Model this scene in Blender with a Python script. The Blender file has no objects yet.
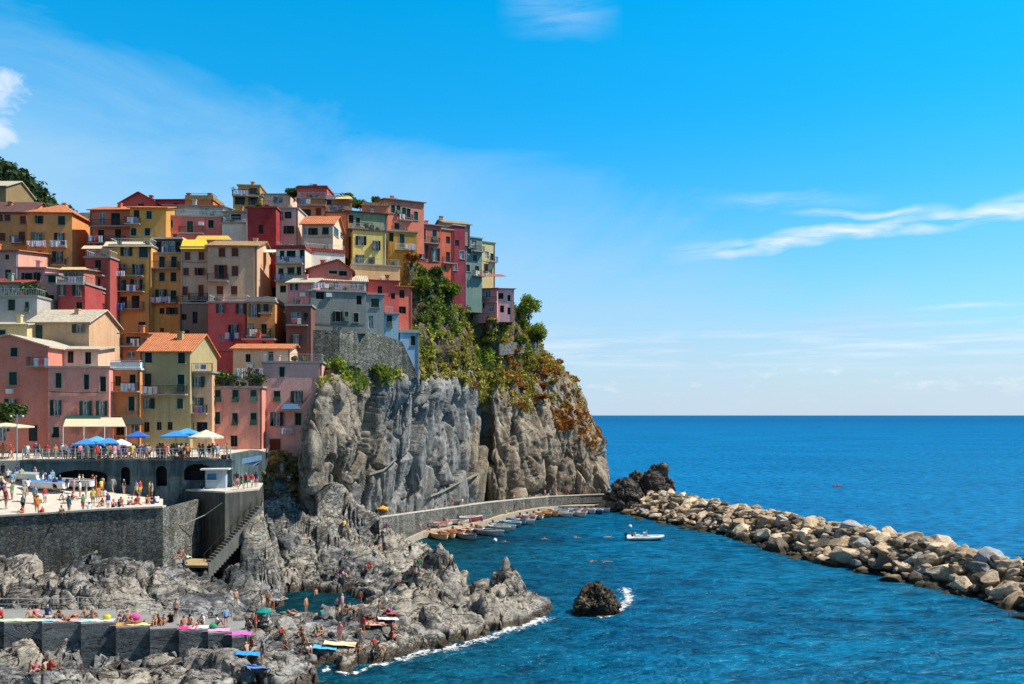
import bpy, math, random
import numpy as np
from mathutils import Vector, Matrix
R = math.radians
F = 850.0; HC = 20.0; HZ = 415.0
rng = random.Random(7)
scene = bpy.context.scene
COL = scene.collection

def W(px, py, Y):
    return ((px-512)/F*Y, Y, HC-(py-HZ)/F*Y)
def Wz(px, Y, z):
    return ((px-512)/F*Y, Y, z)

# ------------------------------------------------------------ numpy noise
def _h(ix, iy, iz, s):
    n = (ix*374761393 + iy*668265263 + iz*1274126177 + s*974711) & 0xFFFFFFFF
    n = ((n ^ (n >> 13))*1274126177) & 0xFFFFFFFF
    n = ((n ^ (n >> 16))*2246822519) & 0xFFFFFFFF
    return ((n ^ (n >> 15)) & 0xFFFFFF)/float(0xFFFFFF)
def vnoise(p, s=0):
    i = np.floor(p).astype(np.int64); f = p-i; f = f*f*f*(f*(f*6-15)+10)
    r = 0
    for dx in (0, 1):
        wx = f[:, 0] if dx else 1-f[:, 0]
        for dy in (0, 1):
            wy = f[:, 1] if dy else 1-f[:, 1]
            for dz in (0, 1):
                wz = f[:, 2] if dz else 1-f[:, 2]
                r = r+_h(i[:, 0]+dx, i[:, 1]+dy, i[:, 2]+dz, s)*wx*wy*wz
    return r*2-1
def fbm(p, o=4, s=0, g=0.5):
    a = 1; r = 0; t = 0
    for k in range(o):
        r = r+a*vnoise(p*(2.03**k), s+k*17); t += a; a *= g
    return r/t
def ridged(p, o=4, s=0, g=0.5):
    a = 1; r = 0; t = 0
    for k in range(o):
        r = r+a*(1-2*np.abs(vnoise(p*(2.03**k), s+k*17))); t += a; a *= g
    return r/t
def facets(p, s=0, tilt=0.8):
    """broken-rock field: every Voronoi cell is a tilted plane; returns (offset, edge distance)"""
    i = np.floor(p).astype(np.int64); n = len(p)
    d1 = np.full(n, 9.); d2 = np.full(n, 9.); off = np.zeros(n)
    for dx in (-1, 0, 1):
        for dy in (-1, 0, 1):
            for dz in (-1, 0, 1):
                c = i+np.array([dx, dy, dz])
                q = np.stack([c[:, k]+_h(c[:, 0], c[:, 1], c[:, 2], s+k) for k in range(3)], 1)
                v = p-q; d = np.sqrt((v*v).sum(1))
                nn = np.stack([_h(c[:, 0], c[:, 1], c[:, 2], s+5+k)*2-1 for k in range(3)], 1)
                o = (nn*v).sum(1)*tilt+(_h(c[:, 0], c[:, 1], c[:, 2], s+9)*2-1)*0.5
                m = d < d1
                d2 = np.where(m, d1, np.minimum(d2, d)); off = np.where(m, o, off); d1 = np.where(m, d, d1)
    return off, d2-d1

# ------------------------------------------------------------ objects
def tag(o, label=None, cat=None, group=None, kind=None):
    if label: o['label'] = label
    if cat: o['category'] = cat
    if group: o['group'] = group
    if kind: o['kind'] = kind
    return o
def empty(name, loc, rz=0, label=None, cat=None, group=None):
    o = bpy.data.objects.new(name, None); COL.objects.link(o)
    o.location = loc; o.rotation_euler = (0, 0, rz); o.empty_display_size = .2
    return tag(o, label, cat, group)
def mesh_obj(name, verts, faces, mat=None, parent=None, smooth=False):
    me = bpy.data.meshes.new(name); me.from_pydata([tuple(v) for v in verts], [], faces)
    if smooth: me.shade_smooth()
    if mat: me.materials.append(mat)
    o = bpy.data.objects.new(name, me); COL.objects.link(o)
    if parent: o.parent = parent
    return o
def grid_obj(name, P, mat, parent=None, smooth=True, attr=None):
    nu, nv = P.shape[:2]
    idx = np.arange(nu*nv).reshape(nu, nv)
    q = np.stack([idx[:-1, :-1], idx[1:, :-1], idx[1:, 1:], idx[:-1, 1:]], -1).reshape(-1, 4)
    me = bpy.data.meshes.new(name)
    me.vertices.add(nu*nv); me.vertices.foreach_set('co', P.reshape(-1).astype(np.float32))
    me.loops.add(len(q)*4); me.loops.foreach_set('vertex_index', q.reshape(-1).astype(np.int32))
    me.polygons.add(len(q)); me.polygons.foreach_set('loop_start', np.arange(0, len(q)*4, 4, dtype=np.int32))
    me.update(calc_edges=True); me.validate()
    if smooth: me.shade_smooth()
    me.materials.append(mat)
    o = bpy.data.objects.new(name, me); COL.objects.link(o)
    if parent: o.parent = parent
    return o
def quads_obj(name, C, U, V, mat, parent=None):
    """many small leaf faces: centres C, half axes U, V"""
    n = len(C); P = np.empty((n, 4, 3))
    P[:, 0] = C-U; P[:, 1] = C-V*.6; P[:, 2] = C+U; P[:, 3] = C+V
    me = bpy.data.meshes.new(name)
    me.vertices.add(n*4); me.vertices.foreach_set('co', P.reshape(-1).astype(np.float32))
    me.loops.add(n*4); me.loops.foreach_set('vertex_index', np.arange(n*4, dtype=np.int32))
    me.polygons.add(n); me.polygons.foreach_set('loop_start', np.arange(0, n*4, 4, dtype=np.int32))
    me.update(calc_edges=True); me.materials.append(mat)
    o = bpy.data.objects.new(name, me); COL.objects.link(o)
    if parent: o.parent = parent
    return o

class MB:
    def __init__(s): s.v = []; s.f = []
    def poly(s, pts):
        b = len(s.v); s.v += [tuple(p) for p in pts]; s.f.append(list(range(b, b+len(pts)))); return s
    def box(s, x0, x1, y0, y1, z0, z1):
        b = len(s.v)
        s.v += [(x0,y0,z0),(x1,y0,z0),(x1,y1,z0),(x0,y1,z0),(x0,y0,z1),(x1,y0,z1),(x1,y1,z1),(x0,y1,z1)]
        s.f += [[b,b+3,b+2,b+1],[b+4,b+5,b+6,b+7],[b,b+1,b+5,b+4],[b+1,b+2,b+6,b+5],[b+2,b+3,b+7,b+6],[b+3,b,b+4,b+7]]
        return s
    def prism(s, base, z0, z1):
        """extrude plan polygon (ccw) from z0 to z1 (numbers or lists)"""
        n = len(base); b = len(s.v)
        a0 = z0 if isinstance(z0, (list, tuple)) else [z0]*n; a1 = z1 if isinstance(z1, (list, tuple)) else [z1]*n
        s.v += [(p[0], p[1], a0[i]) for i, p in enumerate(base)]+[(p[0], p[1], a1[i]) for i, p in enumerate(base)]
        s.f += [[b+n-1-i for i in range(n)], [b+n+i for i in range(n)]]
        s.f += [[b+i, b+(i+1) % n, b+n+(i+1) % n, b+n+i] for i in range(n)]
        return s
    def tube(s, pts, r, n=6, r1=None):
        pts = [Vector(p) for p in pts]; b = len(s.v); m = len(pts)
        for i, p in enumerate(pts):
            d = (pts[min(i+1, m-1)]-pts[max(i-1, 0)]).normalized()
            a = d.cross(Vector((0, 0, 1)));  a = Vector((1, 0, 0)) if a.length < .05 else a.normalized()
            c = d.cross(a); rr = r if r1 is None else r+(r1-r)*i/max(1, m-1)
            for k in range(n):
                t = 2*math.pi*k/n; s.v.append(tuple(p+a*math.cos(t)*rr+c*math.sin(t)*rr))
        for i in range(m-1):
            for k in range(n):
                s.f.append([b+i*n+k, b+i*n+(k+1) % n, b+(i+1)*n+(k+1) % n, b+(i+1)*n+k])
        s.f.append([b+k for k in range(n)]); s.f.append([b+(m-1)*n+n-1-k for k in range(n)])
        return s
    def ico(s, c, r, seed=0, rough=.15, sub=1, sq=(1, 1, 1)):
        import bmesh
        bm = bmesh.new(); bmesh.ops.create_icosphere(bm, subdivisions=sub, radius=1)
        b = len(s.v); rr = random.Random(seed)
        for v in bm.verts:
            k = r*(1+rr.uniform(-rough, rough)); s.v.append((c[0]+v.co.x*k*sq[0], c[1]+v.co.y*k*sq[1], c[2]+v.co.z*k*sq[2]))
        for f in bm.faces: s.f.append([b+v.index for v in f.verts])
        bm.free(); return s
    def build(s, name, mat, parent=None, smooth=False):
        return mesh_obj(name, s.v, s.f, mat, parent, smooth)

def copy_tree(o, parent=None):
    c = o.copy(); COL.objects.link(c)
    if parent is not None: c.parent = parent
    for ch in list(o.children): copy_tree(ch, c)
    return c

# ------------------------------------------------------------ materials
class NT:
    def __init__(s, name):
        s.m = bpy.data.materials.new(name); s.m.use_nodes = True; s.t = s.m.node_tree
        s.p = s.t.nodes['Principled BSDF']; s.L = s.t.links
    def n(s, typ, **kw):
        nd = s.t.nodes.new(typ)
        for k, v in kw.items():
            if k in nd.inputs.keys() if isinstance(k, str) else False: pass
            setattr(nd, k, v)
        return nd
    def i(s, nd, **kw):
        for k, v in kw.items(): nd.inputs[k.replace('_', ' ')].default_value = v
        return nd
    def link(s, a, b): s.L.new(a, b)
    def coord(s, scale=(1, 1, 1), rot=(0, 0, 0), world=True):
        if world:
            g = s.t.nodes.new('ShaderNodeNewGeometry').outputs['Position']
        else:
            g = s.t.nodes.new('ShaderNodeTexCoord').outputs['Object']
        m = s.t.nodes.new('ShaderNodeMapping'); m.inputs['Scale'].default_value = scale; m.inputs['Rotation'].default_value = rot
        s.link(g, m.inputs['Vector']); return m.outputs['Vector']
    def noise(s, vec, scale, detail=4, rough=.55, dist=0):
        t = s.t.nodes.new('ShaderNodeTexNoise'); t.inputs['Scale'].default_value = scale
        t.inputs['Detail'].default_value = detail; t.inputs['Roughness'].default_value = rough; t.inputs['Distortion'].default_value = dist
        s.link(vec, t.inputs['Vector']); return t.outputs['Fac']
    def ramp(s, fac, stops):
        r = s.t.nodes.new('ShaderNodeValToRGB'); e = r.color_ramp.elements
        while len(e) < len(stops): e.new(.5)
        for el, (p, c) in zip(e, stops):
            el.position = p; el.color = (c, c, c, 1) if isinstance(c, (int, float)) else (*c, 1)
        s.link(fac, r.inputs['Fac']); return r.outputs['Color']
    def mix(s, fac, a, b, mode='MIX'):
        m = s.t.nodes.new('ShaderNodeMix'); m.data_type = 'RGBA'; m.blend_type = mode
        for k, v in ((0, fac), (6, a), (7, b)):
            sock = m.inputs[k]
            if hasattr(v, 'is_output'): s.link(v, sock)
            elif isinstance(v, (int, float)): sock.default_value = v if k == 0 else (v, v, v, 1)
            else: sock.default_value = (*v, 1)
        return m.outputs[2]
    def math(s, op, a, b=0.):
        m = s.t.nodes.new('ShaderNodeMath'); m.operation = op
        for sock, v in ((m.inputs[0], a), (m.inputs[1], b)):
            if hasattr(v, 'is_output'): s.link(v, sock)
            else: sock.default_value = v
        return m.outputs[0]
    def bump(s, h, strength=.5, dist=.1, prev=None):
        b = s.t.nodes.new('ShaderNodeBump'); b.inputs['Strength'].default_value = strength; b.inputs['Distance'].default_value = dist
        s.link(h, b.inputs['Height'])
        if prev is not None: s.link(prev, b.inputs['Normal'])
        return b.outputs['Normal']
    def out(s, col=None, rough=.8, normal=None, spec=.3, metal=0):
        if col is not None:
            if hasattr(col, 'is_output'): s.link(col, s.p.inputs['Base Color'])
            else: s.p.inputs['Base Color'].default_value = (*col, 1)
        s.p.inputs['Roughness'].default_value = rough; s.p.inputs['Specular IOR Level'].default_value = spec
        s.p.inputs['Metallic'].default_value = metal
        if normal is not None: s.link(normal, s.p.inputs['Normal'])
        return s.m
def sc(c, k): return tuple(min(1, x*k) for x in c)
_mc = {}
def plain(col, rough=.6, spec=.3, name='paint', metal=0):
    key = ('p', col, rough, spec, metal)
    if key not in _mc:
        t = NT(name); v = t.coord(world=False); f = t.noise(v, 3., 5)
        c = t.mix(t.ramp(f, [(.35, 0.), (.7, 1.)]), sc(col, .8), sc(col, 1.08))
        _mc[key] = t.out(c, rough, None, spec, metal)
    return _mc[key]
def stucco(col):
    key = ('s', col)
    if key not in _mc:
        t = NT('stucco'); v = t.coord(); vs = t.coord((1, 1, .18))
        blot = t.ramp(t.noise(v, .55, 6, .65), [(.33, 0.), (.72, 1.)])
        streak = t.ramp(t.noise(vs, 1.6, 5, .6), [(.45, 0.), (.75, 1.)])
        g = sum(col)/3
        dirt = tuple(x*.45+g*.22 for x in col); fade = tuple(min(.9, x*.88+g*.18+.02) for x in col)
        c = t.mix(blot, sc(col, .92), fade)
        c = t.mix(t.math('MULTIPLY', streak, .5), c, dirt)
        fine = t.ramp(t.noise(v, 5., 3, .6), [(.3, .82), (.7, 1.1)])
        c = t.mix(.7, c, fine, 'MULTIPLY')
        peel = t.ramp(t.noise(v, 1.3, 7, .75, .4), [(.60, 0.), (.63, .55)]); c = t.mix(peel, c, tuple(x*.4+g*.5 for x in col))
        soot = t.ramp(t.noise(t.coord((1, 1, .07)), 3.1, 4, .6), [(.58, 0.), (.74, .45)]); c = t.mix(soot, c, sc(dirt, .6))
        _mc[key] = t.out(c, .9, t.bump(t.noise(v, 6., 5), .5, .06), .15)
    return _mc[key]
def rockmat(name, cols, bed=(R(25), R(20), 0), scl=1., wet=True, warm=None, bstr=1.):
    t = NT(name); v = t.coord(); b = t.coord((.4, .4, 1.7), bed)
    big = t.noise(v, .12*scl, 5, .6); med = t.noise(v, .7*scl, 6, .65, .3); bd = t.noise(b, .55*scl, 6, .65, .6)
    fac = t.math('ADD', t.math('MULTIPLY', med, .5), t.math('MULTIPLY', bd, .5))
    c = t.ramp(fac, [(.36, cols[0]), (.47, cols[1]), (.57, cols[2]), (.69, cols[3])])
    if warm: c = t.mix(t.math('MULTIPLY', t.ramp(big, [(.42, 0.), (.62, 1.)]), .75), c, t.mix(med, sc(warm, .6), sc(warm, 1.3)))
    wv = t.noise(t.coord((.5, .5, 1.3), bed), .42*scl, 5, .6, 1.1)
    crack = t.ramp(t.math('ABSOLUTE', t.math('SUBTRACT', wv, .5)), [(0., 0.), (.026, 1.)])
    wv2 = t.noise(t.coord((1, 1, 2.2), bed), .8*scl, 4, .6, .8); crack2 = t.ramp(t.math('ABSOLUTE', t.math('SUBTRACT', wv2, .48)), [(0., 0.), (.02, 1.)])
    crack = t.math('MULTIPLY', crack, t.math('ADD', t.math('MULTIPLY', crack2, .6), .4))
    c = t.mix(t.math('MULTIPLY', t.math('SUBTRACT', 1., crack), .88), c, sc(cols[0], .4))
    c = t.mix(.65, c, t.ramp(t.noise(v, 2.6, 6, .75), [(.36, .45), (.5, 1.), (.62, 1.25)]), 'MULTIPLY')
    if wet:
        g = t.t.nodes.new('ShaderNodeNewGeometry'); sp = t.t.nodes.new('ShaderNodeSeparateXYZ'); t.link(g.outputs['Position'], sp.inputs[0])
        z = t.math('ADD', sp.outputs['Z'], t.math('MULTIPLY', med, -1.1))
        w = t.ramp(z, [(0., 1.), (.25, 0.)])
        c = t.mix(t.math('MULTIPLY', w, .8), c, (.05, .034, .022))
    h = t.math('ADD', t.math('MULTIPLY', med, .5), t.math('ADD', t.math('MULTIPLY', bd, .8), t.math('MULTIPLY', crack, .55)))
    n = t.bump(h, .7*bstr, .4); n = t.bump(t.noise(v, 5., 5, .7), .4*bstr, .1, n)
    return t.out(c, .85, n, .2)
def leafmat(name, c1, c2, c3, s=.35):
    t = NT(name); v = t.coord()
    f = t.math('ADD', t.math('MULTIPLY', t.noise(v, s, 4), .6), t.math('MULTIPLY', t.noise(v, 3.5, 2), .4))
    c = t.ramp(f, [(.36, c1), (.5, c2), (.62, c3)])
    t.out(c, .65, None, .2)
    tr = t.t.nodes.new('ShaderNodeBsdfTranslucent'); t.link(t.mix(1., c, (1., 1., .5), 'MULTIPLY'), tr.inputs['Color'])
    mx = t.t.nodes.new('ShaderNodeMixShader'); mx.inputs[0].default_value = .3
    t.link(t.p.outputs[0], mx.inputs[1]); t.link(tr.outputs[0], mx.inputs[2])
    t.link(mx.outputs[0], t.t.nodes['Material Output'].inputs['Surface'])
    return t.m
def loft(name, ctrl, nu, nv, mat, disp, smooth=True):
    """ctrl: columns x rows of (px,py,Y) -> world; Catmull-Rom in both directions, then displaced along normals"""
    C = np.array([[W(*p) if len(p) == 3 else p[:3] for p in col] for col in ctrl], float)
    def cr(A, n):
        m = A.shape[0]; t = np.linspace(0, m-1-1e-6, n); i = t.astype(int); f = (t-i).reshape(-1, *([1]*(A.ndim-1)))
        g = lambda k: A[np.clip(i+k, 0, m-1)]
        p0, p1, p2, p3 = g(-1), g(0), g(1), g(2)
        return .5*(2*p1+(p2-p0)*f+(2*p0-5*p1+4*p2-p3)*f*f+(3*p1-p0-3*p2+p3)*f**3)
    G = cr(C, nu); G = np.transpose(cr(np.transpose(G, (1, 0, 2)), nv), (1, 0, 2))
    N = np.cross(np.gradient(G, axis=0), np.gradient(G, axis=1)); N /= np.linalg.norm(N, axis=2, keepdims=True)+1e-9
    G = G+N*disp(G.reshape(-1, 3)).reshape(nu, nv, 1)
    return grid_obj(name, G, mat, smooth=smooth), G
# ------------------------------------------------------------ camera, light, sky
cam = bpy.data.cameras.new('camera'); co = bpy.data.objects.new('camera', cam); COL.objects.link(co)
co.location = (0, 0, HC); co.rotation_euler = (R(90), 0, 0)
cam.sensor_width = 36; cam.lens = 36*F/1024; cam.shift_y = (HZ-342)/1024; cam.clip_end = 60000; cam.clip_start = .5
scene.camera = co
SUN_EL = R(54); SUN_AZ = R(92)      # azimuth clockwise from +Y
sd = Vector((math.sin(SUN_AZ)*math.cos(SUN_EL), math.cos(SUN_AZ)*math.cos(SUN_EL), math.sin(SUN_EL)))
sl = bpy.data.lights.new('sun', 'SUN'); sl.energy = 5.0; sl.angle = R(.5); sl.color = (1, .93, .80)
so = bpy.data.objects.new('sun', sl); COL.objects.link(so); so.rotation_euler = sd.to_track_quat('Z', 'Y').to_euler()
wd = bpy.data.worlds.new('World'); scene.world = wd; wd.use_nodes = True
t = wd.node_tree; bg = t.nodes['Background']; bg.inputs['Strength'].default_value = .122
sky = t.nodes.new('ShaderNodeTexSky'); sky.sky_type = 'NISHITA'; sky.sun_disc = False
sky.sun_elevation = SUN_EL; sky.sun_rotation = SUN_AZ; sky.altitude = 0; sky.air_density = 1.0; sky.dust_density = .6; sky.ozone_density = 2.5
def wn(typ, **ins):
    n = t.nodes.new(typ)
    for k, v in ins.items(): n.inputs[k.replace('_', ' ')].default_value = v
    return n
def wmath(op, a, b=0., clamp=False):
    m = t.nodes.new('ShaderNodeMath'); m.operation = op; m.use_clamp = clamp
    for s, v in zip(m.inputs, (a, b)):
        if hasattr(v, 'is_output'): t.links.new(v, s)
        else: s.default_value = v
    return m.outputs[0]
def wramp(f, stops):
    r = t.nodes.new('ShaderNodeValToRGB'); e = r.color_ramp.elements
    while len(e) < len(stops): e.new(.5)
    for el, (p, c) in zip(e, stops):
        el.position = p; el.color = (c, c, c, 1) if isinstance(c, (int, float)) else (*c, 1)
    t.links.new(f, r.inputs['Fac']); return r.outputs['Color']
def wmix(f, a, b, mode='MIX'):
    m = t.nodes.new('ShaderNodeMix'); m.data_type = 'RGBA'; m.blend_type = mode
    for k, v in ((0, f), (6, a), (7, b)):
        s = m.inputs[k]
        if hasattr(v, 'is_output'): t.links.new(v, s)
        elif isinstance(v, (int, float)): s.default_value = v if k == 0 else (v, v, v, 1)
        else: s.default_value = (*v, 1)
    return m.outputs[2]
tc = t.nodes.new('ShaderNodeTexCoord'); sep = t.nodes.new('ShaderNodeSeparateXYZ'); t.links.new(tc.outputs['Generated'], sep.inputs[0])
X, Y_, Z = sep.outputs
elev = wmath('ARCSINE', Z); azim = wmath('ARCTAN2', X, Y_)        # radians, azimuth 0 = straight ahead
hs = wn('ShaderNodeHueSaturation'); t.links.new(sky.outputs[0], hs.inputs['Color'])
hs.inputs['Saturation'].default_value = 1.45; hs.inputs['Value'].default_value = 1.0; hs.inputs['Hue'].default_value = .487
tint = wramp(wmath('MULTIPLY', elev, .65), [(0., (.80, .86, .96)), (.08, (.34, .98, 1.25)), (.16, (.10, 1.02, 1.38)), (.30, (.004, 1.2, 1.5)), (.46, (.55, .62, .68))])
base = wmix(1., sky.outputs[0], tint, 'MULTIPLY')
def wvec(sx, sy):
    cb = t.nodes.new('ShaderNodeCombineXYZ'); t.links.new(wmath('MULTIPLY', azim, sx), cb.inputs[0]); t.links.new(wmath('MULTIPLY', elev, sy), cb.inputs[1]); return cb.outputs[0]
def wnoise(vec, scale, det=5, rough=.55, dist=0.):
    n = wn('ShaderNodeTexNoise', Scale=scale, Detail=det, Roughness=rough, Distortion=dist); t.links.new(vec, n.inputs['Vector']); return n.outputs['Fac']
def band(v, c, w):
    """1 at c falling to 0 at c +- w"""
    return wmath('SUBTRACT', 1., wmath('DIVIDE', wmath('ABSOLUTE', wmath('SUBTRACT', v, c)), w), True)
WHITE = (6.3, 6.5, 6.9)
# humid air veil near the sea horizon, thicker towards the land, in the world sky itself
veil_n = wnoise(wvec(2, 5), 1.5, 6, .6, .6)
veil = wmath('MULTIPLY', wmath('SUBTRACT', wmath('ADD', wmath('ADD', wmath('MULTIPLY', azim, -1.05), .10), wmath('MULTIPLY', veil_n, 1.5)), wmath('ADD', wmath('MULTIPLY', elev, 2.2), wmath('MULTIPLY', wmath('MAXIMUM', wmath('SUBTRACT', elev, .27), 0.), 4.5))), 1.25, True)
base = wmix(wmath('MULTIPLY', veil, .85), base, (2.3, 4.3, 6.1))
lowv = wmath('POWER', wmath('SUBTRACT', 1., wmath('DIVIDE', elev, .36), True), 2.)
lowv = wmath('MULTIPLY', lowv, wmath('ADD', .55, wmath('MULTIPLY', veil_n, .7)), True)
base = wmix(wmath('MULTIPLY', lowv, .85), base, (4.1, 4.9, 5.8))
# wind-drawn cirrus: a long streak climbing to the right, a fainter one above, flat bars low down
def streak(c0, slope, w, a0, a1, n, amt):
    line = wmath('ADD', c0, wmath('MULTIPLY', azim, slope))
    wob = wmath('MULTIPLY', wmath('SUBTRACT', wnoise(wvec(3, 3), 4., 3), .5), .03)
    b = band(wmath('ADD', elev, wob), line, w)
    e = wmath('MULTIPLY', wmath('DIVIDE', wmath('SUBTRACT', azim, a0), .1, True), wmath('DIVIDE', wmath('SUBTRACT', a1, azim), .1, True))
    s = wmath('MULTIPLY', wmath('MULTIPLY', b, e), wramp(n, [(.34, 0.), (.62, 1.)]))
    return wmath('MULTIPLY', s, amt, True)
fib = t.nodes.new('ShaderNodeMapping'); fib.inputs['Rotation'].default_value = (0, 0, R(-14)); fib.inputs['Scale'].default_value = (3, 22, 1)
cbv = wvec(1, 1); t.links.new(cbv, fib.inputs[0])
nf = wnoise(fib.outputs[0], 3., 7, .62, .5)
st = streak(.169, .072, .0115, .17, .66, nf, 1.35)
for a in ((.255, -.06, .012, .2, .42, nf, .4), (.236, -.05, .006, .30, .50, nf, 1.), (.10, .22, .008, .47, .70, nf, .8),
          (.118, -.01, .005, .42, .7, nf, .7), (.445, -.05, .03, -.02, .13, nf, .45)):
    st = wmath('MAXIMUM', st, streak(*a))
nlow = wnoise(wvec(4, 60), 1.6, 5, .6)
bars = wmath('MULTIPLY', band(elev, .075, .035), wramp(nlow, [(.46, 0.), (.68, .6)]), True)
puff = wnoise(wvec(14, 34), 1.4, 5, .6)
puffs = wmath('MULTIPLY', band(elev, .042, .03), wramp(puff, [(.56, 0.), (.7, .55)]), True)
# small cumulus at the left edge
nc = wnoise(wvec(1, 1.4), 30., 8, .66, .6)
def blob(a, e, ra, re):
    da = wmath('DIVIDE', wmath('SUBTRACT', azim, a), ra); de = wmath('DIVIDE', wmath('SUBTRACT', elev, e), re)
    d = wmath('ADD', wmath('MULTIPLY', da, da), wmath('MULTIPLY', de, de))
    return wmath('SUBTRACT', 1., d, True)
cum = wmath('MAXIMUM', blob(-.555, .316, .050, .030), blob(-.552, .278, .036, .020))
cumb = cum
cum = wramp(wmath('ADD', wmath('MULTIPLY', cum, .75), wmath('MULTIPLY', wmath('SUBTRACT', nc, .52), 2.3)), [(.2, 0.), (.95, .9)])
cum = wmath('MULTIPLY', cum, wmath('MULTIPLY', cumb, 3.5, True))
mask = wmath('MAXIMUM', wmath('MAXIMUM', st, bars), wmath('MAXIMUM', puffs, cum))
base = wmix(wmath('MULTIPLY', mask, .8), base, WHITE)
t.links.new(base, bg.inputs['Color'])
scene.view_settings.view_transform = 'Standard'; scene.view_settings.look = 'None'; scene.view_settings.gamma = 1
scene.view_settings.use_curve_mapping = False; scene.view_settings.exposure = 0.35
scene.cycles.max_bounces = 5; scene.cycles.diffuse_bounces = 3; scene.cycles.glossy_bounces = 2; scene.cycles.transparent_max_bounces = 6
scene.cycles.use_denoising = True; scene.cycles.caustics_reflective = False; scene.cycles.caustics_refractive = False

# ------------------------------------------------------------ sea
t_ = NT('sea_water'); v = t_.coord()
g = t_.t.nodes.new('ShaderNodeNewGeometry'); sp = t_.t.nodes.new('ShaderNodeSeparateXYZ'); t_.link(g.outputs['Position'], sp.inputs[0])
# shallow, greener water inside the harbour and along the mole; deeper blue outside
dx = t_.math('SUBTRACT', sp.outputs['X'], t_.math('ADD', 27., t_.math('MULTIPLY', t_.math('SUBTRACT', 175., sp.outputs['Y']), .337)))
outside = t_.ramp(t_.math('ADD', t_.math('MULTIPLY', dx, .05), .5), [(.4, 0.), (.65, 1.)])
beyond = t_.ramp(t_.math('MULTIPLY', t_.math('SUBTRACT', sp.outputs['Y'], 195.), .05), [(0., 0.), (1., 1.)])
outside = t_.math('MAXIMUM', outside, beyond)
shore = t_.ramp(t_.math('ADD', t_.math('MULTIPLY', t_.math('ADD', sp.outputs['X'], t_.math('MULTIPLY', t_.math('SUBTRACT', sp.outputs['Y'], 70.), -.06)), -.02), t_.math('MULTIPLY', t_.noise(v, .05, 3), .5)), [(.0, 0.), (.55, 1.)])
bigp = t_.ramp(t_.noise(t_.coord((.7, 1, 1), (0, 0, R(25))), .055, 5, .65, .5), [(.36, 0.), (.64, 1.)])
harb = t_.mix(shore, t_.mix(bigp, (.0, .062, .15), (.0, .125, .26)), t_.mix(bigp, (.002, .022, .036), (.002, .05, .072)))
patch = t_.ramp(t_.noise(t_.coord((.6, 1, 1)), .02, 5, .6), [(.35, 0.), (.7, 1.)])
sea_c = t_.mix(patch, (.0, .12, .31), (.001, .17, .40))
far = t_.ramp(t_.math('MULTIPLY', sp.outputs['Y'], 1/3000.), [(.05, 0.), (1., 1.)])
sea_c = t_.mix(far, sea_c, (.0, .085, .24))
c = t_.mix(outside, harb, sea_c)
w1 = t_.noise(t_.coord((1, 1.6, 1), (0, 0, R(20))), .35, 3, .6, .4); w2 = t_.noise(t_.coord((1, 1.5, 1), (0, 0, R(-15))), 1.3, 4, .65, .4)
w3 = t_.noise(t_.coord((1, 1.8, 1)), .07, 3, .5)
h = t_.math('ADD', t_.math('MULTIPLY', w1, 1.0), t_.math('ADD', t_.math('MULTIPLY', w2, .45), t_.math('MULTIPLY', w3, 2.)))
c = t_.mix(t_.ramp(t_.math('ADD', t_.math('MULTIPLY', w1, .6), t_.math('MULTIPLY', w2, .4)), [(.40, 0.), (.60, 1.)]), t_.mix(1., c, (.45, .46, .5), 'MULTIPLY'), t_.mix(1., c, (1.5, 1.4, 1.35), 'MULTIPLY'))  # ripple shading painted in: wave lows darkened, highs brightened in the colour
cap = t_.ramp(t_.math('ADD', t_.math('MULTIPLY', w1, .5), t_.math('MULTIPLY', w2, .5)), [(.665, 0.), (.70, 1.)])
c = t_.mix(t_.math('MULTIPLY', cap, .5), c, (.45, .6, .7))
nrm = t_.bump(h, 1., .9)
# rough water: a body colour under a capped, wave-tilted reflection of the sky
t_.out(c, .6, nrm, 0.)
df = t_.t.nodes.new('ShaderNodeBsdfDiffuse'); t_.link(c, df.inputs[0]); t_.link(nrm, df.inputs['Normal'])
gl = t_.t.nodes.new('ShaderNodeBsdfGlossy'); gl.inputs['Roughness'].default_value = .18; gl.inputs['Color'].default_value = (.45, .9, 1, 1); t_.link(nrm, gl.inputs['Normal'])
fr = t_.t.nodes.new('ShaderNodeFresnel'); fr.inputs['IOR'].default_value = 1.33; t_.link(nrm, fr.inputs['Normal'])
ff = t_.math('MINIMUM', fr.outputs[0], .11); mx = t_.t.nodes.new('ShaderNodeMixShader'); t_.link(ff, mx.inputs[0]); t_.link(df.outputs[0], mx.inputs[1]); t_.link(gl.outputs[0], mx.inputs[2])
t_.link(mx.outputs[0], t_.t.nodes['Material Output'].inputs['Surface']); SEA = t_.m
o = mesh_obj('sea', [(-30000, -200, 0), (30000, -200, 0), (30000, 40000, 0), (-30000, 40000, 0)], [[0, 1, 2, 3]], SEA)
tag(o, kind='structure')
o = mesh_obj('seabed', [(-300, -200, -9), (300, -200, -9), (300, 400, -9), (-300, 400, -9)], [[0, 1, 2, 3]], plain((.05, .12, .12)))
tag(o, kind='structure')
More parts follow.
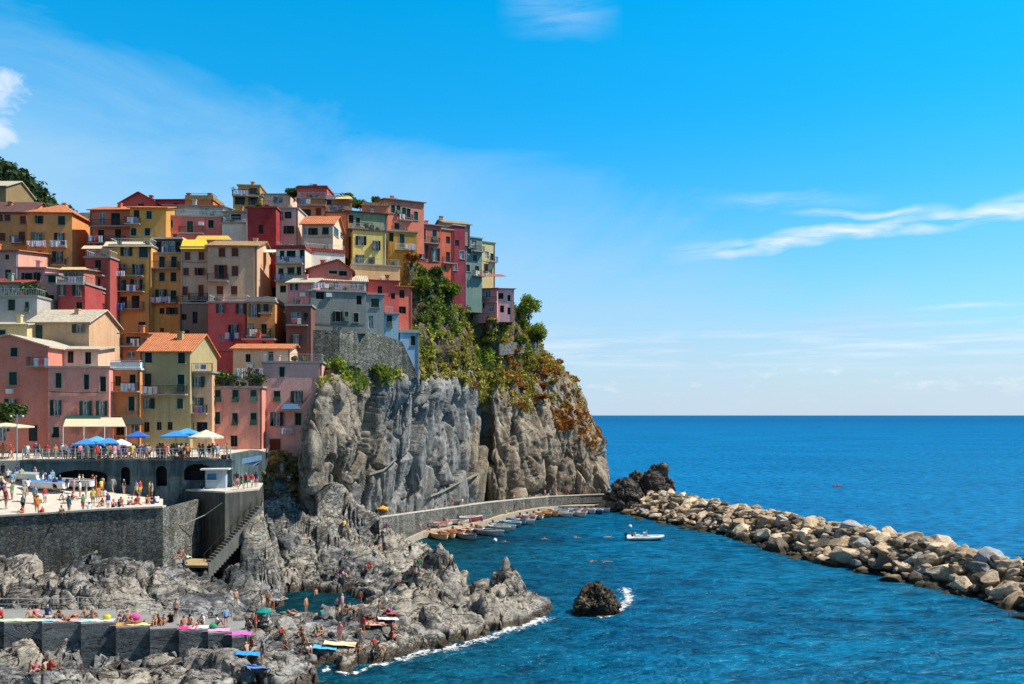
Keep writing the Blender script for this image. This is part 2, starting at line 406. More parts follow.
# ------------------------------------------------------------ rocky shore (height field over the ground plan)
GREY = [(.028, .03, .035), (.095, .098, .105), (.26, .258, .252), (.56, .545, .51)]
ROCK = rockmat('shore_rock', GREY, bed=(R(0), R(38), 0), warm=(.44, .385, .31))
pts = [ # (px,py,Y)
 (255,512,101),(275,508,102),(300,498,105.5),(320,490,109),(345,500,114),(370,517,118),(400,535,118),(425,548,115),
 (245,535,101),(300,535,103),(350,542,106),(395,560,106),(415,572,103),(220,560,97),(260,562,99),(310,562,100),(360,568,101),
 (205,585,95),(215,592,93),(285,585,96.5),(335,590,96),(370,590,94),(400,582,96),
 (345,612,80),(375,600,83),(300,625,75),(330,640,70.5),(365,632,73),(390,618,75.5),(405,598,80),(428,575,84),(440,557,86),(452,572,86),
 (470,590,85),(487,574,86),(497,584,86),(506,563,86.5),(518,583,86),(535,596,87),(546,602,87),(420,610,79),(450,610,80),(490,605,82),(400,630,73.5),
 (262,660,65),(200,648,67),(170,650,66),(100,668,62),(30,672,61),(0,680,59),(300,665,66.5),(230,675,62),(250,640,70),(280,640,70),
 (20,590,74),(60,590,74),(100,592,74),(150,592,76),(195,592,79),(225,598,82),(20,562,80),(60,566,79),(105,562,79),(150,566,79),(0,550,83),(50,553,82.5),(150,556,82.5),
 (185,548,95),(205,540,100),(175,565,90),(235,505,103),(262,486,103),(275,473,104.5),(291,457,106.3),(303,470,107.2),(316,482,110),(288,487,103.5),(270,462,106.3),(240,490,103),(235,565,87.5),(255,537,90),(262,516,92.5),(222,580,86.5),(245,552,89),(270,530,96),(325,470,116),(-60,600,74),(-60,670,60),
 (180,520,104),(215,520,103)]
P3 = [W(*p) for p in pts]
for px, Y, z in [(250,90,-3.2),(290,90.5,-3.4),(325,90,-3.2),(270,86.5,-2.6),(310,86.5,-2.6),(235,89,-2.2), (345,90.5,-2.2),(300,93.5,-2.2),(265,93,-2.2),
                 (455,96,-3),(500,96,-3),(545,94,-3),(430,104,-2),(425,96,-.5),(445,124,-4),(405,127,-1),(380,130,2),(350,128,4),(320,124,6),(290,122,10),(560,88,-3),(575,84,-4),
                 (330,64.5,-.4),(370,68,-.4),(405,71,-.4),(445,74.5,-.4),(500,79,-.4),(545,83.5,-.4),(330,60,-3),(400,66,-3),(470,70,-3),(540,77,-3),(270,59.5,.2),(250,55,-.5),(300,56,-3),
                 (200,57,.6),(100,56,1),(0,54,1.2),(-80,54,1),(0,64.5,1.6),(100,64.5,1.6),(180,66,1.4),(225,68,1.5),(0,70,3.2),(90,70,3.2),(170,72,2.6),
                 (0,90,8.5),(80,90,8.5),(150,90,8),(170,86,4.5),(0,104,9),(100,104,9),(180,112,9),(230,116,9),(-80,90,8),(-80,110,9),(130,120,9),(260,120,10),(0,122,10),
                 (620,80,-5),(600,120,-6),(500,120,-6),(620,60,-6),(450,56,-6),(480,132,-6),(560,130,-7),(290,64,1.2),(355,76,1.6)]:
    P3.append(Wz(px, Y, z))
P3 = np.array(P3)
D = np.linalg.norm(P3[:, None, :2]-P3[None, :, :2], axis=2)
n = len(P3); A = np.zeros((n+1, n+1)); A[:n, :n] = -D-np.eye(n)*.25; A[:n, n] = 1; A[n, :n] = 1
sol = np.linalg.solve(A, np.append(P3[:, 2], 0))
def shore_z(x, y):
    x = np.asarray(x, float).reshape(-1); y = np.asarray(y, float).reshape(-1); r = np.full(len(x), sol[n])
    for k in range(n): r = r-sol[k]*np.sqrt((x-P3[k, 0])**2+(y-P3[k, 1])**2)
    return r
def bedrot(p, ax=25, az=-35):
    a, b = R(ax), R(az); x, y, z = p.T
    x, y = x*math.cos(b)-y*math.sin(b), x*math.sin(b)+y*math.cos(b)
    x, z = x*math.cos(a)-z*math.sin(a), x*math.sin(a)+z*math.cos(a)
    return np.stack([x, y, z], 1)
def crag(p, amp=1., ax=24, az=-35, seed=3):
    q = bedrot(p, ax, az)
    w = q+1.6*np.stack([fbm(q*.25, 3, 40+k) for k in range(3)], 1)
    o1, e1 = facets(w*np.array([.13, .13, .34]), seed)
    o2, e2 = facets(w*np.array([.30, .30, .85]), seed+20)
    o3, e3 = facets(w*np.array([.95, .95, 2.6]), seed+40)
    r = o1*1.7+o2*.6+o3*.13+ridged(w*.3, 4, seed)*.3
    r = r-np.clip(.12-e1, 0, .12)*13-np.clip(.07-e2, 0, .07)*7-np.clip(.1-e3, 0, .1)*1.3
    return r*amp
def strata(p, T, A_, k=0):
    n_ = np.array([-math.sin(R(33)), .30, math.cos(R(33))]); n_ /= np.linalg.norm(n_)
    s_ = (p@n_)+fbm(p*.22, 4, 300+k)*1.3+vnoise(p*np.array([.5, .5, 1.2]), 310+k)*.25; f = s_/T; fr = f-np.floor(f); i = np.floor(f).astype(np.int64)
    a = .45+.9*_h(i, i*0+k, i*0, 5); return A_*a*(np.clip(fr*1.0, 0, 1)**1.3-.45)*np.where(fr > .93, (1-fr)/.07, 1)
xs = np.arange(-66, 9, .2); ys = np.concatenate([np.arange(52, 100, .2), np.arange(100, 134, .3)])
gx, gy = np.meshgrid(xs, ys, indexing='ij')
z0 = shore_z(gx, gy)
P = np.stack([gx.reshape(-1), gy.reshape(-1), z0], 1)
cr = crag(P)
# calmer where people lie and under the built platforms, rougher on the spiky point
pxx = P[:, 0]/P[:, 1]*F+512
calm = np.exp(-(((pxx-330)/50)**2+((P[:, 1]-74)/6)**2))*.7+np.exp(-(((P[:, 0]+30)/14)**2+((P[:, 1]-92)/12)**2))*.0
spike = np.exp(-(((pxx-480)/60)**2+((P[:, 1]-85)/6)**2))
amp = (.9-calm*.6+spike*.25)
cr = cr*(1-spike)+crag(P, 1.15, -34, -10, 23)*spike
P[:, 2] += cr*amp+spike*1.3*np.clip(ridged(bedrot(P, -42, -10)*np.array([.09, .09, .5]), 3, 78), -.3, .6)
P0 = P.copy(); sm = .45+.55*np.clip(fbm(P0*.09, 3, 333)*2.5+.6, 0, 1); sm = sm*(1-calm*.5)
st = strata(P0, 1.7, 1.0)*sm+strata(P0, .7, .24, 7)*sm
P[:, 2] += st*.8; P[:, 1] -= st*.5
P[:, 0] += crag(P+31.7, .28, seed=8)*amp*.7; P[:, 1] += crag(P-17.3, .28, seed=11)*amp*.7
zz = P[:, 2]; P[:, 2] = zz+np.clip((zz+.15)/.3, 0, 1)*.85*np.exp(-np.clip(zz, 0, 9)/1.3)
# built platforms stand on cut rock: keep the crags below them
for a, b, c0, c1, zm in [(-250,168,79.5,93,9.4),(-250,255,90,135,10.2),(168,262,87,101,9.5),(-250,120,64.8,70.5,3.0),(110,180,64.8,70.5,2.6),(170,246,64.5,70.5,2.1)]:
    px_ = P[:, 0]/P[:, 1]*F+512; m = (px_ > a) & (px_ < b) & (P[:, 1] > c0) & (P[:, 1] < c1); P[m, 2] = np.minimum(P[m, 2], zm)
px_ = P[:, 0]/P[:, 1]*F+512; m = (px_ > 196) & (px_ < 262) & (P[:, 1] > 84.5) & (P[:, 1] < 91); P[m, 2] = np.minimum(P[m, 2], 4.7+(px_[m]-204)*.1)
px_ = P[:, 0]/P[:, 1]*F+512; m = (px_ < 215) & (P[:, 1] < 64.8); zc = HC-(672-np.clip(px_[m]-150, 0, 60)*.3-HZ)/F*P[m, 1]; P[m, 2] = np.where(P[m, 2] > zc, zc+.35*(P[m, 2]-zc), P[m, 2])
Psh = P.reshape(*gx.shape, 3)
o = grid_obj('rocky_shore', Psh, ROCK, smooth=False); tag(o, kind='structure')
def ground_at(px, Y):
    x = (px-512)/F*Y; i = int(np.clip((x+66)/.2, 1, len(xs)-2)); j = int(np.clip(np.searchsorted(ys, Y), 1, len(ys)-2))
    return float(Psh[i-1:i+2, j-1:j+2, 2].max())
def ground_hit(px, py, y0=58., y1=125.):
    """first point of the shore seen through a pixel"""
    for Y in np.arange(y0, y1, .15):
        zr = HC-(py-HZ)/F*Y
        if zr <= ground_at(px, Y): return Y, zr
    return None

# ------------------------------------------------------------ headland cliff and vegetated slope
CL = [
 [(300,520,116),(298,478,116),(298,450,116),(300,425,116),(306,400,116),(318,380,117),(325,345,129),(335,300,145),(360,265,156)],
 [(316,520,105),(310,480,103),(305,450,101.5),(306,425,101.5),(318,400,103),(328,380,106.5),(340,345,131),(350,305,148),(375,268,160)],
 [(345,520,121),(345,485,118),(341,450,111),(341,420,110),(346,395,112),(350,378,116),(358,345,138),(366,305,151),(385,268,162)],
 [(380,518,131),(380,480,129),(380,445,127),(380,415,126),(382,392,125),(386,374,128),(392,350,143),(398,310,154),(402,265,164)],
 [(412,515,142),(412,480,140),(412,445,137),(412,415,135),(413,392,131.5),(415,378,132),(412,350,143),(408,302,146),(405,263,146)],
 [(430,514,147),(430,480,147),(430,445,148),(430,415,148),(430,388,145),(428,372,148),(424,345,148),(420,302,149),(416,264,148)],
 [(474,505,163),(474,470,163),(474,440,163),(474,412,163),(473,390,162),(470,372,163),(460,345,160),(452,307,160),(449,281,159)],
 [(484,503,174),(485,470,175),(486,440,175),(487,415,174),(487,392,172),(485,372,170),(478,345,170),(471,318,171),(466,292,173)],
 [(500,502,171),(499,470,171),(498,440,172),(498,415,173),(498,393,173),(498,370,173),(496,345,172),(492,321,171),(486,300,174)],
 [(552,500,181),(551,470,182),(548,440,182),(543,415,183),(538,392,184),(532,370,184),(522,345,182),(515,322,180),(503,302,181)],
 [(592,499,185),(590,470,186),(583,445,187),(573,420,188),(561,394,189),(550,372,189),(534,348,188),(524,330,187),(510,305,187)],
 [(610,498,190),(608,475,191),(600,447,193),(588,419,194),(573,391,195),(559,369,196),(541,349,194),(531,332,193),(514,308,192)],
 [(606,498,206),(604,475,206),(594,447,207),(582,420,207),(568,391,207),(554,369,207),(536,350,206),(524,332,205),(508,310,204)]]
CLIFF = rockmat('cliff_rock', [(.06, .058, .06), (.15, .145, .145), (.27, .26, .25), (.40, .385, .36)], bed=(R(70), R(15), 0), warm=(.30, .21, .13), scl=.6)
# ground colour: bare stone on the cliff, soil and dry scrub on the flatter slope above
def cliffmat():
    t = NT('cliff_and_soil'); v = t.coord(); vs = t.coord((1, 1, .42), (0, R(14), 0))
    med = t.noise(vs, .42, 8, .7, .5); fine = t.noise(v, 1.8, 6, .7); big = t.noise(v, .06, 4, .6)
    g = t.t.nodes.new('ShaderNodeNewGeometry'); sp = t.t.nodes.new('ShaderNodeSeparateXYZ'); t.link(g.outputs['Position'], sp.inputs[0])
    f = t.math('ADD', t.math('MULTIPLY', med, .7), t.math('MULTIPLY', fine, .3))
    grey = t.ramp(f, [(.30, (.06, .06, .062)), (.43, (.15, .147, .143)), (.54, (.27, .26, .245)), (.66, (.43, .41, .38))])
    tan = t.ramp(f, [(.33, (.06, .048, .04)), (.45, (.19, .145, .10)), (.55, (.35, .28, .20)), (.68, (.52, .44, .34))])
    xw = t.ramp(t.math('ADD', t.math('MULTIPLY', t.math('ADD', sp.outputs['X'], 4.), .12), t.math('MULTIPLY', big, 2.2)), [(.75, 0.), (1.7, 1.)])
    xl = t.ramp(t.math('ADD', t.math('MULTIPLY', t.math('ADD', sp.outputs['X'], 18.5), -.22), t.math('MULTIPLY', fine, .8)), [(.35, 0.), (.7, 1.)])
    xl = t.math('MULTIPLY', xl, t.ramp(t.math('MULTIPLY', sp.outputs['Z'], .05), [(.4, 0.), (.6, 1.)]))
    c = t.mix(t.math('MULTIPLY', t.math('MAXIMUM', t.math('MULTIPLY', xw, 1.35), t.math('MULTIPLY', xl, 1.1)), .68), grey, tan)
    nz = t.t.nodes.new('ShaderNodeSeparateXYZ'); t.link(g.outputs['True Normal'], nz.inputs[0])
    hz = t.math('ADD', t.math('MULTIPLY', t.math('SUBTRACT', sp.outputs['Z'], 25.), .12), t.math('MULTIPLY', t.math('SUBTRACT', fine, .5), 1.6))
    soilc = t.ramp(fine, [(.3, (.05, .05, .02)), (.5, (.12, .09, .04)), (.65, (.25, .15, .06))])
    c = t.mix(t.ramp(hz, [(.35, 0.), (.6, .9)]), c, soilc)
    ck = t.ramp(t.math('ABSOLUTE', t.math('SUBTRACT', t.noise(t.coord((1, 1, .3), (0, R(-12), 0)), .23, 6, .62, .9), .5)), [(0., 0.), (.012, 1.)]); ck2 = t.ramp(t.math('ABSOLUTE', t.math('SUBTRACT', t.noise(t.coord((1, 1, .8), (0, R(30), 0)), .5, 6, .65, .6), .47)), [(0., 0.), (.012, 1.)])
    c = t.mix(t.math('MULTIPLY', t.math('SUBTRACT', 1., t.math('MULTIPLY', ck, ck2)), .75), c, (.02, .02, .02))
    wet = t.ramp(t.math('ADD', t.math('MULTIPLY', sp.outputs['Z'], .3), t.math('MULTIPLY', fine, -.8)), [(0., .8), (.3, 0.)])
    c = t.mix(wet, c, (.04, .032, .025))
    n = t.bump(t.math('ADD', med, t.math('MULTIPLY', fine, .5)), .6, .6); n = t.bump(t.noise(v, 5., 5, .7), .5, .12, n)
    return t.out(c, .9, n, .15)
def cdisp(p):
    v = p*np.array([1, 1, .3])
    w = v+1.1*np.stack([fbm(v*.15, 3, 60+k) for k in range(3)], 1)
    o1, e1 = facets(w*.15, 5); o2, e2 = facets(w*.33, 25); o3, e3 = facets(p*np.array([1, 1, .5])*.9, 45)
    face = np.exp(-((p[:, 0]+17)/15)**4)
    oz, ez = facets(p*np.array([.11, .11, .06])+.4, 91, 1.3)
    r = oz*1.3*face-face*np.clip(.05-ez, 0, .05)*16+(o1*2.4+o2*.9)*(1-.88*face)+o3*.3*(1-.65*face)+fbm(p*.1, 4, 9)*1.2*(1-.65*face)+fbm(p*.8, 4, 19)*.25*(1-.6*face)-np.clip(.12-e1, 0, .12)*10-np.clip(.1-e2, 0, .1)*4-face*1.7*np.clip(.09-np.abs(vnoise((p+w*.15)*np.array([.17, .17, .022]), 8)), 0, .09)/.09-face*.5*np.clip(.08-np.abs(vnoise((p+w*.3)*np.array([.4, .4, .08]), 18)), 0, .08)/.08
    k = np.clip((p[:, 2]-22)/8, 0, 1)
    return r*(1-.45*k)+k*fbm(p*.35, 4, 90)*1.0
CM = cliffmat()
o, GC = loft('cliff', CL, 620, 380, CM, cdisp, smooth=False); tag(o, kind='structure')

# hillside under the village
HL = []
for px in (-140, -60, 20, 100, 180, 240, 290):
    HL.append([(px,470,112),(px,430,114),(px,395,119),(px,345,129),(px,290,142),(px,245,156),(px,222,168),(px,214,190),(px,214,230)])
HL.append([(312,430,124),(312,410,128),(312,385,133),(312,345,140),(325,290,150),(330,245,160),(330,225,170),(330,214,190),(330,214,230)])
HL.append([(350,420,134),(350,400,138),(350,375,142),(355,345,148),(365,290,158),(375,255,166),(375,235,174),(375,222,190),(375,216,230)])
HL.append([(410,410,150),(410,390,152),(410,370,156),(410,340,160),(415,300,166),(420,275,172),(430,262,178),(430,240,195),(430,240,230)])
HL.append([(470,400,172),(470,380,174),(470,360,176),(472,330,180),(475,300,184),(478,285,188),(480,278,192),(480,275,205),(480,275,230)])
SOIL = rockmat('hill_soil', [(.05, .045, .03), (.11, .09, .055), (.17, .14, .09), (.24, .2, .14)], wet=False, scl=.8)
o, GH = loft('hillside', HL, 200, 120, SOIL, lambda p: fbm(p*.3, 4, 4)*.8); tag(o, kind='structure')

# the wooded coast that rises behind and beside the viewpoint (out of frame; added to cut sky light on the front faces)
BH = []
for k in range(9):
    a = R(100+k*20); BH.append([(math.sin(a)*d_+(-60 if k > 5 else 0), math.cos(a)*d_-8, z_, 0) for d_, z_ in ((38, -4), (60, 12), (110, 60), (190, 120), (300, 150))])
BH[0] = [(p[0]+40, p[1]-60, p[2]*.4, 0) for p in BH[0]]
WOODB = leafmat('coast_wood', (.02, .03, .012), (.045, .06, .02), (.10, .10, .05), .08)
o, GB_ = loft('sky_blocking_hills', BH, 90, 50, WOODB, lambda p: fbm(p*.05, 4, 44)*6); tag(o, kind='structure')
# wooded mountain far behind on the left
MT = [[(-200,240,420),(-200,200,430),(-200,150,450),(-200,90,480)],[(-60,240,420),(-60,210,430),(-60,170,445),(-60,120,470)],
      [(0,240,420),(0,215,430),(0,190,445),(-5,160,460)],[(30,240,420),(30,225,430),(30,205,440),(27,183,455)],
      [(55,240,420),(58,232,428),(60,222,436),(60,210,445)],[(110,250,420),(110,245,430),(112,240,440),(115,236,450)]]
WOOD = leafmat('mountain_wood', (.02, .035, .015), (.04, .07, .022), (.08, .11, .035), .08)
o, GM = loft('mountain', MT, 120, 60, WOOD, lambda p: fbm(p*.06, 4, 14)*5); tag(o, kind='structure')
q = GM[:, 8:].reshape(-1, 3); rs = np.random.RandomState(4)
q = q[rs.randint(0, len(q), 2200)]+rs.normal(0, 1.5, (2200, 3))
C = np.repeat(q, 26, axis=0); dr = rs.normal(0, 1, C.shape); dr /= np.linalg.norm(dr, axis=1, keepdims=True)
C = C+dr*np.array([2.6, 2.6, 2.2]); U = rs.normal(0, .55, C.shape); V = np.cross(U, dr)*1.1
tag(quads_obj('forest', C, U, V, WOOD), 'dark green woodland on the mountain behind the highest left houses', 'woodland', kind='stuff')

# ------------------------------------------------------------ separate sea rocks
def rock(name, label, cat, ctr, size, seed, mat, sub=6, squash=1., group=None, amp=.15, peaks=()):
    import bmesh
    bm = bmesh.new(); bmesh.ops.create_icosphere(bm, subdivisions=sub, radius=1)
    V = np.array([v.co[:] for v in bm.verts]); F_ = [[v.index for v in f.verts] for f in bm.faces]; bm.free()
    Q = V*np.array(size); s = max(size)
    q = Q/s*3+seed*7.1
    o1, e1 = facets(bedrot(q)*np.array([.55, .55, .9]), seed); o2, e2 = facets(bedrot(q)*np.array([1.5, 1.5, 2.6]), seed+9)
    o3, e3 = facets(bedrot(q)*np.array([4, 4, 7]), seed+19)
    r = 1+amp*(o1*2.+o2*.7+o3*.25+ridged(q, 3, seed)*.3-np.clip(.12-e1, 0, .12)*5-np.clip(.12-e2, 0, .12)*2)
    for dx, dy, dz, k in peaks:
        dd = V@(np.array([dx, dy, dz])/np.linalg.norm([dx, dy, dz])); r = r+k*np.exp(-(1-dd)*6)
    P_ = Q*r[:, None]
    o = mesh_obj(name, P_, F_, mat, smooth=False); o.location = ctr
    return tag(o, label, cat, group)
SROCK = rockmat('sea_rock', [(.03, .025, .02), (.09, .07, .05), (.18, .14, .095), (.3, .25, .18)], wet=True)
x, y, _ = W(597, 608, 86)
rock('sea_rock', 'small dark rock alone in the water with surf breaking on its right side', 'rock', (x, y, .3), (2.1, 1.8, 2.5), 3, SROCK)
DROCK = rockmat('dark_headland_rock', [(.03, .026, .025), (.09, .075, .065), (.17, .14, .11), (.28, .23, .17)], wet=True, scl=.8)
x, y, _ = W(625, 500, 178); rock('rock_stack', 'lower brown rock stack between the cliff foot and the taller stack', 'rock', (x, y, 1.8), (4.0, 3.5, 5.2), 12, DROCK, group='rock stacks at the root of the breakwater', amp=.11)
x, y, _ = W(656, 500, 180); rock('rock_stack', 'tall pointed dark rock stack where the boulder breakwater begins', 'rock', (x, y, 1.8), (3.6, 3.6, 6.9), 21, DROCK, group='rock stacks at the root of the breakwater', amp=.11)
x, y, _ = W(640, 505, 184); rock('rock_stack', 'dark jagged rock stack behind and between the other two', 'rock', (x, y, 1.), (4.0, 3.6, 5.6), 33, DROCK, group='rock stacks at the root of the breakwater')

# ------------------------------------------------------------ breakwater of boulders
def bouldermat(name, c, d):
    t = NT(name); v = t.coord()
    oi = t.t.nodes.new('ShaderNodeObjectInfo')
    f = t.math('ADD', t.math('MULTIPLY', t.noise(v, .9, 6, .65), .75), t.math('MULTIPLY', oi.outputs['Random'], .3))
    cc = t.ramp(f, [(.32, d), (.5, c), (.72, sc(c, 1.4))])
    g = t.t.nodes.new('ShaderNodeNewGeometry'); sp = t.t.nodes.new('ShaderNodeSeparateXYZ'); t.link(g.outputs['Position'], sp.inputs[0])
    cc = t.mix(t.ramp(t.math('ADD', sp.outputs['Z'], t.math('MULTIPLY', f, -.9)), [(0., .95), (.5, 0.)]), cc, (.04, .035, .018))
    cc = t.mix(.8, cc, t.ramp(t.noise(v, 4.5, 6, .75), [(.36, .5), (.5, 1.), (.62, 1.2)]), 'MULTIPLY')
    return t.out(cc, .85, t.bump(t.noise(v, 2.6, 7, .75), 1., .3), .2)
BMS = [(bouldermat('boulder_cream', (.68, .53, .37), (.36, .27, .18)), 'pale cream angular boulder in the breakwater'),
       (bouldermat('boulder_tan', (.46, .34, .22), (.22, .155, .10)), 'ochre brown angular boulder in the breakwater'),
       (bouldermat('boulder_grey', (.33, .33, .33), (.14, .145, .15)), 'blue grey angular boulder in the breakwater'),
       (bouldermat('boulder_dark', (.15, .125, .10), (.07, .06, .05)), 'dark brown angular boulder in the breakwater')]
def boulder_mesh(seed):
    import bmesh
    r_ = random.Random(seed); bm = bmesh.new()
    for _ in range(17):
        v = Vector((r_.gauss(0, 1), r_.gauss(0, 1), r_.gauss(0, 1))).normalized()*r_.uniform(.82, 1.08); bm.verts.new(v)
    h = bmesh.ops.convex_hull(bm, input=bm.verts)
    bmesh.ops.delete(bm, geom=[g for g in h['geom_interior'] if isinstance(g, bmesh.types.BMVert)], context='VERTS')
    bmesh.ops.dissolve_limit(bm, angle_limit=R(14), verts=bm.verts, edges=bm.edges)
    bmesh.ops.bevel(bm, geom=list(bm.edges)+list(bm.verts), offset=.045, segments=1, profile=.6, affect='EDGES')
    bmesh.ops.triangulate(bm, faces=bm.faces); bmesh.ops.subdivide_edges(bm, edges=bm.edges, cuts=1)
    V = np.array([v.co[:] for v in bm.verts]); d = fbm(V*1.6+seed, 3, seed)*.14+fbm(V*5+seed, 2, seed+4)*.05
    for v, k in zip(bm.verts, d): v.co *= 1+k
    me = bpy.data.meshes.new('boulder'); bm.to_mesh(me); bm.free()
    me.materials.append(BMS[0][0]); return me
BM_ = [boulder_mesh(100+k) for k in range(14)]
A0 = np.array([(655-512)/F*176, 176.]); A1 = np.array([(1085-512)/F*86, 86.])
ax_ = A1-A0; LEN = np.linalg.norm(ax_); ax_ = ax_/LEN; nr = np.array([ax_[1], -ax_[0]])  # nr: towards harbour?
if nr[1] > 0: nr = -nr
def bw_profile(s):    # height of the mound across, s=-1 seaward edge .. 1 harbour edge
    return np.interp(s, [-1, -.35, .1, 1], [-1.0, 3.8, 3.6, -.6])
core = []
for i in range(60):
    a = -3+i*(LEN+6)/59; row = []
    hw = 7.0+1.2*math.sin(a*.13)
    for s in np.linspace(-1.15, 1.15, 14):
        p = A0+ax_*a+nr*(s*hw); row.append((p[0], p[1], bw_profile(s)-1.0))
    core.append(row)
G = np.array(core); G[:, :, 2] += fbm(G.reshape(-1, 3)*.5, 3, 5).reshape(60, 14)*.5
o = grid_obj('rubble_core', G, BMS[1][0]); tag(o, 'rubble core of small stones filling the boulder breakwater', 'rubble', kind='stuff')
placed = []; cnt = 0
cand = []
rr = random.Random(11)
while len(cand) < 4000:
    a = rr.uniform(-2, LEN); s = rr.uniform(-.85, 1.05); cand.append((a, s))
for layer, rad in ((0, 1.6), (1, 1.2), (2, .85)):
    for a, s in cand:
        if cnt >= (110, 215, 298)[layer]: break
        hw = 7.0+1.2*math.sin(a*.13); p = A0+ax_*a+nr*(s*hw); z = float(bw_profile(s))
        r_ = rad*rr.uniform(.75, 1.2)*(1+.25*rr.random()*(a > 40))
        if any((p[0]-q[0])**2+(p[1]-q[1])**2+(z-q[2])**2 < (.80*(r_+q[3]))**2 for q in placed): continue
        if layer == 0 and rr.random() < .35: continue
        placed.append((p[0], p[1], z, r_)); cnt += 1
        o = bpy.data.objects.new('boulder', BM_[rr.randrange(14)]); COL.objects.link(o)
        o.location = (p[0], p[1], z-.25*r_+rr.uniform(-.15, .25)); o.rotation_euler = (rr.uniform(-.5, .5), rr.uniform(-.5, .5), rr.uniform(0, 6.3))
        o.scale = (r_*rr.uniform(1.05, 1.6), r_*rr.uniform(.75, 1.1), r_*rr.uniform(.55, .95))
        k = rr.choices([0, 1, 2, 3], [.50, .28, .12, .10])[0]
        o.material_slots[0].link = 'OBJECT'; o.material_slots[0].material = BMS[k][0]
        tag(o, BMS[k][1], 'boulder', 'boulders of the breakwater')
# smaller stones between them: beyond the countable ones
bmbs = [MB() for _ in range(3)]; rr = random.Random(5)
for k in range(1500):
    a = rr.uniform(-2, LEN); s = rr.uniform(-.95, 1.12); hw = 7.0+1.2*math.sin(a*.13); p = A0+ax_*a+nr*(s*hw); z = float(bw_profile(s))
    r_ = rr.uniform(.35, .85)
    bmbs[k % 3].ico((p[0], p[1], z-.2+rr.uniform(-.15, .45)), r_, k, .30, 1, (rr.uniform(.8, 1.4), rr.uniform(.8, 1.2), rr.uniform(.5, .9)))
for b_, (m_, w_) in zip(bmbs, ((0, 'cream'), (1, 'ochre'), (3, 'dark'))): tag(b_.build('rubble', BMS[m_][0]), f'loose {w_} stones packed between the big breakwater boulders', 'rubble', kind='stuff')
# ------------------------------------------------------------ village
def lin(r, g, b): 
    f = lambda x: (x/255/12.92) if x/255 <= .04045 else ((x/255+.055)/1.055)**2.4
    return (f(r), f(g), f(b))
def A(r, g, b, k=1.25):
    k *= 1.18
    c = [x*k*w for x, w in zip(lin(r, g, b), (1.1, .95, .76))]; m = sum(c)/3; return tuple(round(min(.85, x*.9+m*.1), 3) for x in c)
GREEN = plain((.010, .036, .030), .6, .25, 'green_shutter'); BROWN = plain((.22, .045, .018), .6, .25, 'brown_shutter')
BLUEP = plain((.06, .17, .30), .6, .25, 'blue_shutter'); WHITE_P = plain((.75, .75, .72), .6, .3, 'white_paint')
TRIM = plain((.42, .38, .32), .8, .2, 'pale_trim'); IRON = plain((.035, .035, .04), .5, .4, 'dark_iron'); STEEL = plain((.45, .47, .5), .45, .5, 'grey_steel')
SASH = plain((.06, .055, .05), .6, .3, 'old_sash'); STONEG = plain((.35, .34, .32), .9, .2, 'grey_slab')
def glassm(name, c, r=.12):
    t = NT(name); v = t.coord(); f = t.ramp(t.noise(v, 1.7, 2), [(.4, .5), (.6, 1.5)]); return t.out(t.mix(1., c, f, 'MULTIPLY'), r, None, .25)
GLASS = glassm('dark_window_glass', (.012, .018, .022)); CURT = glassm('curtained_glass', (.18, .23, .27), .25)
def tilemat(name, c):
    t = NT(name); v = t.coord(world=False); w = t.t.nodes.new('ShaderNodeTexWave'); w.inputs['Scale'].default_value = 1.1; w.inputs['Distortion'].default_value = .4
    t.link(v, w.inputs['Vector'])
    f = t.noise(v, 2.2, 6, .7); big = t.ramp(t.noise(v, .5, 4), [(.4, 0.), (.7, 1.)])
    cc = t.ramp(f, [(.3, sc(c, .55)), (.5, c), (.7, sc(c, 1.35))]); cc = t.mix(t.math('MULTIPLY', big, .4), cc, sc(c, .7))
    cc = t.mix(t.math('MULTIPLY', w.outputs['Fac'], .25), cc, sc(c, .5))
    return t.out(cc, .9, t.bump(w.outputs['Fac'], .8, .12), .15)
T_OR = tilemat('orange_tiles', (.62, .22, .10)); T_CR = tilemat('pale_tiles', (.60, .52, .40)); T_BR = tilemat('brown_tiles', (.16, .085, .075)); T_RD = tilemat('red_tiles', (.34, .08, .05)); T_OC = tilemat('ochre_tiles', (.42, .27, .14))
ROOFM = {'or': T_OR, 'cr': T_CR, 'br': T_BR, 'rd': T_RD, 'oc': T_OC, 'gr': STONEG, 'wh': WHITE_P}

class Plane:
    def __init__(s, P0, d): s.P = P0; s.d = d
    def hit(s, px, py=None):
        k = (px-512)/F; den = s.d[0]-k*s.d[1]; t = (k*s.P[1]-s.P[0])/den
        Yd = s.P[1]+t*s.d[1]
        return t, (None if py is None else HC-(py-HZ)/F*Yd)
def panel(mb, u0, u1, z0, z1, holes, fn, rev=.22):
    us = sorted({u0, u1, *[min(max(h[0], u0), u1) for h in holes], *[min(max(h[1], u0), u1) for h in holes]})
    zs = sorted({z0, z1, *[min(max(h[2], z0), z1) for h in holes], *[min(max(h[3], z0), z1) for h in holes]})
    for i in range(len(us)-1):
        for j in range(len(zs)-1):
            if us[i+1]-us[i] < 1e-4 or zs[j+1]-zs[j] < 1e-4: continue
            cu, cz = (us[i]+us[i+1])/2, (zs[j]+zs[j+1])/2
            if any(h[0] < cu < h[1] and h[2] < cz < h[3] for h in holes): continue
            mb.poly([fn(us[i], 0, zs[j]), fn(us[i+1], 0, zs[j]), fn(us[i+1], 0, zs[j+1]), fn(us[i], 0, zs[j+1])])
    for a, b, c, d in holes:
        for p, q in (((a, c), (b, c)), ((b, c), (b, d)), ((b, d), (a, d)), ((a, d), (a, c))):
            mb.poly([fn(p[0], 0, p[1]), fn(q[0], 0, q[1]), fn(q[0], rev, q[1]), fn(p[0], rev, p[1])])
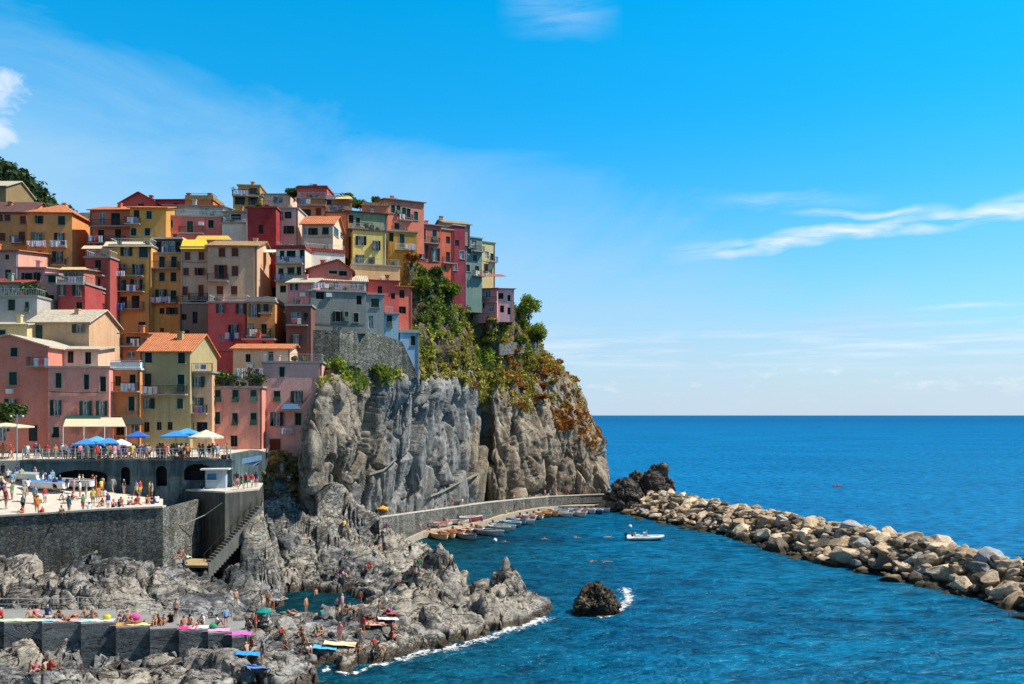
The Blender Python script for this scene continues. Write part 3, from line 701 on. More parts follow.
def fbox(mb, fn, u0, u1, v0, v1, z0, z1):
    b = len(mb.v)
    mb.v += [fn(u0,v0,z0),fn(u1,v0,z0),fn(u1,v1,z0),fn(u0,v1,z0),fn(u0,v0,z1),fn(u1,v0,z1),fn(u1,v1,z1),fn(u0,v1,z1)]
    mb.f += [[b,b+3,b+2,b+1],[b+4,b+5,b+6,b+7],[b,b+1,b+5,b+4],[b+1,b+2,b+6,b+5],[b+2,b+3,b+7,b+6],[b+3,b,b+4,b+7]]
def louvre(mb, fn, u0, u1, v0, z0, z1):
    fbox(mb, fn, u0, u1, v0, v0+.03, z0, z1)
    n = max(3, int((z1-z0)/.16))
    for k in range(n):
        za = z0+.05+(z1-z0-.1)*k/n; fbox(mb, fn, u0+.05, u1-.05, v0-.025, v0-.002, za, za+.07)
wr = random.Random(77)
GREENS = [GREEN, GREEN, GREEN, plain((.02, .06, .04), .7, .2), plain((.04, .085, .07), .8, .2), plain((.025, .03, .025), .7, .2)]
def make_window(fn, u0, u1, z0, z1, typ, parent):
    """fn(u,v,z): local point, v>0 into the wall. Open types get a shutter either side of a narrower opening."""
    if z1-z0 < .3 or u1-u0 < .15: return
    if wr.random() < .5: z0 += (z1-z0)*wr.uniform(0, .08)
    if typ == 'g' and wr.random() < .18: typ = 'hg'
    if typ == 'n' and wr.random() < .25: typ = 'nc'
    gm = wr.choice(GREENS); m = {'g': gm, 'b': BROWN, 'l': BLUEP}.get(typ[-1], gm)
    closed = typ in ('g', 'b', 'l')
    mb = MB()
    if closed:
        um = (u0+u1)/2; louvre(mb, fn, u0+.01, um-.01, .08, z0+.01, z1-.01); louvre(mb, fn, um+.01, u1-.01, .08, z0+.01, z1-.01)
        w = mb.build('window', m, parent)
    else:
        fbox(mb, fn, u0, u1, .17, .2, z0, z1)
        w = mb.build('window', CURT if 'c' in typ else GLASS, parent)
        fr = MB(); um = (u0+u1)/2
        for a, b, c, d in ((u0, u0+.06, z0, z1), (u1-.06, u1, z0, z1), (um-.035, um+.035, z0+.06, z1-.06), (u0+.06, u1-.06, z0, z0+.06), (u0+.06, u1-.06, z1-.06, z1)):
            fbox(fr, fn, a, b, .12, .165, c, d)
        fr.build('sash', WHITE_P if 'c' in typ else SASH, w)
    t_ = .10
    if not typ.startswith('n'):
        fr = MB()
        for a, b, c, d in ((u0-t_, u0, z0, z1), (u1, u1+t_, z0, z1), (u0-t_, u1+t_, z1, z1+t_)): fbox(fr, fn, a, b, -.03, .02, c, d)
        fr.build('frame', TRIM, w)
        si = MB(); fbox(si, fn, u0-t_-.05, u1+t_+.05, -.12, .03, z0-.09, z0); si.build('sill', TRIM, w)
    if typ.startswith('o'):
        ws = (u1-u0)*.62
        for s in (-1, 1):
            a = u0-t_*.2-ws if s < 0 else u1+t_*.2; ph = R(wr.choice([0, 0, 8, 20, 45, 60])); hx = u0-t_*.2 if s < 0 else u1+t_*.2
            f2 = lambda u, v, z, hx=hx, ph=ph: fn(hx+(u-hx)*math.cos(ph), v-abs(u-hx)*math.sin(ph), z)
            sb = MB(); louvre(sb, f2, a, a+ws, -.085, z0, z1); sb.build('shutter', m, w)
    if typ.startswith('h'):
        sb = MB(); b = len(sb.v); zm = z0+(z1-z0)*.45
        for s in (0, .03):
            sb.v += [fn(u0, -.05-s, zm), fn(u1, -.05-s, zm), fn(u1, -.42-s, z0-.05), fn(u0, -.42-s, z0-.05)]
        sb.f += [[b,b+1,b+2,b+3],[b+7,b+6,b+5,b+4],[b,b+4,b+5,b+1],[b+1,b+5,b+6,b+2],[b+2,b+6,b+7,b+3],[b+3,b+7,b+4,b]]
        louvre(sb, fn, u0, u1, .03, zm, z1); sb.build('shutter', m, w)
def railing(mb, fn, u0, u1, v0, z, h=.95, sides=True, vd=.8, r=.025, gap=.16):
    n = max(2, int((u1-u0)/gap))
    for k in range(n+1):
        u = u0+(u1-u0)*k/n; fbox(mb, fn, u-r*.6, u+r*.6, v0-r*.6, v0+r*.6, z, z+h)
    fbox(mb, fn, u0, u1, v0-r, v0+r, z+h, z+h+.05)
    if sides:
        for u in (u0, u1):
            fbox(mb, fn, u-r, u+r, v0, v0+vd, z+h, z+h+.05)
            for k in range(1, 5): fbox(mb, fn, u-r*.6, u+r*.6, v0+vd*k/5-r*.6, v0+vd*k/5+r*.6, z, z+h)
CLOTHC = [(.75, .76, .8), (.55, .6, .75), (.10, .2, .45), (.6, .12, .15), (.7, .45, .5), (.2, .35, .3), (.75, .7, .55), (.05, .09, .25)]
def clothm(c): return plain(c, .9, .1, 'cloth')
HOUSES = {}
TCV = leafmat('roof_plants', (.02, .05, .012), (.05, .10, .02), (.12, .13, .04), 1.2)
def house(name, label, L, Rr, top, bot, Y, yaw, col, depth=7, roof=('flat',), wins='', side='', balc=(), cat='house', down=5, back=None, chim=(), group='houses of the village', trimcol=None):
    yaw += random.Random(label+'y').uniform(-1.6, 1.6); th = R(yaw); d = (math.cos(th), math.sin(th)); mid = (L+Rr)/2
    C = W(mid, top, Y); pl = Plane(C, d)
    uL, _ = pl.hit(L); uR, _ = pl.hit(Rr); zt = C[2]; zb = W(mid, bot, Y)[2]-down
    cu = (uL+uR)/2; org = (C[0]+d[0]*cu, C[1]+d[1]*cu, zb); hw = (uR-uL)/2
    root = empty(name, org, th, label, cat, group); H_ = zt-zb
    f0 = lambda u, v, z: (u, v, z)
    fs = lambda u, v, z: (hw-v, u, z)         # right side: u runs into depth
    e = (-d[1], d[0]); pr = Plane((C[0]+d[0]*uR, C[1]+d[1]*uR), e)
    def parse(s, P, off):
        r = []
        for it in s.split(';'):
            it = it.strip()
            if not it: continue
            q = it.split(','); x, y, w, h = map(float, q[:4]); tp = q[4].strip() if len(q) > 4 else 'g'
            ty = tp
            a, za = P.hit(x-w/2, y); b, _ = P.hit(x+w/2, y); _, z1 = P.hit(x, y-h/2); _, z0 = P.hit(x, y+h/2)
            a -= off; b -= off
            if a > b: a, b = b, a
            if tp.startswith('o'): m_ = (a+b)/2; k_ = (b-a)*.23; a, b = m_-k_, m_+k_
            r.append((a, b, z0-zb, z1-zb, ty))
        return r
    wf = parse(wins, pl, cu); wsd = parse(side, pr, 0)
    wf = [(max(a, -hw+.05), min(b, hw-.05), c, min(dd, H_-.08), t) for a, b, c, dd, t in wf]; wf = [w for w in wf if w[1]-w[0] > .2]
    wsd = [(max(a, .1), min(b, depth-.1), c, min(dd, H_-.08), t) for a, b, c, dd, t in wsd]; wsd = [w for w in wsd if w[1]-w[0] > .2]
    mb = MB()
    panel(mb, -hw, hw, 0, H_, [w[:4] for w in wf], f0); panel(mb, 0, depth, 0, H_, [w[:4] for w in wsd], fs)
    mb.poly([(-hw, depth, 0), (-hw, 0, 0), (-hw, 0, H_), (-hw, depth, H_)]); mb.poly([(hw, depth, 0), (-hw, depth, 0), (-hw, depth, H_), (hw, depth, H_)])
    kind = roof[0]; rise = roof[1] if len(roof) > 1 else 1.4; rm = ROOFM[roof[2]] if len(roof) > 2 else T_OR; oh = .38
    if kind == 'flat': mb.poly([(-hw, 0, H_), (hw, 0, H_), (hw, depth, H_), (-hw, depth, H_)])
    elif kind == 'side':
        for s in (-hw, hw): mb.poly([(s, 0, H_), (s, depth, H_), (s, depth/2, H_+rise)])
    elif kind == 'front':
        pk = 0 if len(roof) < 4 else pl.hit(roof[3])[0]-cu
        for v in (0, depth): mb.poly([(-hw, v, H_), (hw, v, H_), (pk, v, H_+rise)])
    elif kind == 'shed':
        for s in (-hw, hw): mb.poly([(s, 0, H_), (s, depth, H_), (s, depth, H_+rise)])
        mb.poly([(-hw, depth, H_), (hw, depth, H_), (hw, depth, H_+rise), (-hw, depth, H_+rise)])
    wall = mb.build('wall', stucco(col), root)
    rb = MB(); th_ = .16
    def slab(p4):
        p4 = [Vector(p) for p in p4]; n = (p4[1]-p4[0]).cross(p4[3]-p4[0]).normalized()
        if n.z < 0: p4 = p4[::-1]; n = -n
        lo = [p+n*.01 for p in p4]; hi = [p+n*th_ for p in p4]; b = len(rb.v); rb.v += [tuple(p) for p in lo+hi]
        rb.f += [[b+3,b+2,b+1,b],[b+4,b+5,b+6,b+7]]+[[b+i, b+(i+1) % 4, b+4+(i+1) % 4, b+4+i] for i in range(4)]
    if kind == 'flat':
        rb.box(-hw-.18, hw+.18, -.18, depth+.18, H_+.003, H_+.24)
        if rise and len(roof) > 1 and rise > 0:
            for a in ((-hw, hw, 0, .18), (-hw, hw, depth-.18, depth), (-hw, -hw+.18, .18, depth-.18), (hw-.18, hw, .18, depth-.18)): rb.box(*a, H_+.24, H_+.24+rise)
    elif kind == 'side':
        k = rise/(depth/2)*oh
        slab([(-hw-oh, -oh, H_-k), (hw+oh, -oh, H_-k), (hw+oh, depth/2, H_+rise), (-hw-oh, depth/2, H_+rise)]); slab([(-hw-oh, depth+oh, H_-k), (hw+oh, depth+oh, H_-k), (hw+oh, depth/2+.003, H_+rise), (-hw-oh, depth/2+.003, H_+rise)])
    elif kind == 'front':
        for s in (-1, 1):
            k = rise/abs(s*hw-pk)*oh
            slab([(s*(hw+oh), -oh, H_-k), (pk+.003*s, -oh, H_+rise), (pk+.003*s, depth+oh, H_+rise), (s*(hw+oh), depth+oh, H_-k)])
    elif kind == 'shed':
        k = rise/depth*oh; slab([(-hw-oh, -oh, H_-k), (hw+oh, -oh, H_-k), (hw+oh, depth+oh, H_+rise+k), (-hw-oh, depth+oh, H_+rise+k)])
    elif kind == 'hip':
        q = min(hw, depth/2)*.95; k = rise/(depth/2)*oh; a, b = (-hw-oh, -oh, H_-k), (hw+oh, -oh, H_-k); c, dd = (hw+oh, depth+oh, H_-k), (-hw-oh, depth+oh, H_-k); r1, r2 = (-hw+q, depth/2, H_+rise), (hw-q, depth/2, H_+rise)
        b0 = len(rb.v); up = lambda p: (p[0], p[1], p[2]+.12)
        rb.v += [a, b, c, dd]+[up(a), up(b), up(c), up(dd), up(r1), up(r2)]
        rb.f += [[b0+i for i in (3, 2, 1, 0)], [b0+4, b0+5, b0+9, b0+8], [b0+5, b0+6, b0+9], [b0+6, b0+7, b0+8, b0+9], [b0+7, b0+4, b0+8]]+[[b0+i, b0+(i+1) % 4, b0+4+(i+1) % 4, b0+4+i] for i in range(4)]
    rf = rb.build('roof', STONEG if kind == 'flat' and len(roof) < 3 else rm, root)
    for cx_, cv in chim:
        cb = MB(); u = pl.hit(cx_)[0]-cu; z1 = H_+rise*.6 if kind != 'flat' else H_+.2
        cb.box(u-.3, u+.3, cv-.3, cv+.3, z1-.3, z1+1.1); cb.box(u-.38, u+.38, cv-.38, cv+.38, z1+1.1, z1+1.22); cb.build('chimney', stucco(col), rf)
    hr_ = random.Random(label); 
    if hr_.random() < .7 and H_ > 4:
        dp = MB(); u = hw-.15 if hr_.random() < .5 else -hw+.15
        dp.tube([(u, -.09, 0), (u, -.09, H_-.1)], .06, 6); dp.build('drainpipe', hr_.choice([IRON, STEEL, T_BR]), root)
    if not chim and hr_.random() < .6 and hw > 1.5:
        cb = MB(); u = hr_.uniform(-hw*.6, hw*.6); cv = depth*.3; z1 = H_+(rise*.5 if kind in ('side', 'hip', 'shed', 'front') else .1)
        cb.box(u-.28, u+.28, cv-.28, cv+.28, z1-.4, z1+.9); cb.box(u-.36, u+.36, cv-.36, cv+.36, z1+.9, z1+1.02); cb.build('chimney', stucco(col) if hr_.random() < .6 else T_OR, rf)
    if kind == 'flat' and hr_.random() < .75 and hw > 1.8 and H_ > 5:
        rr_ = MB(); railing(rr_, f0, -hw+.1, hw-.1, .12, H_+.24, .9, True, min(2.5, depth*.5), .02, .22); rr_.build('railing', hr_.choice([IRON, STEEL, WHITE_P]), rf)
        for q_ in range(hr_.randint(0, 3)):
            u = hr_.uniform(-hw+.5, hw-.5); pb = MB(); pb.ico((u, .6, H_+.24+.35), .38, hr_.randrange(99), .35, 2, (1, 1, .9)); pb.tube([(u, .6, H_+.24), (u, .6, H_+.5)], .2, 6); pb.build('plant_pot', TCV, root)
    if hr_.random() < .35 and hw > 1.6:
        u = hr_.uniform(-hw*.7, hw*.7); zq = H_*hr_.uniform(.55, .9)
        if all(abs(u-(w[0]+w[1])/2) > .9 or abs(zq-(w[2]+w[3])/2) > 1.3 for w in wf):
            ac = MB(); ac.box(u-.4, u+.4, -.32, -.01, zq, zq+.55); ac.build('air_conditioner', WHITE_P, root)
    if hr_.random() < .5 and wf and len(wf) > 3:
        q = hr_.choice(wf); zc = q[2]-.35; ca = MB(); ca.tube([(-hw+.1, -.05, zc+.1), (0, -.05, zc-.06), (hw-.1, -.05, zc+.05)], .025, 4); ca.build('cable', IRON, root)
    for a, b, c, dd, tp in wf:
        if tp[0] in 'D':
            make_window(f0, a, b, c, dd, {'D': 'g', 'Db': 'b', 'Dn': 'n'}.get(tp, 'g'), root)
        else: make_window(f0, a, b, c, dd, tp, root)
    for a, b, c, dd, tp in wsd: make_window(fs, a, b, c, dd, tp, root)
    for q in balc:
        x0, x1, y = q[:3]; mt = {'i': IRON, 'w': WHITE_P, 's': STEEL, 'l': BLUEP}[q[3] if len(q) > 3 else 'i']; vd = q[4] if len(q) > 4 else .85
        a = pl.hit(x0)[0]-cu; b, z = pl.hit(x1, y)[0]-cu, pl.hit((x0+x1)/2, y)[1]-zb
        sb = MB(); sb.box(a, b, -vd, -.002, z-.16, z); s_ = sb.build('balcony', STONEG if vd < 3 else stucco(col), root)
        rb = MB(); railing(rb, f0, a+.04, b-.04, -vd+.05, z, vd=vd-.05); rb.build('railing', mt, s_)
    HOUSES[label] = (root, pl, cu, zb, hw)
    return root, pl, cu, zb
def laundry(hs, label, x0, x1, y, v=-1.0, cols=(0, 1, 0), h=.9, seed=1):
    root, pl, cu, zb = hs; rr = random.Random(seed)
    a = pl.hit(x0)[0]-cu; b, z = pl.hit(x1)[0]-cu, pl.hit((x0+x1)/2, y)[1]-zb
    M = Matrix.Translation(root.location) @ Matrix.Rotation(root.rotation_euler.z, 4, 'Z')
    p = M @ Vector(((a+b)/2, v, z)); r = empty('laundry', p, root.rotation_euler.z, label, 'laundry', 'laundry hung out to dry'); w = (b-a)/2
    ln = MB(); ln.tube([(-w, 0, 0), (0, 0, -.04), (w, 0, 0)], .012, 5); ln.build('line', WHITE_P, r)
    n = len(cols)
    for k, c in enumerate(cols):
        u0 = -w+2*w*(k+.08)/n; u1 = -w+2*w*(k+.92)/n; hh = h*rr.uniform(.65, 1.1); cb = MB(); N = 6
        for s in (0, .02):
            for i in range(N+1):
                uu = u0+(u1-u0)*i/N; cb.v += [(uu, .03*math.sin(i*2.1+k)-s, -.02), (uu, .09*math.sin(i*1.7+k)-s, -hh*(1+.05*math.sin(i*2)))]
        for i in range(N):
            cb.f += [[2*i, 2*i+1, 2*i+3, 2*i+2], [2*N+2+2*i+2, 2*N+2+2*i+3, 2*N+2+2*i+1, 2*N+2+2*i]]
        cb.build('cloth', clothm(CLOTHC[c]), r)

h = house
# --- lowest row, on the harbour terrace
hs = h('house', 'big salmon pink gabled house with pale roof at the terrace corner', -50, 48, 347, 448, 101, 0, A(212,110,92), 9, ('front', 1.4, 'cr', 10),
  '14,352,7,9; 13,379,8,14,g; 12,405,14,12,oc; 33,433,9,16,Dn; -20,352,7,10; -20,379,8,14; -20,405,9,13; 2,434,8,14,n', balc=((30,49,366),), down=2)
hs2 = h('house', 'pink house with cream corner bands, roof terrace and three tall green shutters', 48, 109, 368, 446, 100.5, 2, A(220,126,122), 8, ('flat', 0),
  '58.5,381,6,16; 86.5,382,5,15; 103,384,6,15; 57,408,13,16,oc; 86,409,12,16,oc; 102,409,11,16,oc; 56,432,6,10,h', down=2)
hs = h('house', 'upper pink house with long cream sloping roof set back on the roof terrace', 30, 98, 350, 370, 104.5, 3, A(235,160,145), 5, ('shed', .7, 'cr'), '42,356,5,11,Dn; 70.5,357,6,12,Dn; 88,358,6,12,Dn', down=2)
hs = h('house', 'narrow orange house with cream roof terrace between pink and green grey houses', 110, 140, 370, 440, 102, 0, A(225,120,40), 8, ('flat', .7, 'wh'),
  '132.5,381,6,13,Dn; 131.5,404,6,15; 118,381,6,10,n; 120,429,8,12,n; 134,429,8,12,n', balc=((112,140,391),), down=2)
hs = h('house', 'deep orange terraced house with dark openings above the narrow orange house', 121, 147, 334, 362, 111, 0, A(205,105,35), 6, ('shed', .6, 'or'), '133,340,14,7,n; 131,355,9,7,n', balc=((122,146,346),), down=3)
G1 = h('house', 'green grey house with bright orange tiled roof and two rows of dark shutters', 140, 190, 351, 446, 103, 0, A(150,140,100), 9.5, ('side', 2.4, 'or'),
  '148.5,358,7,11; 181.5,358,7,11; 148,382,7,17; 181,383,7,17; 147.5,404,14,11,oc; 180,404,6,11; 146,427,7,10,n; 159,426,5,8,n; 170,426,5,8,n', balc=((118,188,394,'i',.9),), down=2, chim=((171, 3),))
hs = h('house', 'beige extension with white shop front next to the green grey house', 190, 212, 373, 446, 104, 2, A(185,150,120), 7, ('flat', 0),
  '197.5,382,14,11,oc; 197,405,13,15,oc; 189,428,10,12,n; 202,428,11,12,n', balc=((190,213,371.5,'i',.5),(187,208,413)), down=2)
P1 = h('house', 'plain rose pink house with six dark green half open shutters', 212, 262, 388, 449, 105.5, 3, A(214,126,114), 8, ('flat', 0),
  '218,396,5.5,12,h; 235.5,396,6,12,h; 253.5,396,6,12,h; 217.5,418,5,12; 235,419,5.5,12,h; 253.5,419,6,12,h; 234,441,7,11,n', down=2)
L1 = h('house', 'pale lilac house with blue awning beside the brown cliff', 262, 322, 363, 452, 108, 6, A(208,148,150), 6, ('flat', 0),
  '277,396,6.5,10,h; 298,397,14,12,oc; 276.5,419,13,14,oc; 298,419,6,12; 275,445,11,12,Db; 282,372,5,10,g', balc=(), down=2)
h('house', 'low peach rooftop house behind the laundry terrace', 233, 290, 349, 372, 113.5, 0, A(235,165,140), 6, ('side', .8, 'or'), '271,357,4.5,10,g; 248,358,5,8,n', down=3)
# --- second row
h('house', 'cream gabled house with pale roof and peach end wall', 30, 89, 322, 372, 111.5, 0, A(180,150,120), 8.5, ('side', 2.0, 'cr'), '39,332,7,14; 79.5,329,14,9,oc', down=3, chim=())
h('house', 'small cream house with white roof cut by the picture edge', -25, 27, 325, 352, 110, 0, A(215,180,125), 6, ('shed', 1.0, 'cr'), '2,334,7,8; -12,334,7,8', down=3)
h('house', 'light grey blue house with one big green shutter under the plants', -25, 37, 297, 324, 114, 2, A(150,155,165), 7, ('flat', 0), '11.5,305,7,11; 27,307,3.5,10; -12,305,7,11', down=4)
h('house', 'teal glazed veranda with red tiled roof on the grey blue house', -25, 20, 283, 297, 118, 2, A(110,150,140), 5, ('shed', 1.2, 'rd'), '4,290,6,8,c; 12,290,6,8,c; -6,290,8,8,c', down=3)
h('house', 'salmon pink house with red brown awning and white laundry, uppermost of the pink ones', -25, 18, 251, 288, 128, 0, A(230,140,130), 8, ('shed', 1, 'or'), '7,257,4,5,n; -8,262,5,8; 8,274,6,9,n', down=4)
h('house', 'mauve pink house with two broad dark green windows', 17, 45, 268, 303, 122, 4, A(185,130,140), 7, ('shed', .8, 'cr'), '27,278,10,10,og; 38,277,7,9,og; 28,292,5,7,n', down=4)
h('house', 'narrow mauve house with one shuttered window beside the glazed crimson house', 44, 58, 275, 312, 121, 0, A(170,125,130), 7, ('flat', 0), '52,279,7.5,8; 50,301,8,12,n', down=4)
h('house', 'low crimson house with glazed white loggia and yellow awning', 58, 85, 284, 318, 118, 0, A(150,50,55), 7, ('flat', 0), '62,290,7,12,oc; 78,290,10,12,oc; 79,308,6,12,n; 48,306,6,9,n', down=3, balc=((57,85,284,'w',.4),))
h('house', 'glazed rooftop loggia with cream roof on the crimson house', 64, 84, 270, 284, 120, 0, A(160,90,80), 4, ('shed', .4, 'oc'), '68,277,6,10,c; 75,277,5,10,c; 81,277,4,10,c', down=2)
h('house', 'tall narrow crimson house with three doors and iron balconies', 85, 110, 258, 320, 124, 0, A(150,60,60), 8, ('flat', 0),
  '98,266,6,12,Dn; 97,285,6,13,Dn; 96,304,6,13,Dn', balc=((90,105,275.5),(88,106,293),(88,106,311)), down=5)
YA = h('house', 'tall golden yellow house with four balcony floors and blue cloth', 110, 151, 246, 345, 127, 0, A(200,145,50), 9, ('flat', 0),
  '126.5,252,11,9,oc; 143.5,252,9,11; 122,269,12,10,oc; 138,270,12,11,oc; 120,286,13,12,oc; 137,285,12,11,oc; 121,303,12,13,n; 135.5,302,8,13,n; 113,316,3.5,4,n; 142,327,7,10',
  balc=((112,144,276),(113,145,291.5),(111,145,309)), down=6)
YB = h('house', 'tall narrow amber house with dark glazed penthouse floor', 151, 181, 254, 345, 128, 0, A(205,140,45), 9, ('flat', 0),
  '162,262,5.5,11,g; 174,262,5.5,11,g; 162,277,5.5,9; 173.5,277,5.5,9; 161.5,294,11,9,oc; 173.5,295,5.5,9; 162,311,5,6,n; 172,311,11,7,og; 162,330,4,4,n', balc=((151,180,268.5),(151,178,303)), down=6)
h('house', 'dark glazed penthouse with white flat roof over the amber house', 153, 182, 239, 254, 129.5, 0, A(70,60,55), 6, ('flat', 0, 'wh'), '158,247,6,10,n; 165,247,5,10,c; 172,247,5,10,c; 178,247,4,10,n', balc=((152,182,253.5),), down=1)
BC = h('house', 'narrow beige house with brown shutters over a grey stone base', 181, 208, 248, 303, 126, 0, A(180,150,125), 9, ('flat', 0), 
  '187.5,256,5.5,8,b; 201.5,256,5.5,8,b; 186,272,5.5,8,b; 200,272,11,8,ob; 185,291,5.5,9,b; 201,291,5,12,b', balc=((190,209,300.5),), down=.2)
h('house', 'grey stone ground floors carrying the narrow beige house', 180, 210, 304, 345, 125, 0, A(105,98,95), 9, ('flat', 0), '184,317,5,6,n; 195,317.5,5,12,n; 187,333,5,6,n', down=4)
BD = h('house', 'broad beige house with brown shutters and ochre tiled roof', 208, 257, 246, 306, 125, 3, A(185,150,125), 10, ('side', 1.6, 'oc'),
  '222,252.5,6.5,9,b; 235,252.5,6.5,9,b; 221,272,12,14,ob; 235,271,6.5,10,b; 220,291,6.5,10,b; 234,291,6.5,10,b', balc=((208,229,281),), down=3, chim=((247, 5),))
RE = h('house', 'rose red house with dark shutters and washing above the peach rooftop', 208, 247, 303, 352, 121, 2, A(190,75,75), 8, ('flat', 0),
  '221,309,9,10,oc; 241,309,9.5,10,oc; 234,329,12,9,oc; 222,338,5,6,n; 245,346,4,6,n', down=4)
h('house', 'ochre house with dark balcony between rose red and plum houses', 247, 275, 302, 352, 119.5, 6, A(185,130,60), 8, ('flat', .5),
  '254,311,12,14,oc; 266,308,5.5,8; 251.5,328,5.5,10,n; 264,329,5.5,10,n', balc=((247,271,336),(259,272,313,'i',.5)), down=4, side='')
h('house', 'dark plum house with barred windows under the mauve house', 286, 311, 306, 352, 118, 4, A(110,70,65), 7, ('flat', 0), '296,317,10,10,n; 296,341,11,12,oc; 306,317,4,8,n', balc=((287,308,325),), down=6)
h('house', 'brick red low house with dark doorways beneath the ochre balcony', 243, 273, 340, 353, 117, 0, A(180,60,45), 4, ('flat', 0), '246,346,4,7,n; 264,345,4,7,n', down=3)
# --- third: mixed houses between
WR = h('house', 'white house with red roof edge and pale blue balconies', 276, 305, 249, 305, 127, -2, A(195,185,180), 8, ('flat', .35, 'rd'),
  '282,255,4.5,9,n; 291,254,9,7,n; 302,254,4.5,9,n; 281,272,4.5,7; 291,271,6.5,7; 299,271,4,8; 283,289,6,7,n', balc=((277,304,264,'l',1.),(276,297,281,'l',.9)), down=4)
h('house', 'white flank house with dark red sloping roof line', 304, 345, 252, 285, 131, 22, A(210,200,200), 7, ('flat', .3, 'rd'), '335,268,4,5,n', down=3)
h('house', 'salmon house with twin glazed windows under a broad gable', 308, 352, 270, 290, 126, 8, A(195,95,80), 6, ('front', 1.5, 'rd', 338), '333,270.5,8,7,w; 343,272,8,8,w', down=4)
PM = h('house', 'mauve pink house with hipped cream tiled roof and white laundry', 288, 313, 283, 332, 121.5, -4, A(190,120,125), 8, ('side', 1.2, 'cr'), '294,286,7,9,oc; 295,304,4.5,14,n', balc=((285,309,312,'i',.7),), down=4)
h('house', 'lavender upper floor with cream tiled roof over the curved grey house', 313, 366, 281, 296, 126, 12, A(195,140,145), 7, ('side', 1.3, 'cr'), '336,282,6,10,n; 318,283,6,7,c; 354,285,7,6,n; 362,286,5,7,c', down=3)
GB = h('house', 'blue grey curved house on a rough stone base above the cliff', 309, 366, 292, 331, 122, 14, A(112,122,128), 9, ('flat', 0),
  '320,294,8,10,n; 359,300,5,9,n; 338,316.5,10,10,og; 346.5,316.5,4,10,g; 356,318,5,10,g', down=.3)
h('house', 'blue grey side house with tall grey door next to the curved house', 366, 384, 295, 345, 126.5, 10, A(118,138,152), 7, ('flat', 0), '375,303,8,9,g; 371,322,5,13,n', down=.3)
h('house', 'narrow sky blue house with a single window and white rail', 384, 398.5, 314, 345, 128, 12, A(120,165,200), 6, ('flat', 0), '389.5,321,5,11,g', balc=((385,393,313.5,'w',.4),), down=.3)
h('house', 'tall blank light blue house standing at the cliff top edge', 400, 419, 333, 380, 130, 14, A(120,160,205), 5, ('flat', .3), '413,341,4.5,10,g; 411,371,2.5,3,n', down=.3)
h('house', 'brick red house with small dark windows above the narrow blue house', 366, 399, 281, 318, 133, 14, A(180,70,60), 7, ('shed', .6, 'rd'), '380,291,4.5,10,n; 393,296,4,6,n', down=3)
h('house', 'orange red cottage with two square windows over the blue cliff house', 397, 412, 287, 328, 134, 20, A(195,80,55), 7, ('shed', .5, 'or'), '402,294,5,8,n; 402,310,8,7,n', down=4)
h('house', 'plain cream retaining house with a long green awning', 352, 400, 266, 290, 138, 16, A(200,170,120), 6, ('flat', 0), '', down=3)
# --- upper rows
O1 = h('house', 'orange ochre house with brown shutters under a brown roof at the picture edge', -40, 27, 212, 275, 138, 0, A(190,130,60), 9, ('side', 2.6, 'br'), '1,218,4,7,b; 7.5,218,6,7,b; 23,220,6,8,b; 2,237,7,8,b; 22,236,6,9,b; -20,218,6,8,b; -20,237,6,8,b; 4,256,6,8,n', balc=((12,25,243),), down=4)
O2 = h('house', 'orange ochre house with hipped orange roof and blue laundry balconies', 27, 72, 212, 272, 136.5, 3, A(195,135,62), 9, ('hip', 2.2, 'or'),
  '39,220,8,8.5,og; 61.5,220.5,7,9; 38,237,14,9,oc; 60.5,237.5,12,9,oc; 35,256,13,10,oc; 59,257,12,11,oc', balc=((30,46,247,'w',.5),(51,67,247,'w',.5),(30,46,264,'i',.5),(52,66,265,'i',.5)), down=5, chim=((52, 4.5),))
h('house', 'cream end wall house with pale roof beside the wooded mountain', -30, 6, 186, 214, 168, 0, A(120,105,70), 10, ('side', 2.2, 'cr'), '', down=4)
SB = h('house', 'salmon house with two balcony floors and orange tiled roof', 90, 130, 210, 250, 137, 0, A(185,95,65), 9, ('side', 1.5, 'or'), '102,218,6,12,Dn; 115.5,219,9,12,n; 101,235,6,10,n; 118,235,6,12,n; 98,248,5,8,n', balc=((91,140,226.5),(90,126,243)), down=4)
h('house', 'mustard yellow house with four small framed windows', 130, 166, 208, 250, 135.5, 3, A(185,135,35), 9, ('side', 1.2, 'or'), '136.5,214,5.5,8,n; 149,215,5.5,8,g; 133.5,232,5.5,8,g; 147.5,232,5.5,8,g', balc=((126,141,224),), down=4)
h('house', 'dusky red gabled house rising behind the orange roofs', 121, 157, 203, 216, 148, 0, A(150,65,65), 8, ('front', 1.8, 'rd'), '141,205,6,4,n', down=3)
h('house', 'long low crimson house on the skyline', 155, 188, 200, 214, 150, 0, A(165,40,50), 7, ('side', .7, 'rd'), '176,205,5,4,n', down=3)
h('house', 'orange rooftop terrace house with chimneys on the skyline', 185, 213, 200, 214, 149, 0, A(195,105,30), 6, ('flat', .6, 'oc'), '197,207,6,5,n', down=3, chim=((187, 1), (208, 1)))
PR = h('house', 'rose pink house with green door and whitewashed attic', 164, 223, 217, 248, 138, 3, A(205,90,85), 9, ('flat', 0), '170,224,5.5,8,g; 190,227,6,12,D; 211,224,5.5,8,g', balc=((180,204,233.5),), down=4)
h('house', 'whitewashed attic with round window above the rose pink house', 164, 223, 206, 217, 140, 3, A(150,150,155), 6, ('shed', .9, 'gr'), '182,211,5,5,n; 204,211,7,7,c; 214,212,4,6,n', down=1)
h('house', 'white house with lattice wall beside the dark red house', 222, 246, 224, 246, 136, 0, A(205,190,188), 7, ('flat', 0), '', down=3)
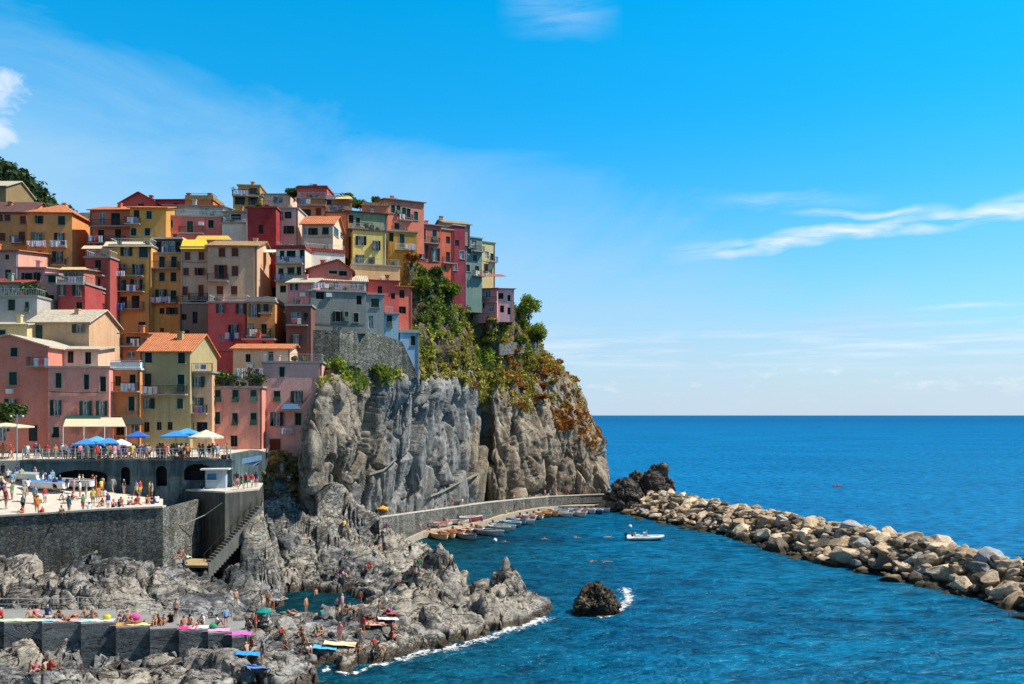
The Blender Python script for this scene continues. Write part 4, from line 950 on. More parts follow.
h('house', 'pale grey loggia house with wide window above the white lattice wall', 223, 246, 212, 224, 138, 0, A(150,150,160), 6, ('shed', .5, 'gr'), '236,217,10,6,n; 227,218,4,6,c', down=2)
h('house', 'windowless dark crimson house with one narrow opening', 246, 276, 208, 262, 134, 0, A(140,22,30), 9, ('flat', 0, 'rd'), '261,229,4.5,9,n', down=4)
YT = h('house', 'bright yellow rooftop house with dark shutters and top terrace', 233, 262, 196, 212, 150, 6, A(190,150,30), 8, ('flat', 0), '240,201,9,8,og; 253,201,9,8,og', down=4, balc=((233,259,196.5),))
h('house', 'small penthouse with awning on the bright yellow house', 238, 260, 186, 196, 152, 6, A(170,130,60), 5, ('flat', 0, 'oc'), '243,191,5,6,n; 253,191,8,6,n', down=1)
h('house', 'low white flat roofed house on the skyline with dark wide window', 262, 290, 195, 210, 151, 0, A(195,172,165), 7, ('flat', 0, 'gr'), '278,200,10,7,n', down=4)
h('house', 'pale mint house with roof plants and green shutters', 275, 298, 209, 246, 136.5, 0, A(185,170,165), 8, ('flat', 0), '289,230,10,8,og; 288,215,7,7,n; 281,216,4,8,c', down=4)
h('house', 'red topped block with orange lower floor, highest on the ridge', 297, 327, 188, 200, 147, 0, A(185,70,60), 7, ('flat', .2, 'rd'), '320,199,4,5,n', down=1, chim=((311, 3),))
h('house', 'ochre brown house with large dark loggia below the red top', 297, 326, 199, 240, 145, 2, A(185,115,60), 8, ('flat', 0), '306,214,10,10,n; 318.5,212,5.5,8,b; 305,203,8,4,n', balc=((298,326,205.5),), down=3)
h('house', 'stepped brown terrace house with parasols beside the ridge trees', 326, 352, 200, 222, 146, 14, A(170,110,75), 8, ('flat', .5), '329,202,5,5,n; 340,207,6,5,n; 334,214,7,5,n', down=3, balc=((328,350,212),))
OR_ = h('house', 'white gabled house with orange tiled roof and three small windows', 302, 333, 224, 255, 133, 0, A(205,175,150), 7, ('side', 1.9, 'or'), '305,231,3.5,7,n; 313,231.5,9,7,og; 325.5,231,6,7,g; 326,246,5,5,n', down=4, side='336,232,4.5,8,l; 342,235,3,5,l')
h('house', 'orange house below a dark cornice on the ridge', 326, 348, 213, 240, 141, 0, A(200,110,40), 7, ('flat', 0, 'br'), '', down=3)
h('house', 'grey green top floor with continuous dark balcony', 347, 387, 213, 232, 142.5, 20, A(135,140,110), 8, ('shed', .5, 'br'), '351,219,5,8,n; 358,222,4,9,g; 366,227,5,8,n; 372,229,4,8,n', balc=((347,372,229,'i',.8),), down=1)
YL = h('house', 'lemon yellow house with dark green open shutters facing the sea', 353, 386, 231, 266, 140.5, 20, A(225,195,95,1.0), 8, ('flat', 0, 'br'), '361,241,10,10,oc; 376,246,10,10,oc; 360,259,9,8,oc; 371,261,8,7,og', down=3)
ST = h('house', 'coral tower house with row of tall shutters and roof railing', 386, 424, 201, 236, 152, 26, A(220,115,85,1.0), 9, ('side', .7, 'oc'), '393,209,4,8,g; 398.5,210,4,9,g; 404,212,4,9,g; 408.5,213,4,9,g; 416,216,4,9,g; 397,226,5,6,n; 402,226,3,4,n', balc=((398,412,220,'i',.6),), down=3)
h('house', 'dull orange house with arched green door behind the lemon yellow house', 362, 388, 206, 240, 150, 6, A(190,110,70), 8, ('flat', .4, 'oc'), '375,220,5.5,10,g; 373,209,4,5,n', down=4)
h('house', 'mustard green house with bright green shutter and cream balcony', 388, 417, 232, 272, 148, 16, A(175,135,30,1.1), 8, ('flat', 0), '402,241,5,14,g; 406,257,5,6,b; 391,237,5,9,n', balc=((395,415,250,'w',.7),), down=4)
h('house', 'brick red house with two floors of long dark shutters', 417, 441, 225, 268, 155, 26, A(190,90,65,1.0), 8, ('shed', .6, 'gr'), '423.5,234,4.5,12; 434.5,236,4.5,12; 423,252,9,15,oc; 435,255,9,14,oc', balc=((421,439,243,'i',.6),), down=5)
h('house', 'burnt orange narrow house on the ridge falling to the sea', 441, 453, 230, 275, 159, 28, A(200,90,45,1.0), 8, ('flat', 0), '448,240,4,7,n; 448,257,4,10,n; 445,268,3,5,n', balc=((442,453,263,'i',.6),), down=5)
h('house', 'magenta house with grey top floor and small windows', 453, 465, 226, 282, 163, 28, A(135,38,65,1.0), 8, ('flat', 0), '457,243,4,6,n; 462,255,4,8,c; 455,267,4,7,c', down=5)
h('house', 'grey gabled top floor above the magenta house', 445, 470, 224, 240, 166, 24, A(130,125,120), 7, ('side', 1.2, 'oc'), '458,231,6,5,n', down=1, chim=((446, 3),))
h('house', 'teal grey weathered house with balconies near the end of the ridge', 465, 482, 238, 287, 168, 30, A(95,130,130,1.1), 8, ('flat', 0), '474,244,5,8,c; 469,251,4,5,n; 475,258,4,6,n; 468,268,4,7,g; 477,270,4,8,n', balc=((472,483,251.5),(472,484,276)), down=5)
h('house', 'pale yellow end house of the ridge with tall narrow windows', 482, 495, 243, 288, 172, 34, A(195,190,140,1.0), 7, ('flat', 0, 'oc'), '487,255,3.5,7,n; 492,257,3,7,n; 486,268,4,8,b; 491,272,3,6,n', balc=((489,496,262),), down=5)
LP = h('house', 'lone pink villa with red roof standing in the greenery', 473, 497, 289, 318, 171, -12, A(190,120,130), 6, ('shed', .6, 'rd'), '476,295,3,5,n; 481,293,3,6,n; 488,294,6,7,n; 483,305,3,6,n; 491,308,6,7,n; 476,306,3,5,n', balc=((483,497,302),), down=1)
h('house', 'pink wing of the lone villa with four dark windows', 497, 514, 289, 317, 171.5, 10, A(215,170,185,1.0), 6, ('shed', .6, 'or'), '501,296,5,6,n; 509,298,3,6,n; 502,309,4,7,n; 509,311,3,7,n', down=1)

# stone base under the curved house
def stonewall(name, label, pts, z0s, z1s, mat, cat='wall', thick=1.2, group=None):
    """wall following plan points; thickness away from the camera"""
    mb = MB(); n = len(pts)
    for i in range(n-1):
        (xa, ya), (xb, yb) = pts[i], pts[i+1]; d_ = Vector((xb-xa, yb-ya)).normalized(); nn = Vector((-d_.y, d_.x))*thick
        mb.prism([(xa, ya), (xb, yb), (xb+nn.x, yb+nn.y), (xa+nn.x, ya+nn.y)], [z0s[i], z0s[i+1], z0s[i+1], z0s[i]], [z1s[i], z1s[i+1], z1s[i+1], z1s[i]])
    return tag(mb.build(name, mat), label, cat, group)
def masonry(name, c, s=1.6, dark=.35, joints=True):
    t = NT(name); v = t.coord(); nz = t.noise(v, .5, 6, .65)
    g = t.t.nodes.new('ShaderNodeNewGeometry'); sp = t.t.nodes.new('ShaderNodeSeparateXYZ'); t.link(g.outputs['Position'], sp.inputs[0])
    cb = t.t.nodes.new('ShaderNodeCombineXYZ'); t.link(t.math('ADD', sp.outputs['X'], t.math('MULTIPLY', sp.outputs['Y'], .8)), cb.inputs[0]); t.link(sp.outputs['Z'], cb.inputs[1])
    vo = t.t.nodes.new('ShaderNodeTexVoronoi'); vo.inputs['Scale'].default_value = s; mp = t.t.nodes.new('ShaderNodeMapping'); mp.inputs['Scale'].default_value = (.7, 1.3, 1)
    t.link(cb.outputs[0], mp.inputs[0]); t.link(mp.outputs[0], vo.inputs['Vector'])
    ve = t.t.nodes.new('ShaderNodeTexVoronoi'); ve.feature = 'DISTANCE_TO_EDGE'; ve.inputs['Scale'].default_value = s; t.link(mp.outputs[0], ve.inputs['Vector'])
    sx = t.t.nodes.new('ShaderNodeSeparateXYZ'); t.link(vo.outputs['Color'], sx.inputs[0])
    f = t.math('ADD', t.math('MULTIPLY', sx.outputs[0], .5 if joints else .0), t.math('MULTIPLY', nz, .7 if joints else 1.3))
    cc = t.ramp(f, [(.3, sc(c, .45)), (.6, c), (.95, sc(c, 1.5))])
    jt = t.ramp(ve.outputs['Distance'] if joints else t.noise(v, 2.5, 5, .7), [(.0, 0.), (.09, 1.)]); cc = t.mix(t.math('SUBTRACT', 1., jt), cc, sc(c, dark))
    vs = t.coord((1, 1, .09)); st = t.ramp(t.noise(vs, 1.1, 5, .6), [(.45, 0.), (.7, .6)]); cc = t.mix(st, cc, sc(c, .4))
    lt = t.ramp(t.noise(vs, 1.9, 6, .65), [(.50, 0.), (.66, .6 if not joints else .3)]); cc = t.mix(lt, cc, (c[0]*2.6, c[1]*2.5, c[2]*2.1)); al = t.ramp(t.noise(v, .35, 5, .6), [(.52, 0.), (.66, .55)]); cc = t.mix(al, cc, (.07, .075, .035))
    return t.out(cc, .9, t.bump(t.math('ADD', jt, nz), .8, .12), .15)
RUBBLE = masonry('rubble_masonry', (.17, .17, .15), 2.0, .5); RUBBLE_D = masonry('dark_masonry', (.19, .185, .17), 3., .4)
def plan(px, Y): return ((px-512)/F*Y, Y)
stonewall('retaining_wall', 'rough stone base wall under the blue grey curved house', [plan(306,119.5), plan(340,120.3), plan(370,124.5), plan(402,128.8), plan(418,129.6)], [21, 21, 22.5, 24.6, 26], [W(306,330,119.5)[2], W(340,330,120)[2], W(370,331,124)[2], W(400,341,128)[2], W(418,381,129)[2]], RUBBLE, thick=6)
# concrete coat on the terrace edge etc. comes with the harbour
laundry(O2, 'blue and white washing under the upper windows of the orange ochre house', 29, 47, 242, -.9, (0, 1, 0, 1), .9)
laundry(O2, 'white washing under the window nearest the hip roof corner', 52, 68, 242, -.9, (1, 0, 7), .9, 2)
laundry(O2, 'sky blue sheets drying on the lower balcony of the orange ochre house', 29, 47, 259, -.9, (1, 1, 1, 0), 1.0, 3)
laundry(YA, 'big dark blue cloth over the lowest balcony of the golden house', 116, 128, 304, -1.0, (2, 2), 1.6, 4)
laundry(YA, 'grey white washing on the upper balcony of the golden house', 113, 128, 272, -1.0, (0, 1, 0), .8, 5)
laundry(YB, 'pink washing hung at the amber house balcony', 152, 170, 298, -1.0, (4, 0, 4), .8, 6)
laundry(SB, 'blue and white washing on the salmon balcony', 91, 106, 237, -1.0, (1, 3, 0), 1.1, 7)
laundry(RE, 'white and dark washing on the rose red house', 226, 245, 333, -.6, (0, 7, 0, 3), 1.2, 8)
laundry(L1, 'pale blue sheets drying low on the lilac house', 281, 294, 428, -.6, (1, 1, 1), .9, 9)
laundry(PM, 'white sheet drying beside the mauve house terrace', 313, 326, 283, -.3, (0, 0), .9, 10)

def auto_laundry():
    rr = random.Random(17); n = 0
    for lab, (root, pl, cu, zb, hw) in list(HOUSES.items()):
        bal = [c for c in root.children if c.name.startswith('balcony')]
        for i, b in enumerate(bal[:2]):
            if rr.random() > .6: continue
            xs = [v.co.x for v in b.data.vertices]; z = max(v.co.z for v in b.data.vertices); y = min(v.co.y for v in b.data.vertices)
            u0 = rr.uniform(min(xs), (min(xs)+max(xs))/2); u1 = u0+rr.uniform(.9, 1.9)
            M = Matrix.Translation(root.location) @ Matrix.Rotation(root.rotation_euler.z, 4, 'Z')
            cols = [rr.choice([0, 0, 1, 2, 3, 4, 6, 7]) for _ in range(rr.randint(2, 4))]; nm = ['light', 'pale blue', 'navy', 'red', 'pink', 'green', 'cream', 'dark'][cols[0]]
            w = lab.split(); l = f"washing with {nm} piece {'lower' if i else 'upper'} on " + ' '.join(w[:9]); 
            r = empty('laundry', M @ Vector(((u0+u1)/2, y-.08, z+.85)), root.rotation_euler.z, l, 'laundry', 'laundry hung out to dry'); wd_ = (u1-u0)/2
            ln = MB(); ln.tube([(-wd_, 0, 0), (0, 0, -.03), (wd_, 0, 0)], .012, 5); ln.build('line', WHITE_P, r)
            for k, c in enumerate(cols):
                a = -wd_+2*wd_*(k+.1)/len(cols); e = -wd_+2*wd_*(k+.9)/len(cols); hh = rr.uniform(.5, 1.0); cb = MB(); cb.box(a, e, -.015, .015, -hh, -.02); cb.build('cloth', clothm(CLOTHC[c]), r)
auto_laundry()
# ------------------------------------------------------------ terrace, walls, platforms
CONC = masonry('shaded_stained_concrete', (.065, .095, .11), 1., .8, False); CONC_L = stucco((.34, .32, .28)); PALE = stucco((.60, .54, .45)); CONC_D = masonry('dark_concrete', (.075, .075, .07), 1., .8, False)  # CONC: stains plus a dark blue base that paints in the wall's shade
def poly_slab(name, tops, thick, mat):
    """tops: world points (x,y,z) ccw; solid down by thick"""
    mb = MB(); n = len(tops); mb.prism([(p[0], p[1]) for p in tops], [p[2]-thick for p in tops], [p[2] for p in tops])
    return tag(mb.build(name, mat), kind='structure')
TZ = lambda x, y: 15.0+(y-91)*.05
tp = [(*plan(px, Y), TZ(0, Y)) for px, Y in ((20, 92.4), (232, 94.4), (262, 103.2), (268, 108), (320, 111), (320, 122), (-120, 122), (-120, 92.5))]
poly_slab('terrace_pavement', tp, 6, PALE)
PC = [(-160, 80, 9.7), (0, 80, 10.3), (158, 82, 10.95), (172, 91, 11.0), (20, 90.9, 13.2), (-160, 90.9, 14.)]
def plat_z(x, y):
    k = np.clip((y-80.5)/10.4, 0, 1); px = x/y*F+512; r = np.clip(px/165, -.5, 1)
    return (10.3+.65*r)*(1-k)+(13.3-2.3*r)*k
gp = np.array([[(*plan(px, 80+1.8*max(0, px)/160+(90.9-80-1.8*max(0, px)/160)*j/8), 0) for j in range(9)] for px in np.linspace(-160, 163, 30)])
gp[:, :, 2] = plat_z(gp[:, :, 0].reshape(-1), gp[:, :, 1].reshape(-1)).reshape(30, 9)
tag(grid_obj('boat_landing', gp, PALE), kind='structure')
wp = [plan(px, 80+1.8*max(0, px)/160-.05) for px in (-160, -60, 0, 50, 100, 163)]
zt = [float(plat_z(np.array([p[0]]), np.array([p[1]]))[0])+.12 for p in wp]
stonewall('stone_wall', 'dark rubble wall holding up the boat landing above the rocks', wp, [5]*6, zt, RUBBLE_D, thick=.6)
pR = plan(163, 81.8); stonewall('stone_wall', 'short side wall of the boat landing beside the dark gap', [pR, (pR[0]+.3, 91)], [5, 5], [10.93, 11.0], RUBBLE_D, thick=.5)
# coping of the landing edge
mb = MB()
for i in range(5):
    (xa, ya), (xb, yb) = wp[i], wp[i+1]; mb.prism([(xa, ya-.12), (xb, yb-.12), (xb, yb+.75), (xa, ya+.75)], [zt[i]+.004, zt[i+1]+.004, zt[i+1]+.004, zt[i]+.004], [zt[i]+.18, zt[i+1]+.18, zt[i+1]+.18, zt[i]+.18])
tag(mb.build('kerb', PALE), kind='structure')
# big retaining wall with arched boat stores
Wl = plan(20, 90.9); Wr = plan(232, 92.9); dW = Vector((Wr[0]-Wl[0], Wr[1]-Wl[1])); LW = dW.length; thW = math.atan2(dW.y, dW.x); dn = (dW.x/LW, dW.y/LW)
rw = empty('retaining_wall', (Wl[0], Wl[1], 8), thW, 'tall stained concrete retaining wall with arched boat stores under the terrace', 'wall')
plW = Plane(Wl, dn)
def arch(x0, x1, y0, y1):
    a, _ = plW.hit(x0); b, _ = plW.hit(x1); _, zt_ = plW.hit((x0+x1)/2, y0); _, zb_ = plW.hit((x0+x1)/2, y1); r = min((b-a)/2, (zt_-zb_)*.5); c = (a+b)/2; hw_ = (b-a)/2; hs_ = []
    N = 7; hs_.append((a, b, zb_-8, zt_-r-8))
    for k in range(N):
        f_ = (k+1)/N; ww = hw_*math.sqrt(max(.02, 1-(f_-.07)**2)); hs_.append((c-ww, c+ww, zt_-r+r*k/N-8, zt_-r+r*f_-8))
    return hs_, (a, b, zb_-8, zt_-8)
holes = []; backs = []
for q in ((57, 107, 470, 482), (121, 130, 467, 485), (156, 167, 466, 486), (184, 212, 464, 480)):
    hh, bk = arch(*q); holes += hh; backs.append(bk)
mb = MB(); panel(mb, 0, LW, 0, 7.0, holes, lambda u, v, z: (u, v, z), rev=0); mb.box(0, LW, -.15, 2.0, 6.98, 7.2)
wl = mb.build('wall', CONC, rw)
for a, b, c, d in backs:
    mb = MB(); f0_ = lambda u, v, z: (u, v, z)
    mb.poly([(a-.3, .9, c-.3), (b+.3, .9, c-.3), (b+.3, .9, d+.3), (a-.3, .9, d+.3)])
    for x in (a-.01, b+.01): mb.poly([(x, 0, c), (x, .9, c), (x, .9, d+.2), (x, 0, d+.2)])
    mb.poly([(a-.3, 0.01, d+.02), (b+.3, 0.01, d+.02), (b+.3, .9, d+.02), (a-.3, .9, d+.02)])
    mb.build('boat_store_shade', plain((.03, .032, .035), .9, .1), rw)  # shallow near-black lining, painted to stand for the shade inside the arch
# terrace railing
rl = empty('railing', (Wl[0], Wl[1], 15.1), thW, 'long pale iron railing along the terrace edge above the retaining wall', 'railing')
rls = MB()
for k in range(33):
    u = .2+(LW-.4)*k/32; zz = .12+.006*u; pst = MB(); pst.box(u-.04, u+.04, .1, .18, zz, zz+1.1); pst.build('post', plain((.6, .62, .62), .5, .4), rl)
for hh in (.4, .75, 1.1): rls.box(.2, LW-.2, .115, .165, .12+hh, .12+hh+.05)
rls.build('rail', plain((.5, .52, .54), .5, .4), rl)
# lower walls right of the terrace, below the pink and lilac houses
stonewall('retaining_wall', 'blue grey plastered wall below the rose pink and lilac houses', [plan(230, 92.9), plan(258, 101.8), plan(268, 103.6)], [7]*3, [15.6, 15.8, 15.4], CONC, thick=1)
# block with the kiosk
bt = [(*plan(176, 93.5), 11.7), (*plan(225, 88.5), 11.85), (*plan(259, 91.5), 11.9), (*plan(263, 98), 12.0), (*plan(178, 100), 12.0)]
mb = MB(); mb.prism([(p[0], p[1]) for p in bt], 3.5, [p[2] for p in bt]); tag(mb.build('landing_block', CONC_D), kind='structure')
mb = MB(); mb.prism([(p[0], p[1]) for p in bt], [p[2]+.004 for p in bt], [p[2]+.18 for p in bt]); tag(mb.build('landing_pavement', PALE), kind='structure')
mb = MB(); q = [(*plan(262, 102.0), 15.2), (*plan(238, 95.5), 15.0), (*plan(203, 91.2), 12.1), (*plan(222, 94), 12.1)]
mb.prism([(p[0], p[1]) for p in q][::-1], [p[2]-.6 for p in q][::-1], [p[2] for p in q][::-1]); tag(mb.build('slipway', stucco((.10, .22, .38))), kind='structure')
x, y, z = W(217, 494, 92.5); kz = 12.07
k = empty('kiosk', (x, y, kz), R(8), 'small white kiosk with overhanging flat roof on the landing block', 'kiosk')
mb = MB(); mb.box(-1.05, 1.05, -.8, .8, 0, 2.0); mb.build('booth', stucco((.42, .52, .62)), k)
mb = MB(); mb.box(-1.5, 1.45, -1.25, 1.1, 2.003, 2.16); mb.build('roof', WHITE_P, k)
mb = MB(); mb.box(-.85, .1, -.83, -.79, .95, 1.6); mb.build('window', BLUEP, k); mb = MB(); mb.box(-.95, .2, -1.0, -.803, .86, .93); mb.build('counter', WHITE_P, k)
# stairs down to the rocks
mb = MB(); N = 22; a = np.array([*plan(257, 90.6), 10.4]); b = np.array([*plan(204, 86.2), 5.0])
for i in range(N):
    p = a+(b-a)*(i+.5)/N; d_ = (b-a)[:2]/np.linalg.norm((b-a)[:2]); n_ = np.array([d_[1], -d_[0]]); n_ = n_ if n_[1] < 0 else -n_; st_ = np.linalg.norm((b-a)[:2])/N*.52
    c4 = [p[:2]-d_*st_, p[:2]-d_*st_+n_*.95, p[:2]+d_*st_+n_*.95, p[:2]+d_*st_]
    area = sum(c4[i_][0]*c4[(i_+1) % 4][1]-c4[(i_+1) % 4][0]*c4[i_][1] for i_ in range(4)); c4 = c4 if area > 0 else c4[::-1]
    mb.prism([tuple(c) for c in c4], p[2]-1.6, p[2])
tag(mb.build('stairs', stucco((.17, .165, .15))), 'narrow concrete stairs running down beside the landing block to the rocks', 'stairs')
mb = MB(); e1 = [(*(a+(b-a)*t_)[:2], (a+(b-a)*t_)[2]+.9) for t_ in np.linspace(0, 1, 9)]; mb.tube(e1, .022, 5)
for p in e1: mb.tube([p, (p[0], p[1], p[2]-1.0)], .03, 5)
tag(mb.build('handrail', IRON), 'grey handrail beside the stairs down to the rocks', 'handrail')
mb = MB(); pp = [W(162, 527, 84), W(185, 524, 86), W(205, 515, 88), W(222, 503, 88.3)]; mb.tube(pp, .05, 6); tag(mb.build('mooring_rope', plain((.25, .24, .22))), 'thick rope hanging across the dark gap beside the landing', 'rope')
# wooden jetty at the foot of the stairs
mb = MB(); zj = 5.1; q = [plan(160, 84.5), plan(208, 84.2), plan(206, 88), plan(162, 89)]; mb.prism(q, zj-.25, zj); tag(mb.build('jetty', plain((.42, .30, .16), .8)), 'small plank platform at the foot of the stairs', 'platform')

# ------------------------------------------------------------ bathing deck: stepped concrete blocks
DECK = [(-40, 4, 3.85), (4, 42, 3.80), (42, 81, 3.78), (81, 116, 3.74), (116, 150, 3.45), (150, 179, 3.32), (179, 208, 3.2), (208, 232, 3.0), (232, 247, 2.75)]
DKM = rockmat('deck_concrete', [(.08, .09, .10), (.13, .145, .155), (.18, .195, .205), (.25, .26, .26)], wet=False, scl=.7, bstr=.5)
DKT = stucco((.26, .26, .25))
mb = MB(); mt = MB()
for a, b, z in DECK:
    q = [plan(a, 66.0), plan(b, 66.45), plan(b, 71.2), plan(a, 70.8)]; mb.prism(q, -1, z-.08); mt.prism(q, z-.079, z+.05)
tag(mb.build('bathing_deck', DKM), kind='structure'); tag(mt.build('deck_surface', DKT), kind='structure')
def deck_z(px):
    for a, b, z in DECK:
        if a <= px < b: return z+.06
    return 3
hr = empty('handrail', (*plan(-20, 70.6), 3.8), 0, 'rope handrail on iron posts along the back of the bathing deck', 'handrail')
pts_ = [(-20, 597), (18, 598), (45, 598), (78, 597), (112, 596), (150, 604), (190, 609), (232, 611)]
o0 = Vector(hr.location); top_ = [Vector(W(p[0], p[1], 70.6))-o0 for p in pts_]
mb = MB(); 
for dz in (0, -.45):
    sm = []
    for i in range(len(top_)-1):
        for k_ in range(5): t_ = k_/5; p = top_[i].lerp(top_[i+1], t_); sm.append(p+Vector((0, 0, dz-.10*math.sin(math.pi*t_))))
    sm.append(top_[-1]+Vector((0, 0, dz))); mb.tube(sm, .028, 5)
mb.build('rope', plain((.5, .5, .48)), hr)
for p in top_:
    mb = MB(); mb.tube([p+Vector((0, 0, .05)), p+Vector((0, 0, -1.3))], .05, 6); mb.build('post', plain((.42, .43, .42)), hr)

# ------------------------------------------------------------ quay along the cliff foot
LOW = [(405,540),(423,532),(452,527.5),(482,522),(502,515.5),(520,511.5),(538,508.5),(558,506),(590,505.5),(622,505.5),(645,506)]
LZ = 1.0; low = [((px-512)/F*(HC-LZ)*F/(y-HZ), (HC-LZ)*F/(y-HZ)) for px, y in LOW]
def ribbon(name, line, zt, zb, width, mat, **kw):
    """path: line = front (camera side) edge, width away from the camera"""
    P_ = [Vector(p[:2]) for p in line]; out = []
    for i, p in enumerate(P_):
        d_ = (P_[min(i+1, len(P_)-1)]-P_[max(i-1, 0)]).normalized(); out.append(p+Vector((-d_.y, d_.x))*width)
    zt_ = zt if isinstance(zt, list) else [zt]*len(P_); mb = MB(); n = len(P_)
    b0 = 0; mb.v = [(*p, zt_[i]) for i, p in enumerate(P_)]+[(*p, zt_[i]) for i, p in enumerate(out)]+[(*p, zb) for p in P_]+[(*p, zb) for p in out]
    for i in range(n-1): mb.f += [[i, i+1, n+i+1, n+i], [2*n+i, 2*n+i+1, i+1, i], [n+i, n+i+1, 3*n+i+1, 3*n+i]]
    mb.f += [[0, n, 3*n, 2*n], [n-1, 2*n-1+0, 4*n-1, 3*n-1]]
    return tag(mb.build(name, mat), **kw)
ribbon('quay', low, LZ, -3, 2.2, stucco((.46, .37, .27)), kind='structure')
UP = [(372,520,128),(395,517,133),(423,513,142),(455,508.5,152),(487,504,161),(515,501,169.5),(548,498,178),(580,496.5,182),(608,495.5,184)]
up = [W(*p) for p in UP]
ribbon('footpath', up, [p[2] for p in up], -3, 3.5, CONC_L, kind='structure')
upw = [(p[0], p[1]-.02) for p in up]
mb = MB()
for i in range(len(up)-1):
    (xa, ya, za), (xb, yb, zb_) = up[i], up[i+1]; mb.prism([(xa+.15, ya-.35), (xb+.15, yb-.35), (xb, yb-.003), (xa, ya-.003)], -2, [za+.25, zb_+.25, zb_+.25, za+.25])
tag(mb.build('quay_wall', RUBBLE_D), 'long dark stone wall carrying the footpath along the cliff foot', 'wall')
mb = MB()
for i in range(len(up)-1):
    (xa, ya, za), (xb, yb, zb_) = up[i], up[i+1]; mb.prism([(xa+.05, ya-.5), (xb+.05, yb-.5), (xb, yb+.15), (xa, ya+.15)], [za+.253, zb_+.253, zb_+.253, za+.253], [za+.42, zb_+.42, zb_+.42, za+.42])
tag(mb.build('parapet_coping', PALE), 'pale coping stones on the wall of the cliff foot path', 'coping')
# hard standing between quay and footpath (where small boats are drawn up)
mb = MB(); A_ = [(p[0]+0, p[1]+2.2) for p in low[:9]]; B_ = [(p[0], p[1]-.4) for p in up[1:9]]
mb.v = [(*p, LZ-.02) for p in A_]+[(*p, LZ+.3) for p in B_]
for i in range(min(len(A_), len(B_))-1): mb.f.append([i, i+1, len(A_)+i+1, len(A_)+i])
tag(mb.build('hard_standing', CONC_D), kind='structure')
# climbing path cut across the cliff and a short white wall on it
def cliff_hit(px, py):
    G_ = GC.reshape(-1, 3); pu = G_[:, 0]/G_[:, 1]*F+512; pv = HZ-(G_[:, 2]-HC)/G_[:, 1]*F
    d_ = (pu-px)**2+(pv-py)**2; i = np.argsort(d_)[:12]; i = i[np.argmin(G_[i, 1])]; return G_[i]
for lab, pp in (('pale stepped path climbing across the grey cliff from the quay', [(432,495),(445,488),(460,480),(479,471)]), ('short pale ledge wall halfway up the grey cliff', [(371,472),(384,469),(396,459)])):
    P_ = [cliff_hit(*p) for p in pp]; mb = MB()
    for i in range(len(P_)-1):
        p, q = P_[i]-np.array([0, .8, 0]), P_[i+1]-np.array([0, .8, 0]); b0 = len(mb.v)
        mb.v += [(p[0], p[1], p[2]-.35), (q[0], q[1], q[2]-.35), (q[0], q[1]+2.2, q[2]-.35), (p[0], p[1]+2.2, p[2]-.35), (p[0], p[1], p[2]-.05), (q[0], q[1], q[2]-.05), (q[0], q[1]+2.2, q[2]-.05), (p[0], p[1]+2.2, p[2]-.05)]
        mb.f += [[b0+k_ for k_ in f_] for f_ in ((0,3,2,1),(4,5,6,7),(0,1,5,4),(1,2,6,5),(2,3,7,6),(3,0,4,7))]
    tag(mb.build('cliff_path', stucco((.30, .28, .20))), lab, 'path')

# ------------------------------------------------------------ boats
def sections(L, Wd, Hh, n=13, stern=.75):
    S = []
    for i in range(n):
        t_ = i/(n-1); w = Wd/2*(stern+(1-stern)*math.sin(math.pi*min(1, t_*1.25)))*(1-max(0, (t_-.55)/.45)**2.2); w = max(w, .02)
        sh = Hh*(1+.28*t_**2.2); k = -Hh*.0+Hh*.35*max(0, (t_-.7)/.3)**2
        S.append((-L/2+L*t_, w, sh, k))
    return S
def make_boat(L=4.2, Wd=1.95, Hh=.72, cover=False, motor=True, mast=False):
    r = empty('rowing_boat', (0, 0, 0)); S = sections(L, Wd, Hh); mb = MB(); m = 7
    for x_, w, sh, k in S:
        for j in range(m):
            a = -1+2*j/(m-1); yy = w*math.copysign(min(1, abs(a)**.55), a) if a else 0; zz = k+(sh-k)*abs(a)**2.2; mb.v.append((x_, yy, zz-.12))
    n = len(S)
    for i in range(n-1):
        for j in range(m-1): mb.f.append([i*m+j, i*m+j+1, (i+1)*m+j+1, (i+1)*m+j])
    mb.f.append([j for j in range(m)]); hull = mb.build('hull', WHITE_P, r, smooth=True)
    gb = MB()
    for s in (-1, 1): gb.tube([(x_, s*w, sh-.12) for x_, w, sh, k in S], .07, 6)
    gb.box(-L/2-.04, -L/2+.04, -S[0][1], S[0][1], Hh-.17, Hh-.08); gb.build('gunwale', plain((.20, .09, .04)), r)
    fb = MB(); lo = [(x_, w*.86, k) for x_, w, sh, k in S]; b0 = 0
    fb.v = [(x_, w, .40+k) for x_, w, k in lo]+[(x_, -w, .40+k) for x_, w, k in lo]; fb.f = [[i, i+1, n+i+1, n+i] for i in range(n-1)]; fb.build('floor', plain((.45, .36, .22)), r)
    if cover:
        cb = MB(); cb.v = [(x_, s*w*1.03, sh-.08+(.14 if s == 0 else 0)) for x_, w, sh, k in S[:-2] for s in (-1, -.5, 0, .5, 1)]
        for i in range(n-3):
            for j in range(4): cb.f.append([i*5+j, i*5+j+1, i*5+j+6, i*5+j+5])
        cb.build('cover', plain((.05, .22, .55), .8), r)
    else:
        for f_ in (.28, .52, .74):
            i = int(f_*(n-1)); x_, w, sh, k = S[i]; tb = MB(); tb.box(x_-.13, x_+.13, -w*.97, w*.97, sh*.62-.12, sh*.62-.07); tb.build('thwart', plain((.42, .27, .12)), r)
    if motor:
        ob = MB(); ob.box(-L/2-.32, -L/2-.08, -.13, .13, Hh-.1, Hh+.3); ob.box(-L/2-.22, -L/2-.12, -.05, .05, -.25, Hh-.1); ob.build('outboard_motor', plain((.05, .05, .06), .4, .5), r)
    return r
prx = random.Random(4)
